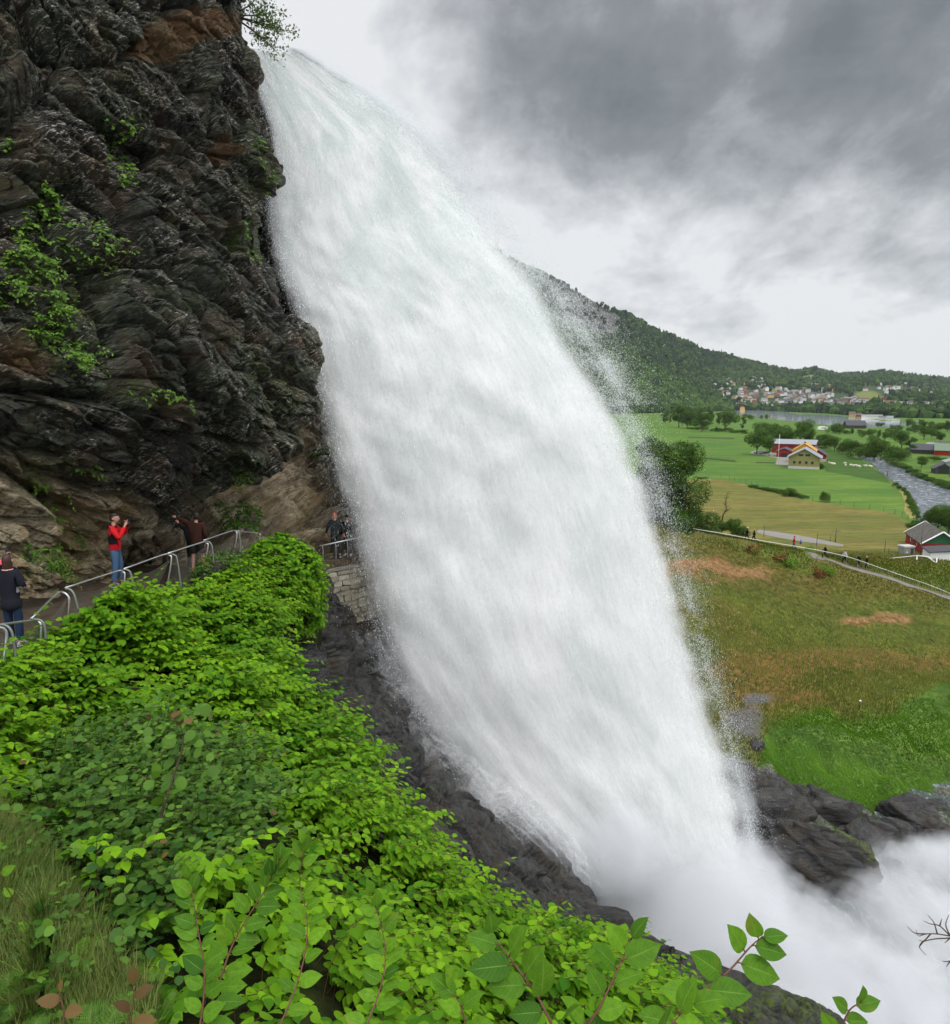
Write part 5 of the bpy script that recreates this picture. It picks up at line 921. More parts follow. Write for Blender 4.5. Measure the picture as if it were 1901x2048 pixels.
def house(name, loc, rz, L, W, H, RH, wall, roof, label, cat, over=.5, base=None, wins=(), doors=(), chim=None, off=0., trim=None, gable=None):
    """gable ends face -y/+y (along W is x); ridge runs along y with length L"""
    r = empty(name, loc, rz, label, cat); w, l = W/2, L/2; b0 = base or 0
    V = [(-w, -l, b0-1.5*(not base)), (w, -l, b0-1.5*(not base)), (w, l, b0-1.5*(not base)), (-w, l, b0-1.5*(not base)), (-w, -l, H), (w, -l, H), (w, l, H), (-w, l, H), (off, -l, H+RH-.06), (off, l, H+RH-.06)]
    mi = [0]*7; ms = [wall]
    if gable: ms = [wall, gable]
    Fs = [(0, 1, 5, 4), (1, 2, 6, 5), (2, 3, 7, 6), (3, 0, 4, 7), (4, 5, 8), (6, 7, 9), (3, 2, 1, 0)]
    if gable: mi[4] = mi[5] = 1
    mk('wall', V, Fs, ms, r, smooth=False, mi=mi)
    sl1 = RH/(w+off); sl2 = RH/(w-off); th = .14; mb = MB()
    for sg, sl in ((-1, sl1), (1, sl2)):
        ex = sg*(w+over); ez = H-sl*over; A = [(ex, -l-over, ez), (off, -l-over, H+RH), (off, l+over, H+RH), (ex, l+over, ez)]; A = np.array(A, float)+[0, 0, .02]; B_ = A+[0, 0, th]; mb.add(np.vstack([A, B_]), [(0, 1, 2, 3), (7, 6, 5, 4), (0, 4, 5, 1), (1, 5, 6, 2), (2, 6, 7, 3), (3, 7, 4, 0)])
    rf = mb.build('roof', roof, r)
    if trim:
        mb = MB()
        for sg in (-1, 1):
            for yy_ in (-l-over-.03, l+over+.03): mb.tube([(sg*(w+over), yy_, H-(sl1 if sg < 0 else sl2)*over+.07), (off, yy_, H+RH+.09)], .13, 4)
        mb.build('bargeboard', trim, rf)
    if chim: mb = MB(); mb.box((chim[0], chim[1], H+RH*.75+.5), (.6, .6, 1.6)); mb.build('chimney', M_RDARK, rf)
    if base: mb = MB(); mb.box((0, 0, (base-1.5)/2), (W+.1, L+.1, base+1.5)); mb.build('foundation', M_CONC, r)
    for (side, a, z, ww, hh) in wins:
        wd = MB(); c, d = ((a, -l-.03, z), (ww, .10, hh)) if side == 'f' else (((-w-.03, a, z), (.10, ww, hh)) if side == 'l' else ((w+.03, a, z), (.10, ww, hh))); wd.box(c, d); wo = wd.build('window', M_WHITE if wall is not M_OLIVE else M_OLIVE, r); g = MB(); o = (0, -.04, 0) if side == 'f' else ((-.04, 0, 0) if side == 'l' else (.04, 0, 0)); g.box(np.array(c)+o, np.array(d)*[.82, .82, .82] if side != 'f' else np.array(d)*[.82, 1, .82]); g.build('pane', M_GLASS, wo)
    for (side, a, ww, hh, mt) in doors:
        mb = MB(); c, d = ((a, -l-.03, hh/2), (ww, .12, hh)) if side == 'f' else (((-w-.03, a, hh/2), (.12, ww, hh)) if side == 'l' else ((w+.03, a, hh/2), (.12, ww, hh))); mb.box(c, d); mb.build('door', mt, r)
    return r
def g0(zx, zy): return F(*Z1(zx, zy))
sc_ = lambda p, zpx: zpx*.3577*proj(p)[2]/FPX         # metres for a length seen on the crop
def back(p, k): q = p*(1+k); q[2] = ZF; return q
def Hat(p, zy): x, y, d = proj(p); return float(P(x, 600+.3577*zy, d)[2]-p[2])
# olive house: gable end faces us
p = g0(1030, 945); Wd = sc_(p, 158); q = back(p, .022); house('farmhouse', q, math.radians(-27), 13, Wd, Hat(p, 878), Hat(p, 832)-Hat(p, 878), M_OLIVE, M_RGREY, 'olive farmhouse with grey roof and a row of small windows facing the fence', 'house', .8, sc_(p, 14),
    wins=[('f', Wd*k, Hat(p, 908), sc_(p, 14), sc_(p, 17)) for k in (-.31, -.125, .08, .27)]+[('f', Wd*k, Hat(p, 866), sc_(p, 28), sc_(p, 12)) for k in (-.11, .11)])
p = g0(1028, 935); q = back(p, .085); Hh = Hat(q, 838); house('farmhouse', q, math.radians(-27), 14, sc_(q, 118), Hh, Hat(q, 797)-Hh, M_YEL, M_YEL, 'yellow farmhouse seen behind the olive one', 'house', .3, chim=(0, -3))
p = g0(975, 890); q = back(p, .14); Hh = Hat(q, 800); house('barn', q, math.radians(60), sc_(q, 215), 16, Hh, Hat(q, 780)-Hh, M_RED, M_RGREY, 'big red barn with grey roof behind the farmhouses', 'barn', .5)
p = g0(922, 880); q = back(p, .02); Hh = Hat(q, 842); house('barn_annex', q, math.radians(-27), 12, sc_(p, 78), Hh, Hat(q, 826)-Hh, M_RED, M_RDARK, 'low red annex with a dark open doorway left of the olive farmhouse', 'shed', .4, doors=[('f', 0, sc_(p, 32), Hh*.75, M_GLASS)])
p = g0(1115, 912); q = back(p, .05); Hh = Hat(q, 862); house('barn_annex', q, math.radians(-27), 14, sc_(p, 72), Hh, Hat(q, 822)-Hh, M_RED, M_RDARK, 'red barn wing right of the yellow farmhouse', 'barn', .4, 1.0, off=-sc_(p, 30))
house('barn', (77.3, 116., ZF), math.radians(-19), 10.2, 5.6, 1.9, 1.95, M_RED, M_RSLATE, 'red barn with weathered slate roof and green gable beside the road', 'barn', .28, trim=M_WHITE, gable=M_GREENP, wins=[('l', -2.2, 1.15, .35, .5), ('l', 1.8, 1.15, .35, .5)])
p = g0(1728, 1492); th = math.radians(-19); c = p+np.array([math.cos(th)*5-math.sin(th)*2, math.sin(th)*5+math.cos(th)*2, 0]); house('garage', c, th, 4, 10, Hat(p, 1410), .55, M_WWALL, M_RDARK, 'low white garage with dark roof in front of the slate roofed barn', 'garage', .2, off=-.5)
def transformer():
    p = g0(1598, 1428); r = empty('transformer_box', p, math.radians(10), 'small grey transformer cabinet left of the slate roofed barn', 'cabinet'); s = sc_(p, 60); mb = MB(); mb.box((0, 0, s*.42), (s*1.05, s*.8, s*.84)); mb.build('cabinet', M_GREYW, r); mb = MB(); mb.box((0, 0, s*.9), (s*1.16, s*.92, s*.12)); mb.build('lid', M_CONC, r); mb = MB(); mb.box((s*.28, -s*.41, s*.40), (s*.3, .05, s*.66)); mb.build('door', M_RDARK, r); mb = MB(); mb.box((-s*.25, -s*.41, s*.38), (.18, .05, .24)); mb.build('sign', M_WHITE, r)
transformer()
for (zx, zy, L, W_, H, RH, wl, rf, rz, lb) in ((1700, 858, 11, 7.5, 2.0, 2.4, M_DARKW, M_RDARK, 50, 'dark wooden shed with black roof on the far river bank'), (1748, 850, 6, 5, 2.8, 1.6, M_RED, M_RGREY, 10, 'small red shed right of the dark shed'), (1852, 868, 13, 9, 2.4, 2.8, M_RED, M_RGREEN, 60, 'red barn with green roof at the right edge'),
                                              (1830, 838, 10, 6, 2, 2.4, M_DARKW, M_RSLATE, 60, 'brown roofed house behind the green roofed barn'), (1800, 968, 6.5, 5.5, 1.8, 1.6, M_DARKW, M_RDARK, -25, 'dark house with dark open garage near the river'), (1866, 950, 8, 6, 3.0, 1., M_GREYW, M_RGREY, -25, 'grey house with flat grey roof at the right edge near the river'),
                                              (1312, 718, 16, 9, 3, 4, M_DARKW, M_RDARK, 80, 'dark barn on the flat land by the lake')):
    house('shed' if 'shed' in lb else ('barn' if 'barn' in lb else 'house'), g0(zx, zy), math.radians(rz), L, W_, H, RH, wl, rf, lb, 'shed' if 'shed' in lb else ('barn' if 'barn' in lb else 'house'), .4, doors=[('f', 0, 3, 2.5, M_GLASS)])
# caravan, flagpole, utility poles, football goal, marker, car
def van():
    p = g0(1133, 728); r = empty('caravan', p, .1, 'white caravan parked alone on the green field', 'caravan'); mb = MB(); mb.box((0, 0, 1.6), (8, 2.6, 2.2)); mb.box((-1, 0, 2.9), (5, 2.4, .5)); mb.build('body', M_WHITE, r); mb = MB(); mb.box((0, -1.35, 1.9), (4.5, .06, .7)); mb.build('window', M_GLASS, r)
    for x in (-2.4, 2.4): mb = MB(); mb.tube([(x, -1.2, .45), (x, 1.2, .45)], .5, 10); mb.build('wheel', M_RDARK, r)
van()
def pole(zx, zy, hz, label, name='utility_pole', mat=None, rad=.1, arm=True, cat='pole', grp=None, top=None):
    p = g0(zx, zy); h = sc_(p, hz); r = empty(name, p, 0, label, cat, grp); mb = MB(); mb.tube([(0, 0, -.3), (0, 0, h)], [rad, rad*.7], 7); mb.build('pole', mat or M_WOODP, r, True)
    if arm: mb = MB(); mb.box((0, 0, h-.5), (1.6, .12, .12)); mb.build('crossarm', M_WOODP, r)
    if top: mb = MB(); V, Fc = ico(1); mb.add(V*.16+[0, 0, h+.1], Fc.tolist()); mb.build('knob', M_WHITE, r)
    return r
pole(885, 898, 142, 'white flagpole in front of the red barn', 'flagpole', M_WHITE, .09, False, 'flagpole', top=1); pole(862, 775, 62, 'thin pole behind the red barn', 'flagpole', M_WHITE, .07, False, 'flagpole', top=1)
pole(1496, 990, 88, 'utility pole on the near river bank'); pole(1205, 1355, 80, 'utility pole standing in the dry field'); pole(1176, 1350, 46, 'short thin pole left of the one in the dry field', arm=False, rad=.05); pole(1632, 1395, 90, 'thin bare pole left of the slate roofed barn', arm=False, rad=.06)
pole(1678, 1440, 195, 'tall dark utility pole in front of the slate roof', rad=.10, arm=False); pole(1840, 990, 70, 'utility pole at the right edge by the river', rad=.1)
def goal():
    a, b = g0(1655, 1505), g0(1765, 1520); r = empty('goal_frame', a, 0, 'white metal frame like a football goal beside the road', 'goal'); v = b-a; h = sc_(a, 78); mb = MB()
    for q in (np.zeros(3), v): mb.tube([q, q+[0, 0, h]], .09, 6)
    mb.tube([[0, 0, h], v*.55+[0, 0, h*1.0], v+[0, 0, h*.62]], .09, 6); mb.build('frame', M_WHITE, r, True); mb = MB(); q = np.array([-4.5, 3., 0]); mb.tube([[0, 0, h], q+[0, 0, h*.35]], .05, 5); mb.tube([v+[0, 0, h*.62], v+[1.5, 1.2, .2]], .05, 5); mb.build('brace', M_WHITE, r, True)
goal()
def marker():
    p = g0(1803, 1508); r = empty('road_marker', p, 0, 'yellow and red striped marker board beside the white car', 'sign'); m = NT('hazard_stripes'); q = m.obj(); s = m.n('ShaderNodeSeparateXYZ', {0: q}).outputs; w = m.math('FRACT', m.math('MULTIPLY', m.math('ADD', s[0], s[2]), 2.2)); st = m.math('GREATER_THAN', w, .5); c = m.mix(st, (.75, .50, .02), (.45, .03, .02)); mat = m.fin(m.pbsdf(c, .5, .3)); mb = MB(); mb.box((0, 0, .75), (.3, .05, 1.1)); mb.build('board', mat, r); mb = MB(); mb.tube([(0, .06, -.2), (0, .06, 1.2)], .04, 6); mb.build('post', M_GREYW, r)
marker()
M_CAR = simple('white_car_paint', (.62, .70, .72), .25, .6, var=.03); M_TYRE = simple('tyre', (.02, .02, .02), .8, .2)
def car(loc, rz, label, paint):
    r = empty('parked_car', loc, rz, label, 'car'); prof = [(-2.1, .35), (-2.15, .75), (-1.95, .92), (-1.2, 1.0), (-.55, 1.42), (.9, 1.45), (1.75, 1.05), (2.1, .95), (2.12, .4)]; V = [(x, y*.85*(1 if z < 1.1 else .82), z) for y in (-1, 1) for x, z in prof]; n = len(prof); Fs = [tuple(range(n)), tuple(range(2*n-1, n-1, -1))]+[(i, i+n, (i+1) % n+n, (i+1) % n) for i in range(n)]
    b = mk('body', V, Fs, paint, r, smooth=False); 
    for sg in (-1, 1): mb = MB(); q = [(-1.05, 1.03), (-.5, 1.36), (.85, 1.38), (1.5, 1.06)]; mb.add([(x, sg*(.86 if z < 1.1 else .71)-.0+sg*.02, z) for x, z in q], [(0, 1, 2, 3) if sg > 0 else (3, 2, 1, 0)]); mb.build('window', M_GLASS, r)
    for x, sg in ((-1.35, 1), (1.35, 1), (-1.35, -1), (1.35, -1)): mb = MB(); mb.tube([(x, sg*.68, .33), (x, sg*.9, .33)], .33, 14); w = mb.build('wheel', M_TYRE, r, True); mb = MB(); mb.tube([(x, sg*.9, .33), (x, sg*.915, .33)], .2, 10); mb.build('rim', M_GREYW, w)
    for sg in (-1, 1): mb = MB(); mb.box((-2.12, sg*.6, .72), (.08, .34, .16)); mb.build('headlight', M_WHITE, r)
    return r
car(g0(1846, 1512), math.radians(8), 'white car parked at the right edge in front of the garage', M_CAR).scale = (.55,)*3
M_CARD = simple('dark_car_paint', (.02, .022, .03), .25, .6); M_CARG = simple('grey_car_paint', (.2, .2, .21), .3, .5)
car(g0(806, 862), .3, 'dark car parked under the trees left of the red barn', M_CARD); car(g0(775, 858), .3, 'grey car parked left of the dark car under the trees', M_CARG)
# sheep
def sheep_proto(loc):
    r = empty('sheep', loc, random.uniform(0, 6), 'small white sheep lying or grazing in the pasture', 'sheep', 'sheep in the pasture'); V, Fc = ico(2); W_ = V*np.array([.55, .27, .30]); W_ += nrm(V)*.035*fbm(V*5, 2)[:, None]; k = V[:, 0] > .8; W_[k] += [.12, 0, .05]; mb = MB(); mb.add(W_+[0, 0, .58], Fc.tolist())
    H_ = V*np.array([.17, .09, .11]); mb.add(H_+[.68, 0, .70], Fc.tolist())
    for x in (-.34, .34):
        for y in (-.13, .13): mb.tube([(x, y, .45), (x+.02, y, .22), (x, y, 0)], [.06, .04, .03], 6)
    mb.build('body', simple('sheep_wool', (.62, .58, .46), .95, .05), r, True); mb = MB()
    for sg in (-1, 1): mb.tube([(.62, sg*.08, .76), (.58, sg*.17, .74)], [.03, .015], 5)
    mb.build('ear', M_DARKW, r); return r
SH = [(1168, 915), (1180, 920), (1190, 922), (1199, 925), (1262, 930), (1290, 930), (1305, 933), (1318, 933), (1330, 936), (1338, 937), (1342, 940), (1375, 935), (1395, 937), (1404, 939), (1258, 919)]
sp = sheep_proto(g0(*SH[0])); sp.scale = (1.1, 1.1, 1.1)
for a in SH[1:]: copy_tree(sp, g0(*a), random.uniform(0, 6.28), (1.1, 1.1, 1.1))
# ------------------------------------------------------------------ the town across the lake
TW = [simple('town_wall', c, .8, .2, var=.05) for c in ((.62, .62, .60), (.50, .50, .50), (.55, .33, .12), (.28, .09, .06), (.20, .15, .11), (.50, .42, .26))]
TR = [simple('town_roof', c, .7, .2, var=.1) for c in ((.075, .075, .08), (.12, .10, .09), (.20, .20, .21), (.12, .07, .055))]
def town_mesh(w, l, h, rh, wm, rm):
    V = [(-w, -l, -3), (w, -l, -3), (w, l, -3), (-w, l, -3), (-w, -l, h), (w, -l, h), (w, l, h), (-w, l, h), (0, -l, h+rh), (0, l, h+rh), (-w-.6, -l-.6, h-.3), (0, -l-.6, h+rh+.3), (0, l+.6, h+rh+.3), (-w-.6, l+.6, h-.3), (w+.6, -l-.6, h-.3), (w+.6, l+.6, h-.3)]
    Fs = [(0, 1, 5, 4), (1, 2, 6, 5), (2, 3, 7, 6), (3, 0, 4, 7), (4, 5, 8), (6, 7, 9), (10, 11, 12, 13), (11, 14, 15, 12)]
    o = mk('town_house', V, Fs, [wm, rm, M_GLASS], smooth=False, mi=[0]*6+[1]*2, link=False); d = o.data; bpy.data.objects.remove(o); return d
names_w = ['white', 'pale grey', 'yellow', 'red', 'brown', 'cream']; TM = {}
def town():
    rs_ = np.random.RandomState(21); cl = []
    def add(n, cx, cy_, rx, ry):
        for _ in range(n): a = rs_.rand()*6.28; q = math.sqrt(rs_.rand()); cl.append((cx+rx*q*math.cos(a), cy_+ry*q*math.sin(a)))
    z2 = lambda x, y: (1380+.2819*x, 700+.2819*y)
    def addl(n, x0, y0, x1, y1, sy_):
        for _ in range(n): f = rs_.rand(); x, y = z2(x0+(x1-x0)*f, y0+(y1-y0)*f+rs_.normal()*sy_); cl.append((x, y))
    addl(34, 150, 245, 560, 235, 18); addl(30, 160, 320, 600, 320, 22); addl(40, 240, 380, 800, 385, 20); addl(46, 620, 300, 1000, 330, 28); addl(46, 680, 340, 1230, 390, 20); addl(12, 780, 250, 1050, 290, 12); addl(28, 1230, 260, 1840, 310, 14); addl(10, 1340, 370, 1840, 410, 12); addl(46, 1420, 405, 1848, 440, 12); addl(6, 5, 120, 80, 150, 5)
    for i, (px, py) in enumerate(cl[:292]):
        hill = 'mountain' if px < 1405 and py < 745 else 'far_hills'; p = onhill(hill, px, py); c = rs_.choice(6, p=[.48, .16, .08, .08, .12, .08]); r = rs_.randint(4); v = rs_.randint(3); key = (c, r, v)
        if key not in TM: TM[key] = town_mesh(*((4.2, 6, 3.6, 2.4), (4.5, 8.5, 4.2, 2.6), (5, 5.5, 5.4, 2.4))[v], TW[c], TR[r])
        o = bpy.data.objects.new('town_house', TM[key]); COL.objects.link(o); o.location = [float(x) for x in p*.99+np.array([0, 0, 3.0])]; o.rotation_euler = (0, 0, rs_.choice([0, 1.57])+rs_.normal()*.35); o.scale = (rs_.uniform(.8, 1.15),)*3
        tag(o, f'small {names_w[c]} house among the houses of the hillside town', 'house', 'houses of the hillside town')
town()
for (zx, zy, wz, hz, rz_, c, r, lb) in ((1160, 634, 26, 16, 8, 2, 0, 'yellow house on the lake shore under the town'), (1190, 632, 32, 22, 6, 0, 2, 'white house on the lake shore under the town'), (1300, 650, 28, 14, 10, 2, 0, 'yellow gabled house on the shore left of the warehouse'), (1338, 655, 24, 12, 8, 3, 3, 'red house on the shore beside the warehouse'),
                                     (1408, 664, 100, 16, 5, 0, 2, 'long white warehouse on the lake shore'), (1470, 668, 34, 14, 4, 1, 0, 'grey building right of the long warehouse'), (1510, 672, 28, 13, 9, 0, 2, 'white gabled building at the right end of the shore'), (1545, 678, 30, 8, 3, 0, 2, 'low white building at the tip of the shore')):
    p = g0(zx, zy); d = town_mesh(7 if wz < 60 else 10, sc_(p, wz)/2, sc_(p, hz), sc_(p, rz_), TW[c], TR[r]); o = bpy.data.objects.new('shore_building', d); COL.objects.link(o); o.location = [float(x) for x in p+np.array([0, 0, .3])]; o.rotation_euler = (0, 0, 1.1 if wz > 60 else .95); tag(o, lb, 'building')
# ================================================================== RAILINGS, STONE WALL, BOULDERS, PEOPLE
M_STEEL = simple('brushed_steel', (.50, .50, .49), .32, .5, .85, var=.06); M_STEELD = simple('dull_steel', (.16, .175, .15), .45, .4, .6, var=.1); M_NET = simple('steel_net', (.10, .09, .07), .6, .3, .3)
def railing(rail, strut, label, t0, t1, last=None, net=None):
    """rail: picture points of the lit tube (t0 at the first, t1 at the last), strut: the darker leg behind"""
    n = len(rail); ts = np.linspace(t0, t1, n) if n == 2 else np.r_[t0, np.full(n-1, t1)]; R = np.array([P(*a, t) for a, t in zip(rail, ts)]); b = R[-1].copy(); r = empty('railing', b, 0, label, 'railing', 'steel railings with wire net along the cliff path')
    q = smoothpts(R-b, 6); mb = MB(); mb.tube(q, .021, 8); mb.build('handrail', M_STEEL, r, True)
    if strut: S = np.array([P(*a, t0+.25) for a in strut]); mb = MB(); mb.tube(smoothpts(S-b, 6), .020, 8); mb.build('leg', M_STEELD, r, True)
    if net:
        A, B, C, D = [P(*a, t) for a, t in zip(net, (t0+.05, t1+.03, t1+.08, t0+.10))]; mb = MB(); nn_ = 34     # top-left, top-right, bottom-right, bottom-left
        for i in range(nn_+1):
            f = i/nn_
            for g in (f+.38, f-.38):
                x0, x1 = f, g; k0, k1 = 0., 1.
                if x1 > 1: k1 = (1-x0)/(x1-x0); x1 = 1
                if x1 < 0: k1 = (0-x0)/(x1-x0); x1 = 0
                sag = lambda x: .16*math.sin(math.pi*x)*np.array([0, 0, -1.])
                top = A+(B-A)*x0+sag(x0); bot = (A+(B-A)*x1)*(1-k1)+(D+(C-D)*x1)*k1; mb.tube([top-b, bot-b], .0022, 3, cap=False)
        for i in range(26):
            f = i/25; k = f; pts = [A+(B-A)*0+(D-A)*k, (A+B)/2+((D+C)/2-(A+B)/2)*k+(1-k)*np.array([0, 0, -.16]), B+(C-B)*k]; 
            if i == 0: mb.tube(smoothpts(np.array(pts)-b, 5), .005, 4, cap=False)
        mb.build('wire_net', M_NET, r)
    return r
railing([(-8, 1252), (13, 1264), (10, 1310), (0, 1400), (-8, 1470)], [(-10, 1249), (12, 1251), (24, 1264), (29, 1292), (34, 1330)], 'railing end at the left edge, nearest to the viewer', 10.5, 10.6, net=[(-60, 1262), (12, 1270), (14, 1420), (-60, 1450)])
railing([(-5, 1250), (66, 1241), (79, 1244), (83, 1256), (80, 1300), (74, 1332)], [(63, 1238), (82, 1241), (90, 1254), (93, 1280)], 'railing frame in front of the woman with the phone', 11.3, 12.3, net=[(-5, 1262), (80, 1258), (76, 1370), (-5, 1400)])
railing([(63, 1238), (114, 1188), (127, 1185), (137, 1193), (139, 1206), (137, 1238)], [(131, 1177), (142, 1180), (150, 1192), (158, 1222)], 'short steep railing frame between the woman and the man in red', 12.4, 13.7, net=[(66, 1246), (134, 1197), (136, 1262), (66, 1310)])
railing([(131, 1176), (233, 1143), (246, 1144), (250, 1152), (245, 1200)], [(247, 1139), (257, 1141), (263, 1151), (274, 1200)], 'railing frame directly in front of the man in red', 13.8, 15.6, net=[(136, 1184), (246, 1152), (246, 1210), (136, 1250)])
railing([(248, 1138), (326, 1110), (339, 1111), (343, 1121), (333, 1186)], [(338, 1108), (349, 1110), (355, 1120), (364, 1182)], 'second railing frame right of the man in red', 15.7, 17.2, net=[(253, 1146), (340, 1120), (334, 1190), (253, 1206)])
railing([(336, 1107), (404, 1085), (413, 1087), (416, 1096), (402, 1168)], [(410, 1083), (420, 1085), (425, 1096), (428, 1128)], 'railing frame in front of the two people looking at the rock', 17.3, 18.8, net=[(341, 1114), (412, 1094), (404, 1172), (341, 1186)])
railing([(408, 1081), (460, 1063), (471, 1063), (474, 1072), (465, 1120)], [(466, 1061), (476, 1063), (480, 1074), (482, 1108)], 'railing frame just before the tall round bush', 19., 21., net=[(413, 1088), (471, 1072), (465, 1128), (413, 1140)])
railing([(474, 1062), (510, 1066), (520, 1068), (519, 1076), (516, 1092)], None, 'railing frame partly hidden by the tall round bush', 21.2, 23., net=[(478, 1070), (518, 1076), (514, 1108), (478, 1110)])
def far_railing():
    A, B = P(640, 1092, 28.4), P(800, 1058, 31.4); r = empty('railing', A, 0, 'last railing running into the spray of the waterfall', 'railing', 'steel railings with wire net along the cliff path'); mb = MB(); mb.tube([A-A, B-A], .028, 8); mb.build('handrail', M_STEEL, r, True)
    for f in (.03, .18, .32, .46, .6, .75, .9): p = (B-A)*f; mb = MB(); mb.tube(smoothpts([p+[-.12, 0, -.01], p+[0, 0, -.05], p+[.01, 0, -.5], p+[0, 0, -1.08]], 4), .020, 6); mb.build('post', M_STEEL, r, True)
    mb = MB()
    for i in range(60):
        f = i/60; p = (B-A)*f
        for g in (.09, -.09): mb.tube([p+[0, 0, -.12], (B-A)*min(1, max(0, f+g))+[0, 0, -1.05]], .003, 3, cap=False)
    mb.build('wire_net', M_NET, r)
far_railing()
# stone retaining wall under the walkway
def stone_wall():
    A0, A1, Z0 = P(628, 1150, 28.3), P(830, 1110, 31.6), -2.3; r = empty('retaining_wall', A0, 0, 'pale stone masonry wall holding up the walkway beside the waterfall', 'wall'); v = A1-A0; L_ = np.linalg.norm(v[:2]); d = v/L_; nrm_ = np.array([d[1], -d[0], 0]); rs_ = np.random.RandomState(5); mb = MB(); z = 0.
    while z > Z0:
        h = rs_.uniform(.16, .30); x = -rs_.rand()*.3
        while x < L_:
            w = rs_.uniform(.25, .6); c = d*(x+w/2)+np.array([0, 0, z-h/2]); c[:2] += nrm_[:2]*(rs_.uniform(-.03, .04)); k = rs_.normal(size=(8, 3))*.016; i0 = len(mb.v); ang = math.atan2(d[1], d[0]); mb.box(c, (w-.03, .30, h-.025), 0 if rs_.rand() < .6 else 1, ang); mb.v[-1] += k; x += w
        z -= h
    mb.build('masonry', [simple('wall_stone', (.22, .20, .15), .85, .1, var=.25, scale=3.), simple('wall_stone_light', (.32, .295, .225), .85, .1, var=.2, scale=3.)], r)
    m2 = MB(); c = v/2+[0, .25, Z0/2]; m2.box(c, (L_+.2, .34, -Z0), 0, math.atan2(d[1], d[0])); m2.build('mortar_core', simple('mortar', (.10, .095, .08), .95, .05), r); m3 = MB(); m3.box(v/2+[0, .1, .06], (L_+.3, .5, .12), 0, math.atan2(d[1], d[0])); m3.build('coping', simple('coping_stone', (.20, .19, .16), .9, .1), r)
stone_wall()
# ------------------------------------------------------------------ boulders
def m_boulder():
    m = NT('boulder_rock'); p = m.obj(); q = m.map(p, (.45, 1.1, 3.), (0, math.radians(18), 0)); s = m.noise(q, 1.2, 9, .68, .9); g = m.noise(p, 5., 6, .72); f = m.noise(p, 16., 4, .7)
    c = m.mix(m.ramp(s, [(.38, 0.), (.62, 1.)]), (.018, .018, .019), (.080, .076, .072)); c = m.mix(m.ramp(g, [(.56, 0.), (.68, .6)]), c, (.17, .16, .145)); c = m.mix(m.ramp(m.noise(p, .8, 5, .6), [(.52, 0.), (.66, .6)]), c, (.085, .068, .045))
    nz_ = m.n('ShaderNodeSeparateXYZ', {0: m.n('ShaderNodeNewGeometry').outputs['Normal']}).outputs[2]; c = m.mix(m.math('MULTIPLY', m.math('MULTIPLY', m.attr('moss'), m.ramp(g, [(.46, 0.), (.58, 1.)])), m.ramp(nz_, [(.2, 0.), (.6, 1.)])), c, (.10, .15, .02))
    return m.fin(m.pbsdf(c, .6, .25, m.bump(m.math('ADD', s, m.math('MULTIPLY', f, .25)), 1., .4)))
M_BOULD = m_boulder(); WETR.data.materials[0] = M_BOULD; BV, BF = ico(6); BV3, BF3 = ico(4)
def boulder(c, size, seed, label=None, group=None, rz=0., tilt=0., moss=.0, hi=False, amp=.16, layer=1.):
    V0, F0 = (BV, BF) if hi else (BV3, BF3); rs_ = np.random.RandomState(seed); o = rs_.rand(3)*50; V = V0*(1+.30*fbm(V0*1.0+o, 4))[:, None]
    for k in range(9): n_ = nrm(rs_.normal(size=3)+[0, 0, .2]); d = rs_.uniform(.55, .9); e = V@n_-d; V = V-np.outer(np.maximum(e, 0), n_)*.85
    w = V[:, 2]*5.*layer+fbm(V*1.5+o, 3)*1.6+V[:, 0]*.9; V = V+nrm(V)*(amp*(ledge(w*(2 if hi else 1), seed % 7)-.5)*.6+.05*fbm(V*5+o, 4)+.5*amp*fbm(V*2.2+o, 4))[:, None]; V = V*np.array(size)
    if hi: V = V*np.array([1, 1, 1.])
    ct, st_ = math.cos(tilt), math.sin(tilt); V = V@np.array([[ct, 0, -st_], [0, 1, 0], [st_, 0, ct]]); r = empty if 0 else None
    ob = mk('boulder', V, F0, M_BOULD, attrs={'moss': np.clip(moss*sstep(.75, 1.15, V[:, 0]/size[0]+V[:, 2]/size[2]*.8)*2, 0, 1)}); ob.location = [float(x) for x in c]; ob.rotation_euler = (0, 0, rz); return tag(ob, label, 'boulder', group)
boulder(P(1648, 1722, 42.5)+[0, 0, -.9], (5.6, 3.4, 3.1), 12, 'largest layered dark boulder with a mossy rim at the edge of the mist', rz=math.radians(-8), tilt=math.radians(27), moss=.9, hi=True, amp=.24, layer=1.5)
boulder(P(1530, 1690, 43.0)+[0, 0, -.6], (2.1, 1.8, 2.0), 4, 'dark wet boulder between the fall and the largest boulder', moss=.0)
boulder(P(1550, 1628, 46.5), (2.3, 1.8, 1.4), 6, 'blocky grey boulder on the upper left shoulder of the largest one', tilt=.35)
boulder(P(1792, 1708, 46)+[0, 0, -.5], (2.7, 2., 1.8), 7, 'smooth dark boulder behind the right end of the largest one', tilt=.3)
boulder(P(1880, 1672, 48), (3.2, 2.2, 1.3), 8, 'flat dark boulder at the right edge in the stream', tilt=.1)
boulder(P(1690, 1632, 48), (3.0, 2.0, 1.3), 9, 'long dark boulder in the stream behind the largest one', tilt=.4)
boulder(P(1545, 1565, 49.5), (2.2, 1.6, 1.0), 10, 'pale slanting slab at the foot of the gravel slope', tilt=.4); boulder(P(1480, 1560, 48.0), (2.0, 1.6, 1.2), 11, 'dark slab beside the edge of the waterfall', tilt=.3)
boulder(P(1490, 1640, 45.5)+[0, 0, -.4], (2.4, 1.8, 1.6), 13, 'dark slab half in the spray below the gravel slope', tilt=.5)
rsb = np.random.RandomState(8)
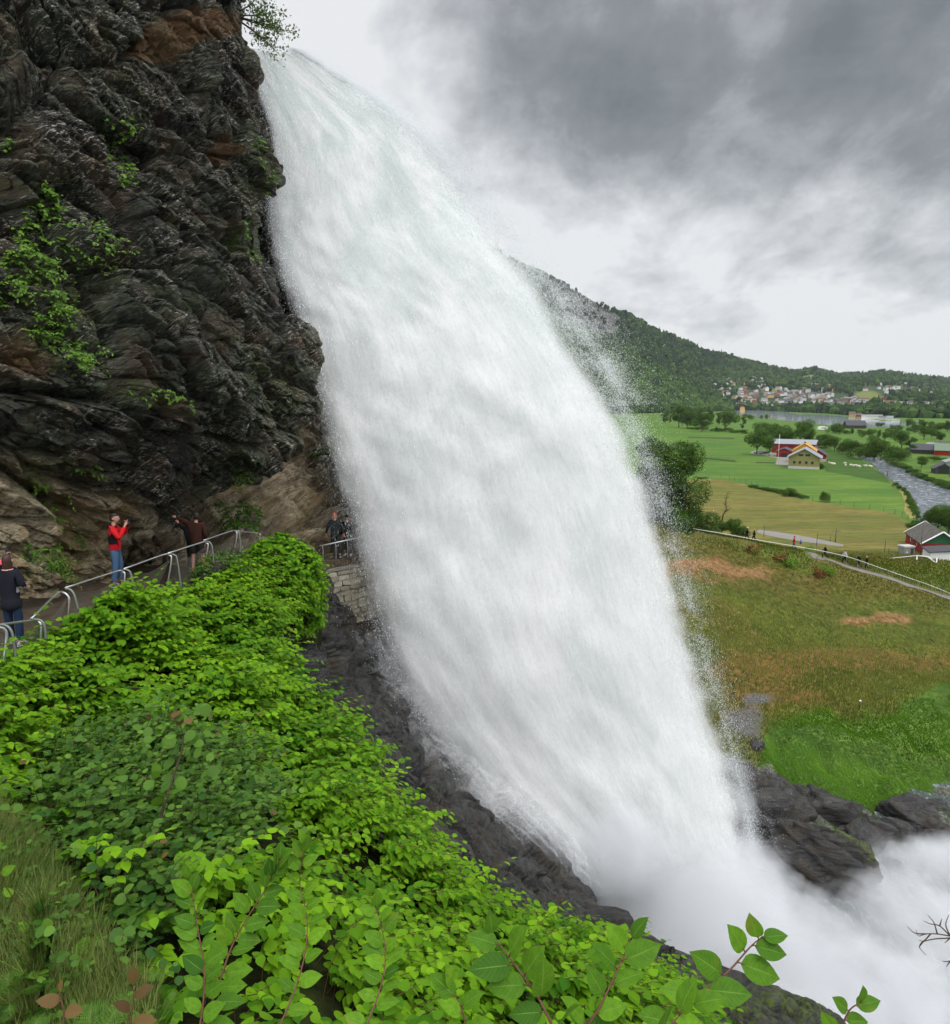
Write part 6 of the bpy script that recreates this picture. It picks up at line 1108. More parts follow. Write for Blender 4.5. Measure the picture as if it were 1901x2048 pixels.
for i in range(64):
    f = rsb.rand(); px = 1470+430*f+rsb.normal()*8; py = np.interp(px, [1460, 1560, 1640, 1720, 1800, 1860, 1900], [1540, 1572, 1600, 1640, 1640, 1650, 1600])+rsb.normal()*20+rsb.rand()*20; p = hill_pt(px, py); s = math.exp(rsb.normal()*.5)*.55
    if p[1] > 90: continue
    boulder(p+np.array([0, 0, .1*s]), (s*rsb.uniform(.9, 1.5), s, s*rsb.uniform(.5, .9)), 20+i, 'small dark rock among the rocks at the foot of the green bank', 'rocks at the foot of the green bank', rsb.rand()*6, rsb.uniform(-.3, .4))
for i, (px, py, t, s, lb) in enumerate(((1110, 1860, 18.2, .55, 'low flat rock under the brown hollow'), (1195, 1848, 21.6, .75, 'dark jutting rock where the leaves meet the mist'), (1085, 1745, 19.5, .12, 'small pale orange stone lying on the wet rock'))):
    boulder(P(px, py, t), (s*1.5, s, s*.7), 90+i, lb, tilt=-.3)
# driftwood and the small post on the brown terrace
def terrace_post():
    p = hill_pt(1719, 1420); r = empty('lamp_post', p, 0, 'tiny dark post with a white head standing alone on the brown terrace', 'post'); mb = MB(); mb.tube([(0, 0, -.1), (0, 0, .75)], .05, 7); mb.build('post', M_RDARK, r, True); mb = MB(); V, Fc = ico(1); mb.add(V*[.10, .10, .09]+[.02, 0, .82], Fc.tolist()); mb.build('lamp_head', M_WHITE, r, True)
terrace_post()
# ------------------------------------------------------------------ grass tufts on the hillside
_pk = np.vstack([[hit(*Z1(*q))[:2] for q in ((340, 1300), (400, 1306), (560, 1325), (700, 1350), (760, 1358), (900, 1378))], PG[:, 3, :2]]); nopath = np.ones(HG.shape[:2])
for q_ in smoothpts(np.c_[_pk, _pk[:, 0]*0], 3)[:, :2]: nopath[((HG[..., 0]-q_[0])**2+(HG[..., 1]-q_[1])**2) < 1.6] = 0
def scatter_hill(n, wfn, name, h, w, mat, tonefn, label, seed):
    rs_ = np.random.RandomState(seed); W_ = wfn(); Nh = np.zeros_like(HG)+np.array([0, 0, 1.]); vis = (hx > 1230) & (hx < 2000) & (hy > 1000) & (hy < 1720); p, _ = sample_surface(HG, Nh, n, rs_, W_*vis*(60./np.maximum(hd, 40))**1.5); return grass(name, p, np.zeros_like(p)+[0, 0, 1.], h, w, mat, tonefn(p), label, seed, .8)
M_TUFT = m_leafy('tuft_blade', (.045, .075, .010), (.175, .160, .030), .1, .2, .7); M_LUSH = m_leafy('lush_blade', (.060, .150, .012), (.150, .290, .028), .1, .4, .7)
scatter_hill(60000, lambda: nopath*(1-HM['bed'])*(1-HM['lush'])*(1-.75*HM['dry'])*(1-.55*HM['brown']), 'meadow_grass', .34, .035, M_TUFT, lambda p: .45+.7*fbm(p*.25, 4)+.18*RS.normal(size=len(p)), 'rough olive and brown grass covering the hillside', 31)
scatter_hill(45000, lambda: HM['lush']*(1-.9*HM['bed']), 'bank_grass', .16, .03, M_LUSH, lambda p: .42+.8*fbm(p*.35, 4)+.16*RS.normal(size=len(p)), 'soft bright green grass on the stream bank', 32)
M_SORREL = m_leafy('sorrel', (.08, .025, .012), (.20, .07, .03), .1, .15, .7)
for i, (px, py, h) in enumerate(((1560, 1118, 30), (1578, 1128, 24), (1640, 1150, 30), (1655, 1142, 26), (1505, 1100, 22), (1618, 1098, 16))):
    p = hill_pt(px, py+6); q, n_ = ellipsoid_pts((0, 0, .35), .7, .7, .45, 60); r = empty('weed_clump', p, 0, 'reddish clump of tall weeds on the upper hillside' if i % 2 == 0 else 'dark green clump of tall weeds on the upper hillside', 'weeds', 'tall weed clumps on the upper hillside'); W, st = shoots(q*.8, n_, rs, .6, 5, .22, np.array([0, 0, .3]), LEAF_S, .5); mk('foliage', W[0], W[1], M_SORREL if i % 2 == 0 else M_LUSH, r, attrs={'tone': W[2]})
# ------------------------------------------------------------------ plants growing on the cliff
def cliff_plant(px, py, rx, ry, n, label, lf=.10, mat=None, L=.45, tpl=None, kind='fern_tuft'):
    q = []; nn_ = []
    for i in range(n):
        a = rs.rand()*6.28; k = math.sqrt(rs.rand()); p, nm = cliff_pt(px+rx*k*math.cos(a), py+ry*k*math.sin(a)); q.append(p); nn_.append(nm)
    q = np.array(q); nn_ = np.array(nn_); b = q.mean(0); r = empty('cliff_plant', b, 0, label, 'plant', 'plants growing out of the cliff'); W, st = shoots(q-b, nn_, rs, L, 8, lf, np.array([.1, -.5, -.45]), LEAF if tpl is None else tpl, .8, .5, .25); mk('foliage', W[0], W[1], mat or M_CLIFFLEAF, r, attrs={'tone': W[2]}); 
    if n >= 85: mk('stem', st[0], st[1], M_GSTEM, r)['kind'] = 'stuff'
for a in ((90, 440, 26, 60, 90, 'tall light green rowan like shrub high on the left of the cliff'), (60, 530, 50, 40, 110, 'spreading green shrub under the tall one at the left edge'), (150, 500, 45, 40, 70, 'thin green shrub right of the spreading one'), (190, 540, 40, 30, 35, 'scattered green sprigs above the lower cliff bulge'), (10, 560, 30, 55, 90, 'yellow green fern clump at the left edge of the cliff'),
          (105, 640, 50, 50, 120, 'mossy green mat with thin twigs left of the bulge'), (165, 710, 35, 35, 60, 'green tuft hanging over the dark hollow'), (240, 270, 40, 28, 70, 'yellow green shrub in the middle of the upper cliff'), (250, 320, 45, 26, 60, 'yellow green shrub just below the one in the middle'), (235, 375, 28, 18, 30, 'small green tuft under the middle shrubs'),
          (505, 305, 12, 30, 24, 'small ferns near the cliff corner beside the fall'), (535, 370, 10, 30, 20, 'trailing moss and ferns on the corner beside the fall'), (430, 500, 25, 14, 26, 'light green tuft on the dark rock left of the corner'), (505, 512, 24, 8, 20, 'flat green tuft on the ledge at the corner'), (490, 460, 30, 20, 24, 'dull grassy patch above the ledge at the corner'),
          (270, 790, 45, 12, 34, 'thin grassy tuft on the ledge of the bulge'), (190, 945, 30, 10, 26, 'low green patch above the pale rock'), (105, 980, 16, 25, 26, 'drooping grass on the pale rock'), (140, 1030, 26, 34, 55, 'leafy plant on the pale rock left of the man in red'), (110, 1120, 36, 34, 90, 'round green plant at the foot of the cliff behind the railing'),
          (180, 1090, 26, 26, 40, 'grassy clump left of the legs of the man in red'), (50, 1110, 30, 20, 35, 'small green plants under the pale rock'), (480, 950, 16, 34, 44, 'hanging dark tuft at the lower lip of the overhang'), (0, 290, 12, 20, 16, 'green sprig at the left edge high on the cliff')):
    lf = .085 if a[1] < 900 else .06; cliff_plant(*a, lf=lf*(.8 if a[4] < 50 else 1.), L=.42 if a[4] > 50 else .26, tpl=LEAF_S if a[1] > 480 else LEAF)
def wall_plant(px, py, t, rx, ry, rz, n, label, lf, mat):
    q, n_ = ellipsoid_pts((0, 0, 0), rx, ry, rz, n); b = P(px, py, t); r = empty('cliff_plant', b, 0, label, 'plant', 'plants growing out of the cliff'); W, st = shoots(q, n_, rs, .45, 8, lf, np.array([.1, -.5, -.5]), LEAF, .8, .35); mk('foliage', W[0], W[1], mat, r, attrs={'tone': W[2]}); 
    if n >= 85: mk('stem', st[0], st[1], M_GSTEM, r)['kind'] = 'stuff'
wall_plant(487, 1038, 24.8, .55, .3, .5, 90, 'dark leafy bush on the ochre rock right of the two people', .09, M_HAZEL); wall_plant(440, 1020, 25, .18, .15, .14, 18, 'little green fern left of the dark leafy bush', .07, M_CLIFFLEAF); wall_plant(642, 905, 31.5, .3, .3, .28, 30, 'green tuft under the overhang beside the spray', .09, M_HAZEL)
# overhanging tree at the lip
def lip_tree():
    b = P(486, 60, 25.5); r = empty('overhanging_tree', b, 0, 'small tree leaning out over the lip of the waterfall at the top', 'tree'); mb = MB(); rs_ = np.random.RandomState(6); tips = []
    for px, py, e in ((560, 55, .5), (585, 62, 0), (540, 90, .2), (530, 20, .1), (555, 20, 0.), (520, -20, .1), (560, 110, .3)):
        c = P(px, py, 25.5+rs_.normal()*.4)-b; m_ = c*.5+np.array([0, 0, .12+.1*rs_.rand()]); q = smoothpts([[-.4, 0, .5], m_, c], 6); mb.tube(q, np.linspace(.03, .008, len(q)), 5); tips += [q[k] for k in range(5, len(q))]
    mb.build('trunk', M_BARK, r, True); tips = np.array(tips); n = 1500; p = tips[rs_.randint(len(tips), size=n)]+rs_.normal(size=(n, 3))*[.20, .20, .13]; W = place_leaves(LEAF_S, p, nrm(rs_.normal(size=(n, 3))+[.3, 0, -.4]), nrm(rs_.normal(size=(n, 3))*.6+[0, 0, 1]), rs_.uniform(.06, .12, n), rs_.uniform(.2, .9, n)); mk('crown', W[0], W[1], M_TREE, r, attrs={'tone': W[2]})
lip_tree()
# bare twigs coming in from the right
def bare_branch(L, label):
    b = P(*L[0][0][:2], L[0][0][2]); r = empty('bare_branch', b, 0, label, 'branch', 'bare twigs at the right edge')
    mb = MB()
    for br in L:
        q = smoothpts(np.array([P(*a)-b for a in br]), 5); mb.tube(q, np.linspace(.0035, .0012, len(q)), 5)
    mb.build('twig', M_BARK, r, True)
T_ = 3.2
bare_branch([[(1990, 1885, T_), (1901, 1872, T_), (1875, 1868, T_), (1852, 1868, T_), (1838, 1872, T_), (1832, 1860, T_)], [(1901, 1872, T_), (1880, 1852, T_), (1862, 1848, T_), (1848, 1842, T_)], [(1875, 1868, T_), (1868, 1845, T_), (1856, 1830, T_)], [(1901, 1872, T_), (1892, 1850, T_), (1898, 1830, T_)], [(1852, 1868, T_), (1830, 1866, T_), (1815, 1853, T_)], [(1880, 1852, T_), (1884, 1838, T_)], [(1862, 1868, T_), (1848, 1882, T_), (1838, 1880, T_)]], 'upper bare twig reaching in from the right edge over the mist')
bare_branch([[(1990, 1870, T_), (1901, 1876, T_), (1870, 1878, T_), (1846, 1884, T_), (1840, 1895, T_), (1852, 1910, T_)], [(1846, 1884, T_), (1838, 1896, T_)], [(1901, 1876, T_), (1890, 1886, T_)]], 'middle bare twig curling down at the right edge')
bare_branch([[(1990, 1905, T_), (1901, 1922, T_), (1885, 1922, T_)], [(1901, 1922, T_), (1893, 1934, T_)]], 'lowest short bare twig at the right edge')
# ================================================================== PEOPLE
def skin_mesh(name, J, E, root, mat, parent, sub=1, attrs=None):
    """J: {joint: (x,y,z,radius or (rx,ry))}; one smooth skin grown round the joints"""
    me = bpy.data.meshes.new(name+'_rig'); keys = list(J); ix = {k: i for i, k in enumerate(keys)}; me.from_pydata([J[k][:3] for k in keys], [(ix[a], ix[b]) for a, b in E], []); o = bpy.data.objects.new(name+'_rig', me); COL.objects.link(o)
    o.modifiers.new('s', 'SKIN'); sv = me.skin_vertices[0].data
    for k in keys:
        r = J[k][3]; sv[ix[k]].radius = r if isinstance(r, tuple) else (r, r); sv[ix[k]].use_root = (k == root)
    m = o.modifiers.new('u', 'SUBSURF'); m.levels = sub; m.render_levels = sub
    dg = bpy.context.evaluated_depsgraph_get(); dg.update(); ev = o.evaluated_get(dg); m2 = bpy.data.meshes.new_from_object(ev); m2.name = name; bpy.data.objects.remove(o); bpy.data.meshes.remove(me)
    for p in m2.polygons: p.use_smooth = True
    m2.materials.clear(); m2.materials.append(mat); n = bpy.data.objects.new(name, m2); COL.objects.link(n); n.parent = parent; return n
def mesh_np(o): V = np.empty(len(o.data.vertices)*3); o.data.vertices.foreach_get('co', V); return V.reshape(-1, 3), [tuple(p.vertices) for p in o.data.polygons]
def head_np(c, fwd, tilt=0., s=1.):
    """head with brow, nose, lips, chin and ears; faces +y before turning"""
    V, Fc = ico(4); V = V.copy(); W = V*np.array([.074, .096, .118]); y = V[:, 1]; z = V[:, 2]; x = V[:, 0]
    W[:, 0] *= 1-.26*np.clip(-z, 0, 1)**1.3; W[:, 1] -= .014*np.clip(-z, 0, 1)*(y < .2); f = y > .3
    g = lambda cx, cz, sx, sz: np.exp(-((np.abs(x)-cx)/sx)**2-((z-cz)/sz)**2)*f
    W[:, 1] += .026*g(0, -.20, .12, .16)+.014*g(0, -.02, .10, .20)-.010*g(.36, .06, .16, .12)+.006*g(.3, .26, .3, .1)+.007*g(0, -.50, .25, .07)-.005*g(0, -.60, .2, .04)+.012*g(0, -.86, .28, .16)
    mb = MB(); mb.add(W, Fc.tolist())
    for sg in (-1, 1): E, EF = ico(2); mb.add(E*[.012, .022, .034]+[sg*.077, -.008, -.004], EF.tolist())
    V = np.concatenate(mb.v)*s; a = math.atan2(-fwd[0], fwd[1]); ct, st = math.cos(tilt), math.sin(tilt)
    R = np.array([[math.cos(a), -math.sin(a), 0], [math.sin(a), math.cos(a), 0], [0, 0, 1]])@np.array([[1, 0, 0], [0, ct, -st], [0, st, ct]]); return V@R.T+c, mb.f, R
SK = simple('skin', (.48, .26, .19), .5, .3, var=.05, scale=20.); M_HAIRD = simple('dark_hair', (.022, .014, .011), .6, .3, var=.3, scale=40.); M_BLACK = simple('black_cloth', (.012, .012, .014), .85, .1); M_SHOE = simple('dark_shoe', (.04, .04, .045), .6, .3); M_SOLE = simple('white_sole', (.6, .6, .6), .6, .2)
def cl(name, c): return simple(name, c, .85, .12, var=.15, scale=6.)
def hand_parts(w, d, up, curl=.6, s=1.):
    """palm and five separate bent fingers from wrist w along d; up = side the thumb leaves"""
    d = nrm(np.array(d, float)); up = np.array(up, float); up = nrm(up-d*(up@d)); n = np.cross(d, up); mb = MB(); w = np.array(w, float)
    mb.tube(smoothpts([w-d*.02, w+d*.03*s, w+d*.075*s, w+d*.09*s], 3), np.array([.022, .026, .028, .030, .031, .031, .031, .029, .027, .022])[:10]*s, 8)
    for k, (o, L) in enumerate(((.030, .070), (.010, .078), (-.010, .072), (-.030, .056))):
        b = w+d*.085*s+up*o*s*.9; p = [b]; a = 0
        for j in range(3): a += curl*(.7 if j == 0 else 1.); p.append(p[-1]+(d*math.cos(a)+n*math.sin(a))*L*s*(.42, .33, .25)[j])
        mb.tube(smoothpts(p, 3), np.linspace(.0095, .0070, 10)*s, 6)
    b = w+d*.030*s+up*.026*s; mb.tube(smoothpts([b, b+(up*.7+d*.7)*.032*s, b+(up*.7+d*.7)*.032*s+(d*.95+n*.5)*.03*s], 4), np.linspace(.012, .008, 9)*s, 6); return mb
def person(pos, H, face, pose, cloth, label, rz=0., hair='short', detail=2, group=None, extras=None):
    """pose in metres for a 1.75 m figure looking along +y; face: direction of the head"""
    root = empty('person', pos, rz, label, 'person', group); k = H/1.75; root.scale = (k, k, k); q = dict(pel=(0, 0, .93), spi=(0, .0, 1.06), che=(0, 0, 1.28), nec=(0, .0, 1.45), hed=(0, .015, 1.62), shL=(-.17, 0, 1.41), shR=(.17, 0, 1.41), elL=(-.24, -.02, 1.13), elR=(.24, -.02, 1.13), wrL=(-.25, .07, .90), wrR=(.25, .07, .90),
        hiL=(-.09, 0, .90), hiR=(.09, 0, .90), knL=(-.10, .02, .50), knR=(.10, .02, .50), anL=(-.105, -.02, .09), anR=(.105, -.02, .09), toL=(-.12, .15, .035), toR=(.12, .15, .035)); q.update(pose)
    A = {a: np.array(v, float) for a, v in q.items()}; B = lambda a, r: (*A[a], r)
    J = dict(pel=B('pel', (.095, .075)), spi=B('spi', (.09, .07)), che=B('che', (.11, .08)), nec=B('nec', .055), hb=(*(A['nec']*.35+A['hed']*.65), .05)); E = [('pel', 'spi'), ('spi', 'che'), ('che', 'nec'), ('nec', 'hb')]
    for s in 'LR':
        J.update({'sh'+s: B('sh'+s, .046), 'el'+s: B('el'+s, .034), 'wr'+s: B('wr'+s, (.027, .022)), 'hi'+s: B('hi'+s, .070), 'kn'+s: B('kn'+s, .050), 'an'+s: B('an'+s, .038), 'to'+s: B('to'+s, .034)}); E += [('che', 'sh'+s), ('sh'+s, 'el'+s), ('el'+s, 'wr'+s), ('pel', 'hi'+s), ('hi'+s, 'kn'+s), ('kn'+s, 'an'+s), ('an'+s, 'to'+s)]
    body = skin_mesh('body', J, E, 'pel', cloth.get('skin', SK), root, 1 if detail < 2 else 2); Vb, Fb = mesh_np(body); mb = MB(); mb.add(Vb, Fb); face = nrm(np.array(face, float)); Vh, Fh, R = head_np(A['hed'], face, math.asin(face[2])*1.); mb.add(Vh, Fh)
    for s in 'LR':
        d = nrm(A['wr'+s]-A['el'+s]); up = pose.get('thumb'+s, (0, .6, .8)); h = hand_parts(A['wr'+s], d, up, pose.get('curl'+s, .45)); mb.add(np.concatenate(h.v), h.f)
    m_ = body.data; body.data = mk('body', np.concatenate(mb.v), mb.f, cloth.get('skin', SK), link=False).data; 
    # trousers or shorts
    t = {}; te = []; sh = cloth.get('shorts'); lg_ = cloth.get('long'); t['pel'] = B('pel', (.115, .09) if lg_ else (.150, .118)); t['w'] = (*(A['spi']+[0, 0, .0]), (.09, .07) if lg_ else (.128, .098)); te.append(('w', 'pel'))
    for s in 'LR':
        t['hi'+s] = B('hi'+s, .092 if lg_ else .108); te.append(('pel', 'hi'+s)); kn = A['kn'+s]; an = A['an'+s]
        if sh: t['m'+s] = (*(A['hi'+s]*.15+kn*.85), (.098, .098)); te.append(('hi'+s, 'm'+s))
        else: t['kn'+s] = (*kn, .076); t['an'+s] = (*(an+[0, 0, .01]), .062); te += [('hi'+s, 'kn'+s), ('kn'+s, 'an'+s)]
    skin_mesh('shorts' if sh else 'trousers', t, te, 'pel', cloth['legs'], root, 2)
    # coat
    top = {}; lo = cloth.get('long', .0); top['hem'] = (*(A['pel']+[0, 0, -.05-lo]), (.225 if lo else .178, .175 if lo else .145)); top['spi'] = B('spi', (.168, .135)); top['che'] = B('che', (.178, .132)); top['nec'] = (*(A['nec']+[0, 0, -.02]), (.075, .075)); te = [('hem', 'spi'), ('spi', 'che'), ('che', 'nec')]
    for s in 'LR': top['sh'+s] = B('sh'+s, .080); top['el'+s] = B('el'+s, .062); top['wr'+s] = (*(A['wr'+s]*.93+A['el'+s]*.07), .045); te += [('che', 'sh'+s), ('sh'+s, 'el'+s), ('el'+s, 'wr'+s)]
    ct = skin_mesh('jacket', top, te, 'spi', cloth['top'], root, 2)
    for s in 'LR':
        a, b = A['an'+s], A['to'+s]; d = nrm((b-a)*[1, 1, 0]); sn = np.array([-d[1], d[0], 0]); V, Fc = ico(3); W = np.clip(V, -1, 1)*[.052, .148, .055]; W[:, 2] = np.maximum(W[:, 2], -.028)*np.where(V[:, 1] > 0, .75, 1.15); c = a+d*.065; c[2] = a[2]-.045; W = c+W[:, 0:1]*sn+W[:, 1:2]*d+W[:, 2:3]*np.array([0, 0, 1]); shoe = mk('shoe', W, Fc, cloth.get('shoe', M_SHOE), root)
        W2 = np.clip(V, -1, 1)*[.055, .150, .014]; W2 = c+W2[:, 0:1]*sn+W2[:, 1:2]*d+(W2[:, 2:3]-.034)*np.array([0, 0, 1]); 
        if detail > 1: mk('sole', W2, Fc, M_SOLE, shoe)
    # hair: shell over the skull
    V, Fc = ico(4); hm = cloth.get('hair', M_HAIRD)
    if hair:
        y, z = V[:, 1], V[:, 2]; keep = (z > .30-.0*y) | ((y < .18) & (z > -.50)) if hair == 'short' else (z > .28) | (y < .28); kf = [tuple(f) for f in Fc if keep[f].all()]
        W = V*np.array([.083, .104, .127])*(1+.05*fbm(V*6, 3))[:, None]; W[:, 1] -= .006
        if hair == 'long': lowm = np.clip(-z-.05, 0, 1)*(y < .4); W[:, 2] -= lowm*(.22+.10*fbm(V*4, 2)); W[:, 0] *= 1+.15*lowm; W[:, 1] -= lowm*.035
        mk('hair', W@R.T+A['hed'], kf, hm, root)
    if hair == 'hat' or cloth.get('hat'):
        V2, F2 = ico(3); kf = [tuple(f) for f in F2 if (V2[f][:, 2] > .12).all()]; W = V2*[.092, .112, .135]; mk('hat', W@R.T+A['hed'], kf, cloth['hat'], root)
    if detail > 1 and hair != 'long':
        for sg in (-1, 1):
            V2, F2 = ico(2); e = mk('eye', (V2*.0125+[sg*.029, .083, .012])@R.T+A['hed'], F2, simple('eye_white', (.7, .7, .7), .3, .4), root); mk('pupil', (V2*.0062+[sg*.029, .0925, .012])@R.T+A['hed'], F2, M_BLACK, e)
    return root, A, R
def foot(px, py, t):
    p = P(px, py, t); return p
# man in the red jacket with a camera, looking right
pm, A, R = person(foot(237, 1172, 16.9), 1.78, (.12, .99, .03), dict(elL=(-.22, .18, 1.20), wrL=(-.07, .29, 1.49), elR=(.26, .16, 1.18), wrR=(.10, .27, 1.46), hed=(0, .035, 1.63), hiL=(-.09, 0, .9), hiR=(.09, 0, .9), knL=(-.11, .05, .5), knR=(.10, .0, .5), anL=(-.14, .03, .09), anR=(.11, -.06, .09), toL=(-.18, .19, .035), toR=(.15, .11, .035), thumbL=(1, 0, .3), thumbR=(-1, 0, .3), curlL=.9, curlR=.9),
    dict(top=cl('red_jacket', (.50, .012, .018)), legs=cl('blue_jeans', (.060, .115, .20))), 'person in a red and black jacket and blue jeans filming with a camera held up', rz=-1.32)
jk = [c for c in pm.children if c.name.startswith('jacket')][0]
def band(nm, test, mat, par, lift=.004):
    n = len(par.data.vertices); V = np.empty(n*3); par.data.vertices.foreach_get('co', V); V = V.reshape(-1, 3); N = np.empty(n*3); par.data.vertices.foreach_get('normal', N); N = N.reshape(-1, 3); ok = test(V); Fs = [tuple(p.vertices) for p in par.data.polygons if all(ok[i] for i in p.vertices)]
    if Fs: mk(nm, V+N*lift, Fs, mat, par)
band('black_panel', lambda V: (V[:, 0] > .085) & (V[:, 2] > .95) & (V[:, 2] < 1.33) & (V[:, 1] < .07+.25*(1.25-V[:, 2])) & (V[:, 1] > -.11), M_BLACK, jk); band('black_panel', lambda V: (V[:, 2] > 1.40) & (np.abs(V[:, 0]) < .14), M_BLACK, jk)
V, Fc = ico(3); mk('hood', V*[.11, .075, .065]+[0, -.07, 1.45], Fc, M_BLACK, jk)
cb = empty('camera', pm.location, -1.32, 'black camera with a lens held up by the person in red', 'camera'); cb.scale = pm.scale
mb = MB(); mb.box((.01, .37, 1.585), (.12, .065, .085)); mb.box((.01, .365, 1.64), (.05, .05, .03)); mb.build('body', M_BLACK, cb); mb = MB(); mb.tube([(.01, .39, 1.585), (.012, .43, 1.585), (.015, .51, 1.59)], [.034, .036, .040], 14); mb.build('lens', M_BLACK, cb, True)
mb = MB(); Rg = R
for sg in (-1, 1):
    pts = np.array([(sg*.032+.022*math.cos(a), .094, .012+.017*math.sin(a)) for a in np.linspace(0, 2*math.pi, 13)])@Rg.T+A['hed']; mb.tube(pts, .0022, 4)
    mb.tube(np.array([(sg*.054, .092, .014), (sg*.080, .03, .012), (sg*.080, -.02, .004)])@Rg.T+A['hed'], .0022, 4)
mb.tube(np.array([(-.012, .098, .014), (.012, .098, .014)])@Rg.T+A['hed'], .0022, 4); mb.build('glasses', M_BLACK, pm)
# two people looking up at the rock, one pointing
person(foot(399, 1148, 20.2), 1.82, (-.5, .80, .25), dict(shL=(-.18, .04, 1.41), elL=(-.40, .16, 1.50), wrL=(-.60, .28, 1.56), elR=(.25, -.05, 1.12), wrR=(.20, .08, .92), anL=(-.16, 0, .09), anR=(.15, -.02, .09), toL=(-.22, .15, .035), toR=(.2, .15, .035), knL=(-.13, .02, .5), knR=(.12, .02, .5)),
    dict(top=cl('brown_sweater', (.040, .016, .012)), legs=cl('dark_shorts', (.022, .020, .019)), shorts=True), 'person in a dark brown top and shorts seen from behind, pointing at the rock', hair='short', rz=.15)
person(foot(388, 1142, 20.9), 1.62, (-.6, .75, .3), dict(elL=(-.30, .10, 1.42), wrL=(-.42, .2, 1.56), elR=(.2, .0, 1.12)), dict(top=cl('black_top', (.010, .010, .012)), legs=cl('dark_trousers', (.014, .013, .014))), 'shorter person in black half hidden behind the one pointing', hair='short', rz=.2)
# woman with a phone at the left edge
pw, A, R = person(foot(32, 1290, 12.75), 1.70, (-.25, .95, .12), dict(elL=(-.40, .20, 1.34), wrL=(-.30, .34, 1.58), shL=(-.18, .02, 1.41), elR=(.27, -.03, 1.16), wrR=(.20, .14, 1.10), anL=(-.13, .1, .09), toL=(-.16, .26, .035), anR=(.12, -.03, .09), thumbL=(.3, 0, 1)), dict(top=cl('dark_raincoat', (.013, .014, .020)), legs=cl('navy_jeans', (.016, .030, .062)), long=.24, hair=simple('brown_hair', (.045, .018, .012), .5, .35, var=.4, scale=50.), shoe=simple('light_shoe', (.42, .40, .42), .6, .2)),
    'person with long brown hair and a black and grey raincoat at the left edge', rz=-.05, hair='long')
jk = [c for c in pw.children if c.name.startswith('jacket')][0]; M_LG = cl('light_grey_cloth', (.36, .35, .37))
def band(nm, test, mat, par, lift=.004):
    n = len(par.data.vertices); V = np.empty(n*3); par.data.vertices.foreach_get('co', V); V = V.reshape(-1, 3); N = np.empty(n*3); par.data.vertices.foreach_get('normal', N); N = N.reshape(-1, 3); ok = test(V); Fs = [tuple(p.vertices) for p in par.data.polygons if all(ok[i] for i in p.vertices)]
    if Fs: mk(nm, V+N*lift, Fs, mat, par)
band('grey_panel', lambda V: (V[:, 2] > 1.02) & (V[:, 2] < 1.15) & (np.abs(V[:, 0]) > .075), M_LG, jk); band('pink_cuff', lambda V: (np.abs(V[:, 0]+.31) < .09) & (V[:, 2] > 1.47), cl('pink_cuff_cloth', (.62, .10, .13)), jk)
mb = MB(); mb.tube(smoothpts(np.array([(.082*math.cos(a), .082*math.sin(a), 1.455) for a in np.linspace(0, 2*math.pi, 12)]), 2), .013, 6); mb.build('collar', cl('white_pink_collar', (.60, .32, .32)), jk, True)
ph = empty('phone', pw.location, -.05, 'black phone held up by the person at the left edge', 'phone'); ph.scale = pw.scale; mb = MB(); mb.box((-.27, .40, 1.70), (.078, .010, .155)); mb.build('body', M_BLACK, ph); mb = MB(); mb.box((-.27, .393, 1.70), (.068, .003, .14)); mb.build('screen', M_GLASS, ph)
# child in green behind the bush
person(foot(577, 1150, 25.6), 1.55, (-.1, .99, 0), dict(), dict(top=cl('green_jacket', (.02, .42, .12)), legs=cl('grey_trousers', (.2, .2, .2))), 'child with short dark hair in a bright green jacket behind the round bush', hair='short')
# two people in dark rain gear in the spray
person(foot(672, 1113, 29.2), 1.85, (0, -.99, .05), dict(elL=(-.30, .02, 1.14), elR=(.30, .02, 1.14), wrL=(-.36, .05, .9), wrR=(.33, .05, .9), anL=(-.17, 0, .09), anR=(.17, 0, .09), toL=(-.2, -.16, .035), toR=(.2, -.16, .035)), dict(top=cl('dark_rain_cape', (.025, .032, .034)), legs=cl('wet_trousers', (.02, .022, .024)), hat=cl('pale_red_cap', (.45, .12, .09)), long=.1), 'person in a dark rain cape and reddish cap in the spray', hair='hat')
person(foot(697, 1112, 29.8), 1.78, (.2, -.9, 0), dict(anL=(-.12, .1, .09), toL=(-.14, -.08, .035)), dict(top=cl('black_rain_cape', (.012, .013, .014)), legs=cl('wet_black_trousers', (.012, .012, .014)), hat=M_BLACK, long=.1, shoe=M_SOLE), 'person in black rain gear with white soled shoes, deepest in the spray', hair='hat')
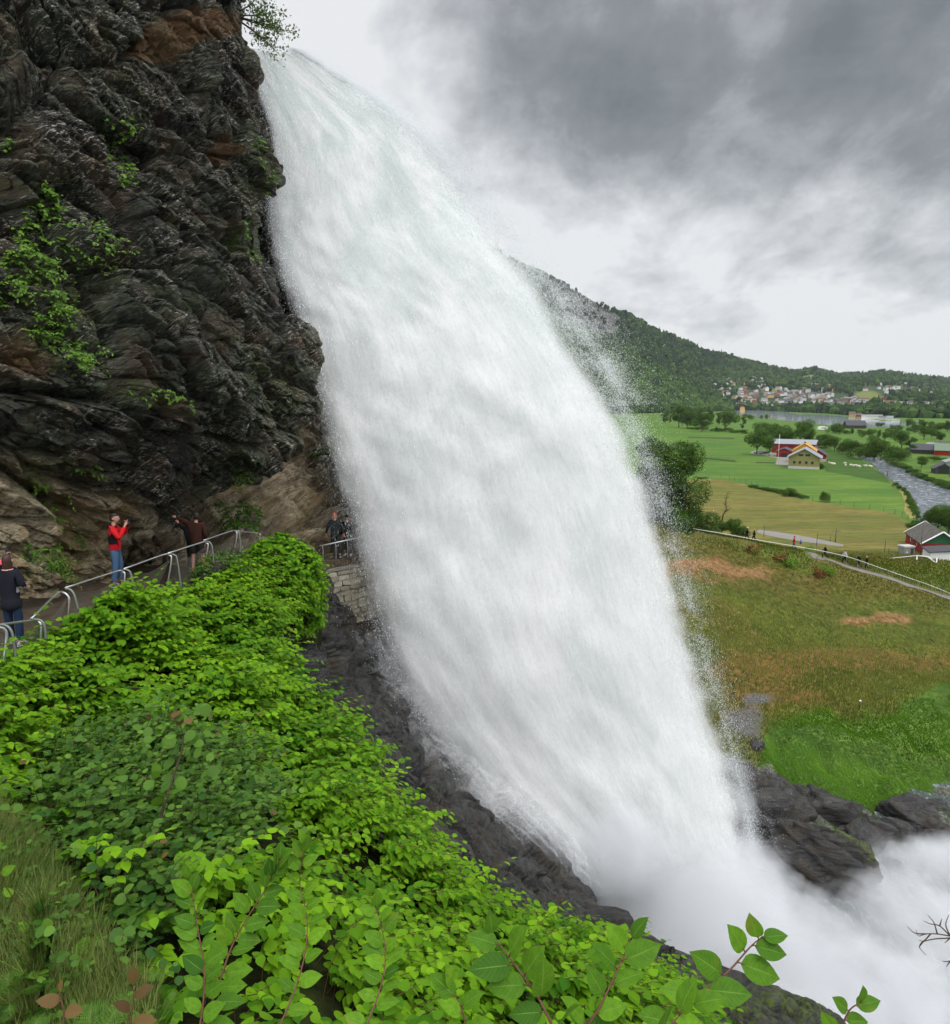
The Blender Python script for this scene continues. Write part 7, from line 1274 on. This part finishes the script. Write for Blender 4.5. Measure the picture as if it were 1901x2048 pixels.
# walkers on the footpath of the crest
M_BLOND = simple('fair_hair', (.36, .24, .11), .6, .3, var=.3, scale=40.)
def walk(ph_, fx): a = .30*ph_; return dict(knL=(-.09, a*.7, .50), anL=(-.09, a-.1, .10), toL=(-.10, a+.08, .05), knR=(.09, -a*.3, .50), anR=(.09, -a-.1, .13), toR=(.10, -a+.06, .05), elL=(-.24, -.10*ph_, 1.13), wrL=(-.25, -.20*ph_+.05, .92), elR=(.24, .08*ph_, 1.13), wrR=(.25, .22*ph_+.05, .93))
WK = [((372, 1300), (.17, .17, .18), (.012, .012, .014), M_HAIRD, -1.2, 'walker in a grey jacket and black trousers nearest the waterfall', .9), ((399, 1303), (.010, .012, .022), (.012, .012, .014), 'blue', -1.2, 'walker in black with a blue cap beside the one in grey', 1.),
      ((711, 1346), (.010, .010, .011), (.014, .014, .016), 'white', -1.2, 'walker in a black coat with a white cap beside the bushes', .9), ((749, 1355), (.014, .013, .013), (.012, .012, .014), M_BLOND, 1.2, 'fair haired walker in black with a yellow strap beside the bushes', 1.), ((972, 1395), (.50, .02, .03), (.03, .06, .16), M_HAIRD, 1.3, 'walker in a red jacket and blue trousers on the path', .7), ((1008, 1400), (.02, .06, .22), (.03, .05, .12), 'blue', 1.3, 'walker in a blue jacket and blue cap behind the one in red', .7),
      ((1145, 1447), (.010, .010, .012), (.012, .012, .014), M_HAIRD, -1.3, 'walker in black leading the group of four on the lower path', 1.2), ((1256, 1474), (.52, .48, .46), (.012, .012, .014), M_HAIRD, -1.3, 'walker in a pale jacket and black trousers striding uphill', 1.25), ((1333, 1498), (.012, .012, .014), (.012, .012, .014), M_BLACK, -1.3, 'walker all in black behind the one in the pale jacket', 1.1), ((1377, 1508), (.014, .014, .015), (.014, .013, .015), M_BLOND, -1.3, 'last walker on the lower path, in black with fair hair', .5)]
for (zx, zy), tc, lc, hc, rz, lb, st in WK:
    px, py = Z1(zx, zy); p = hill_pt(px, py); sH = 1.85; hh = dict(hair=hc) if not isinstance(hc, str) else dict(hat=cl('cap', (.02, .08, .4) if hc == 'blue' else (.7, .7, .7)))
    r, A, R = person(p+np.array([0, 0, .02]), sH, (0, 1, 0), walk(st, 1), dict(top=cl('jacket_cloth', tc), legs=cl('trouser_cloth', lc), **hh), lb, rz=rz if rz > 0 else -rz, detail=1, hair='short' if not isinstance(hc, str) else 'hat', group='walkers on the hillside path')
    if 'strap' in lb: mb = MB(); mb.tube(smoothpts([(-.15, .10, 1.45), (0, .15, 1.25), (.14, .14, 1.05)], 4), .02, 5); mb.tube(smoothpts([(-.15, -.10, 1.45), (0, -.15, 1.25), (.14, -.13, 1.05)], 4), .02, 5); mb.build('strap', cl('yellow_strap', (.6, .42, .02)), r, True)
if HAZE: haze_box()
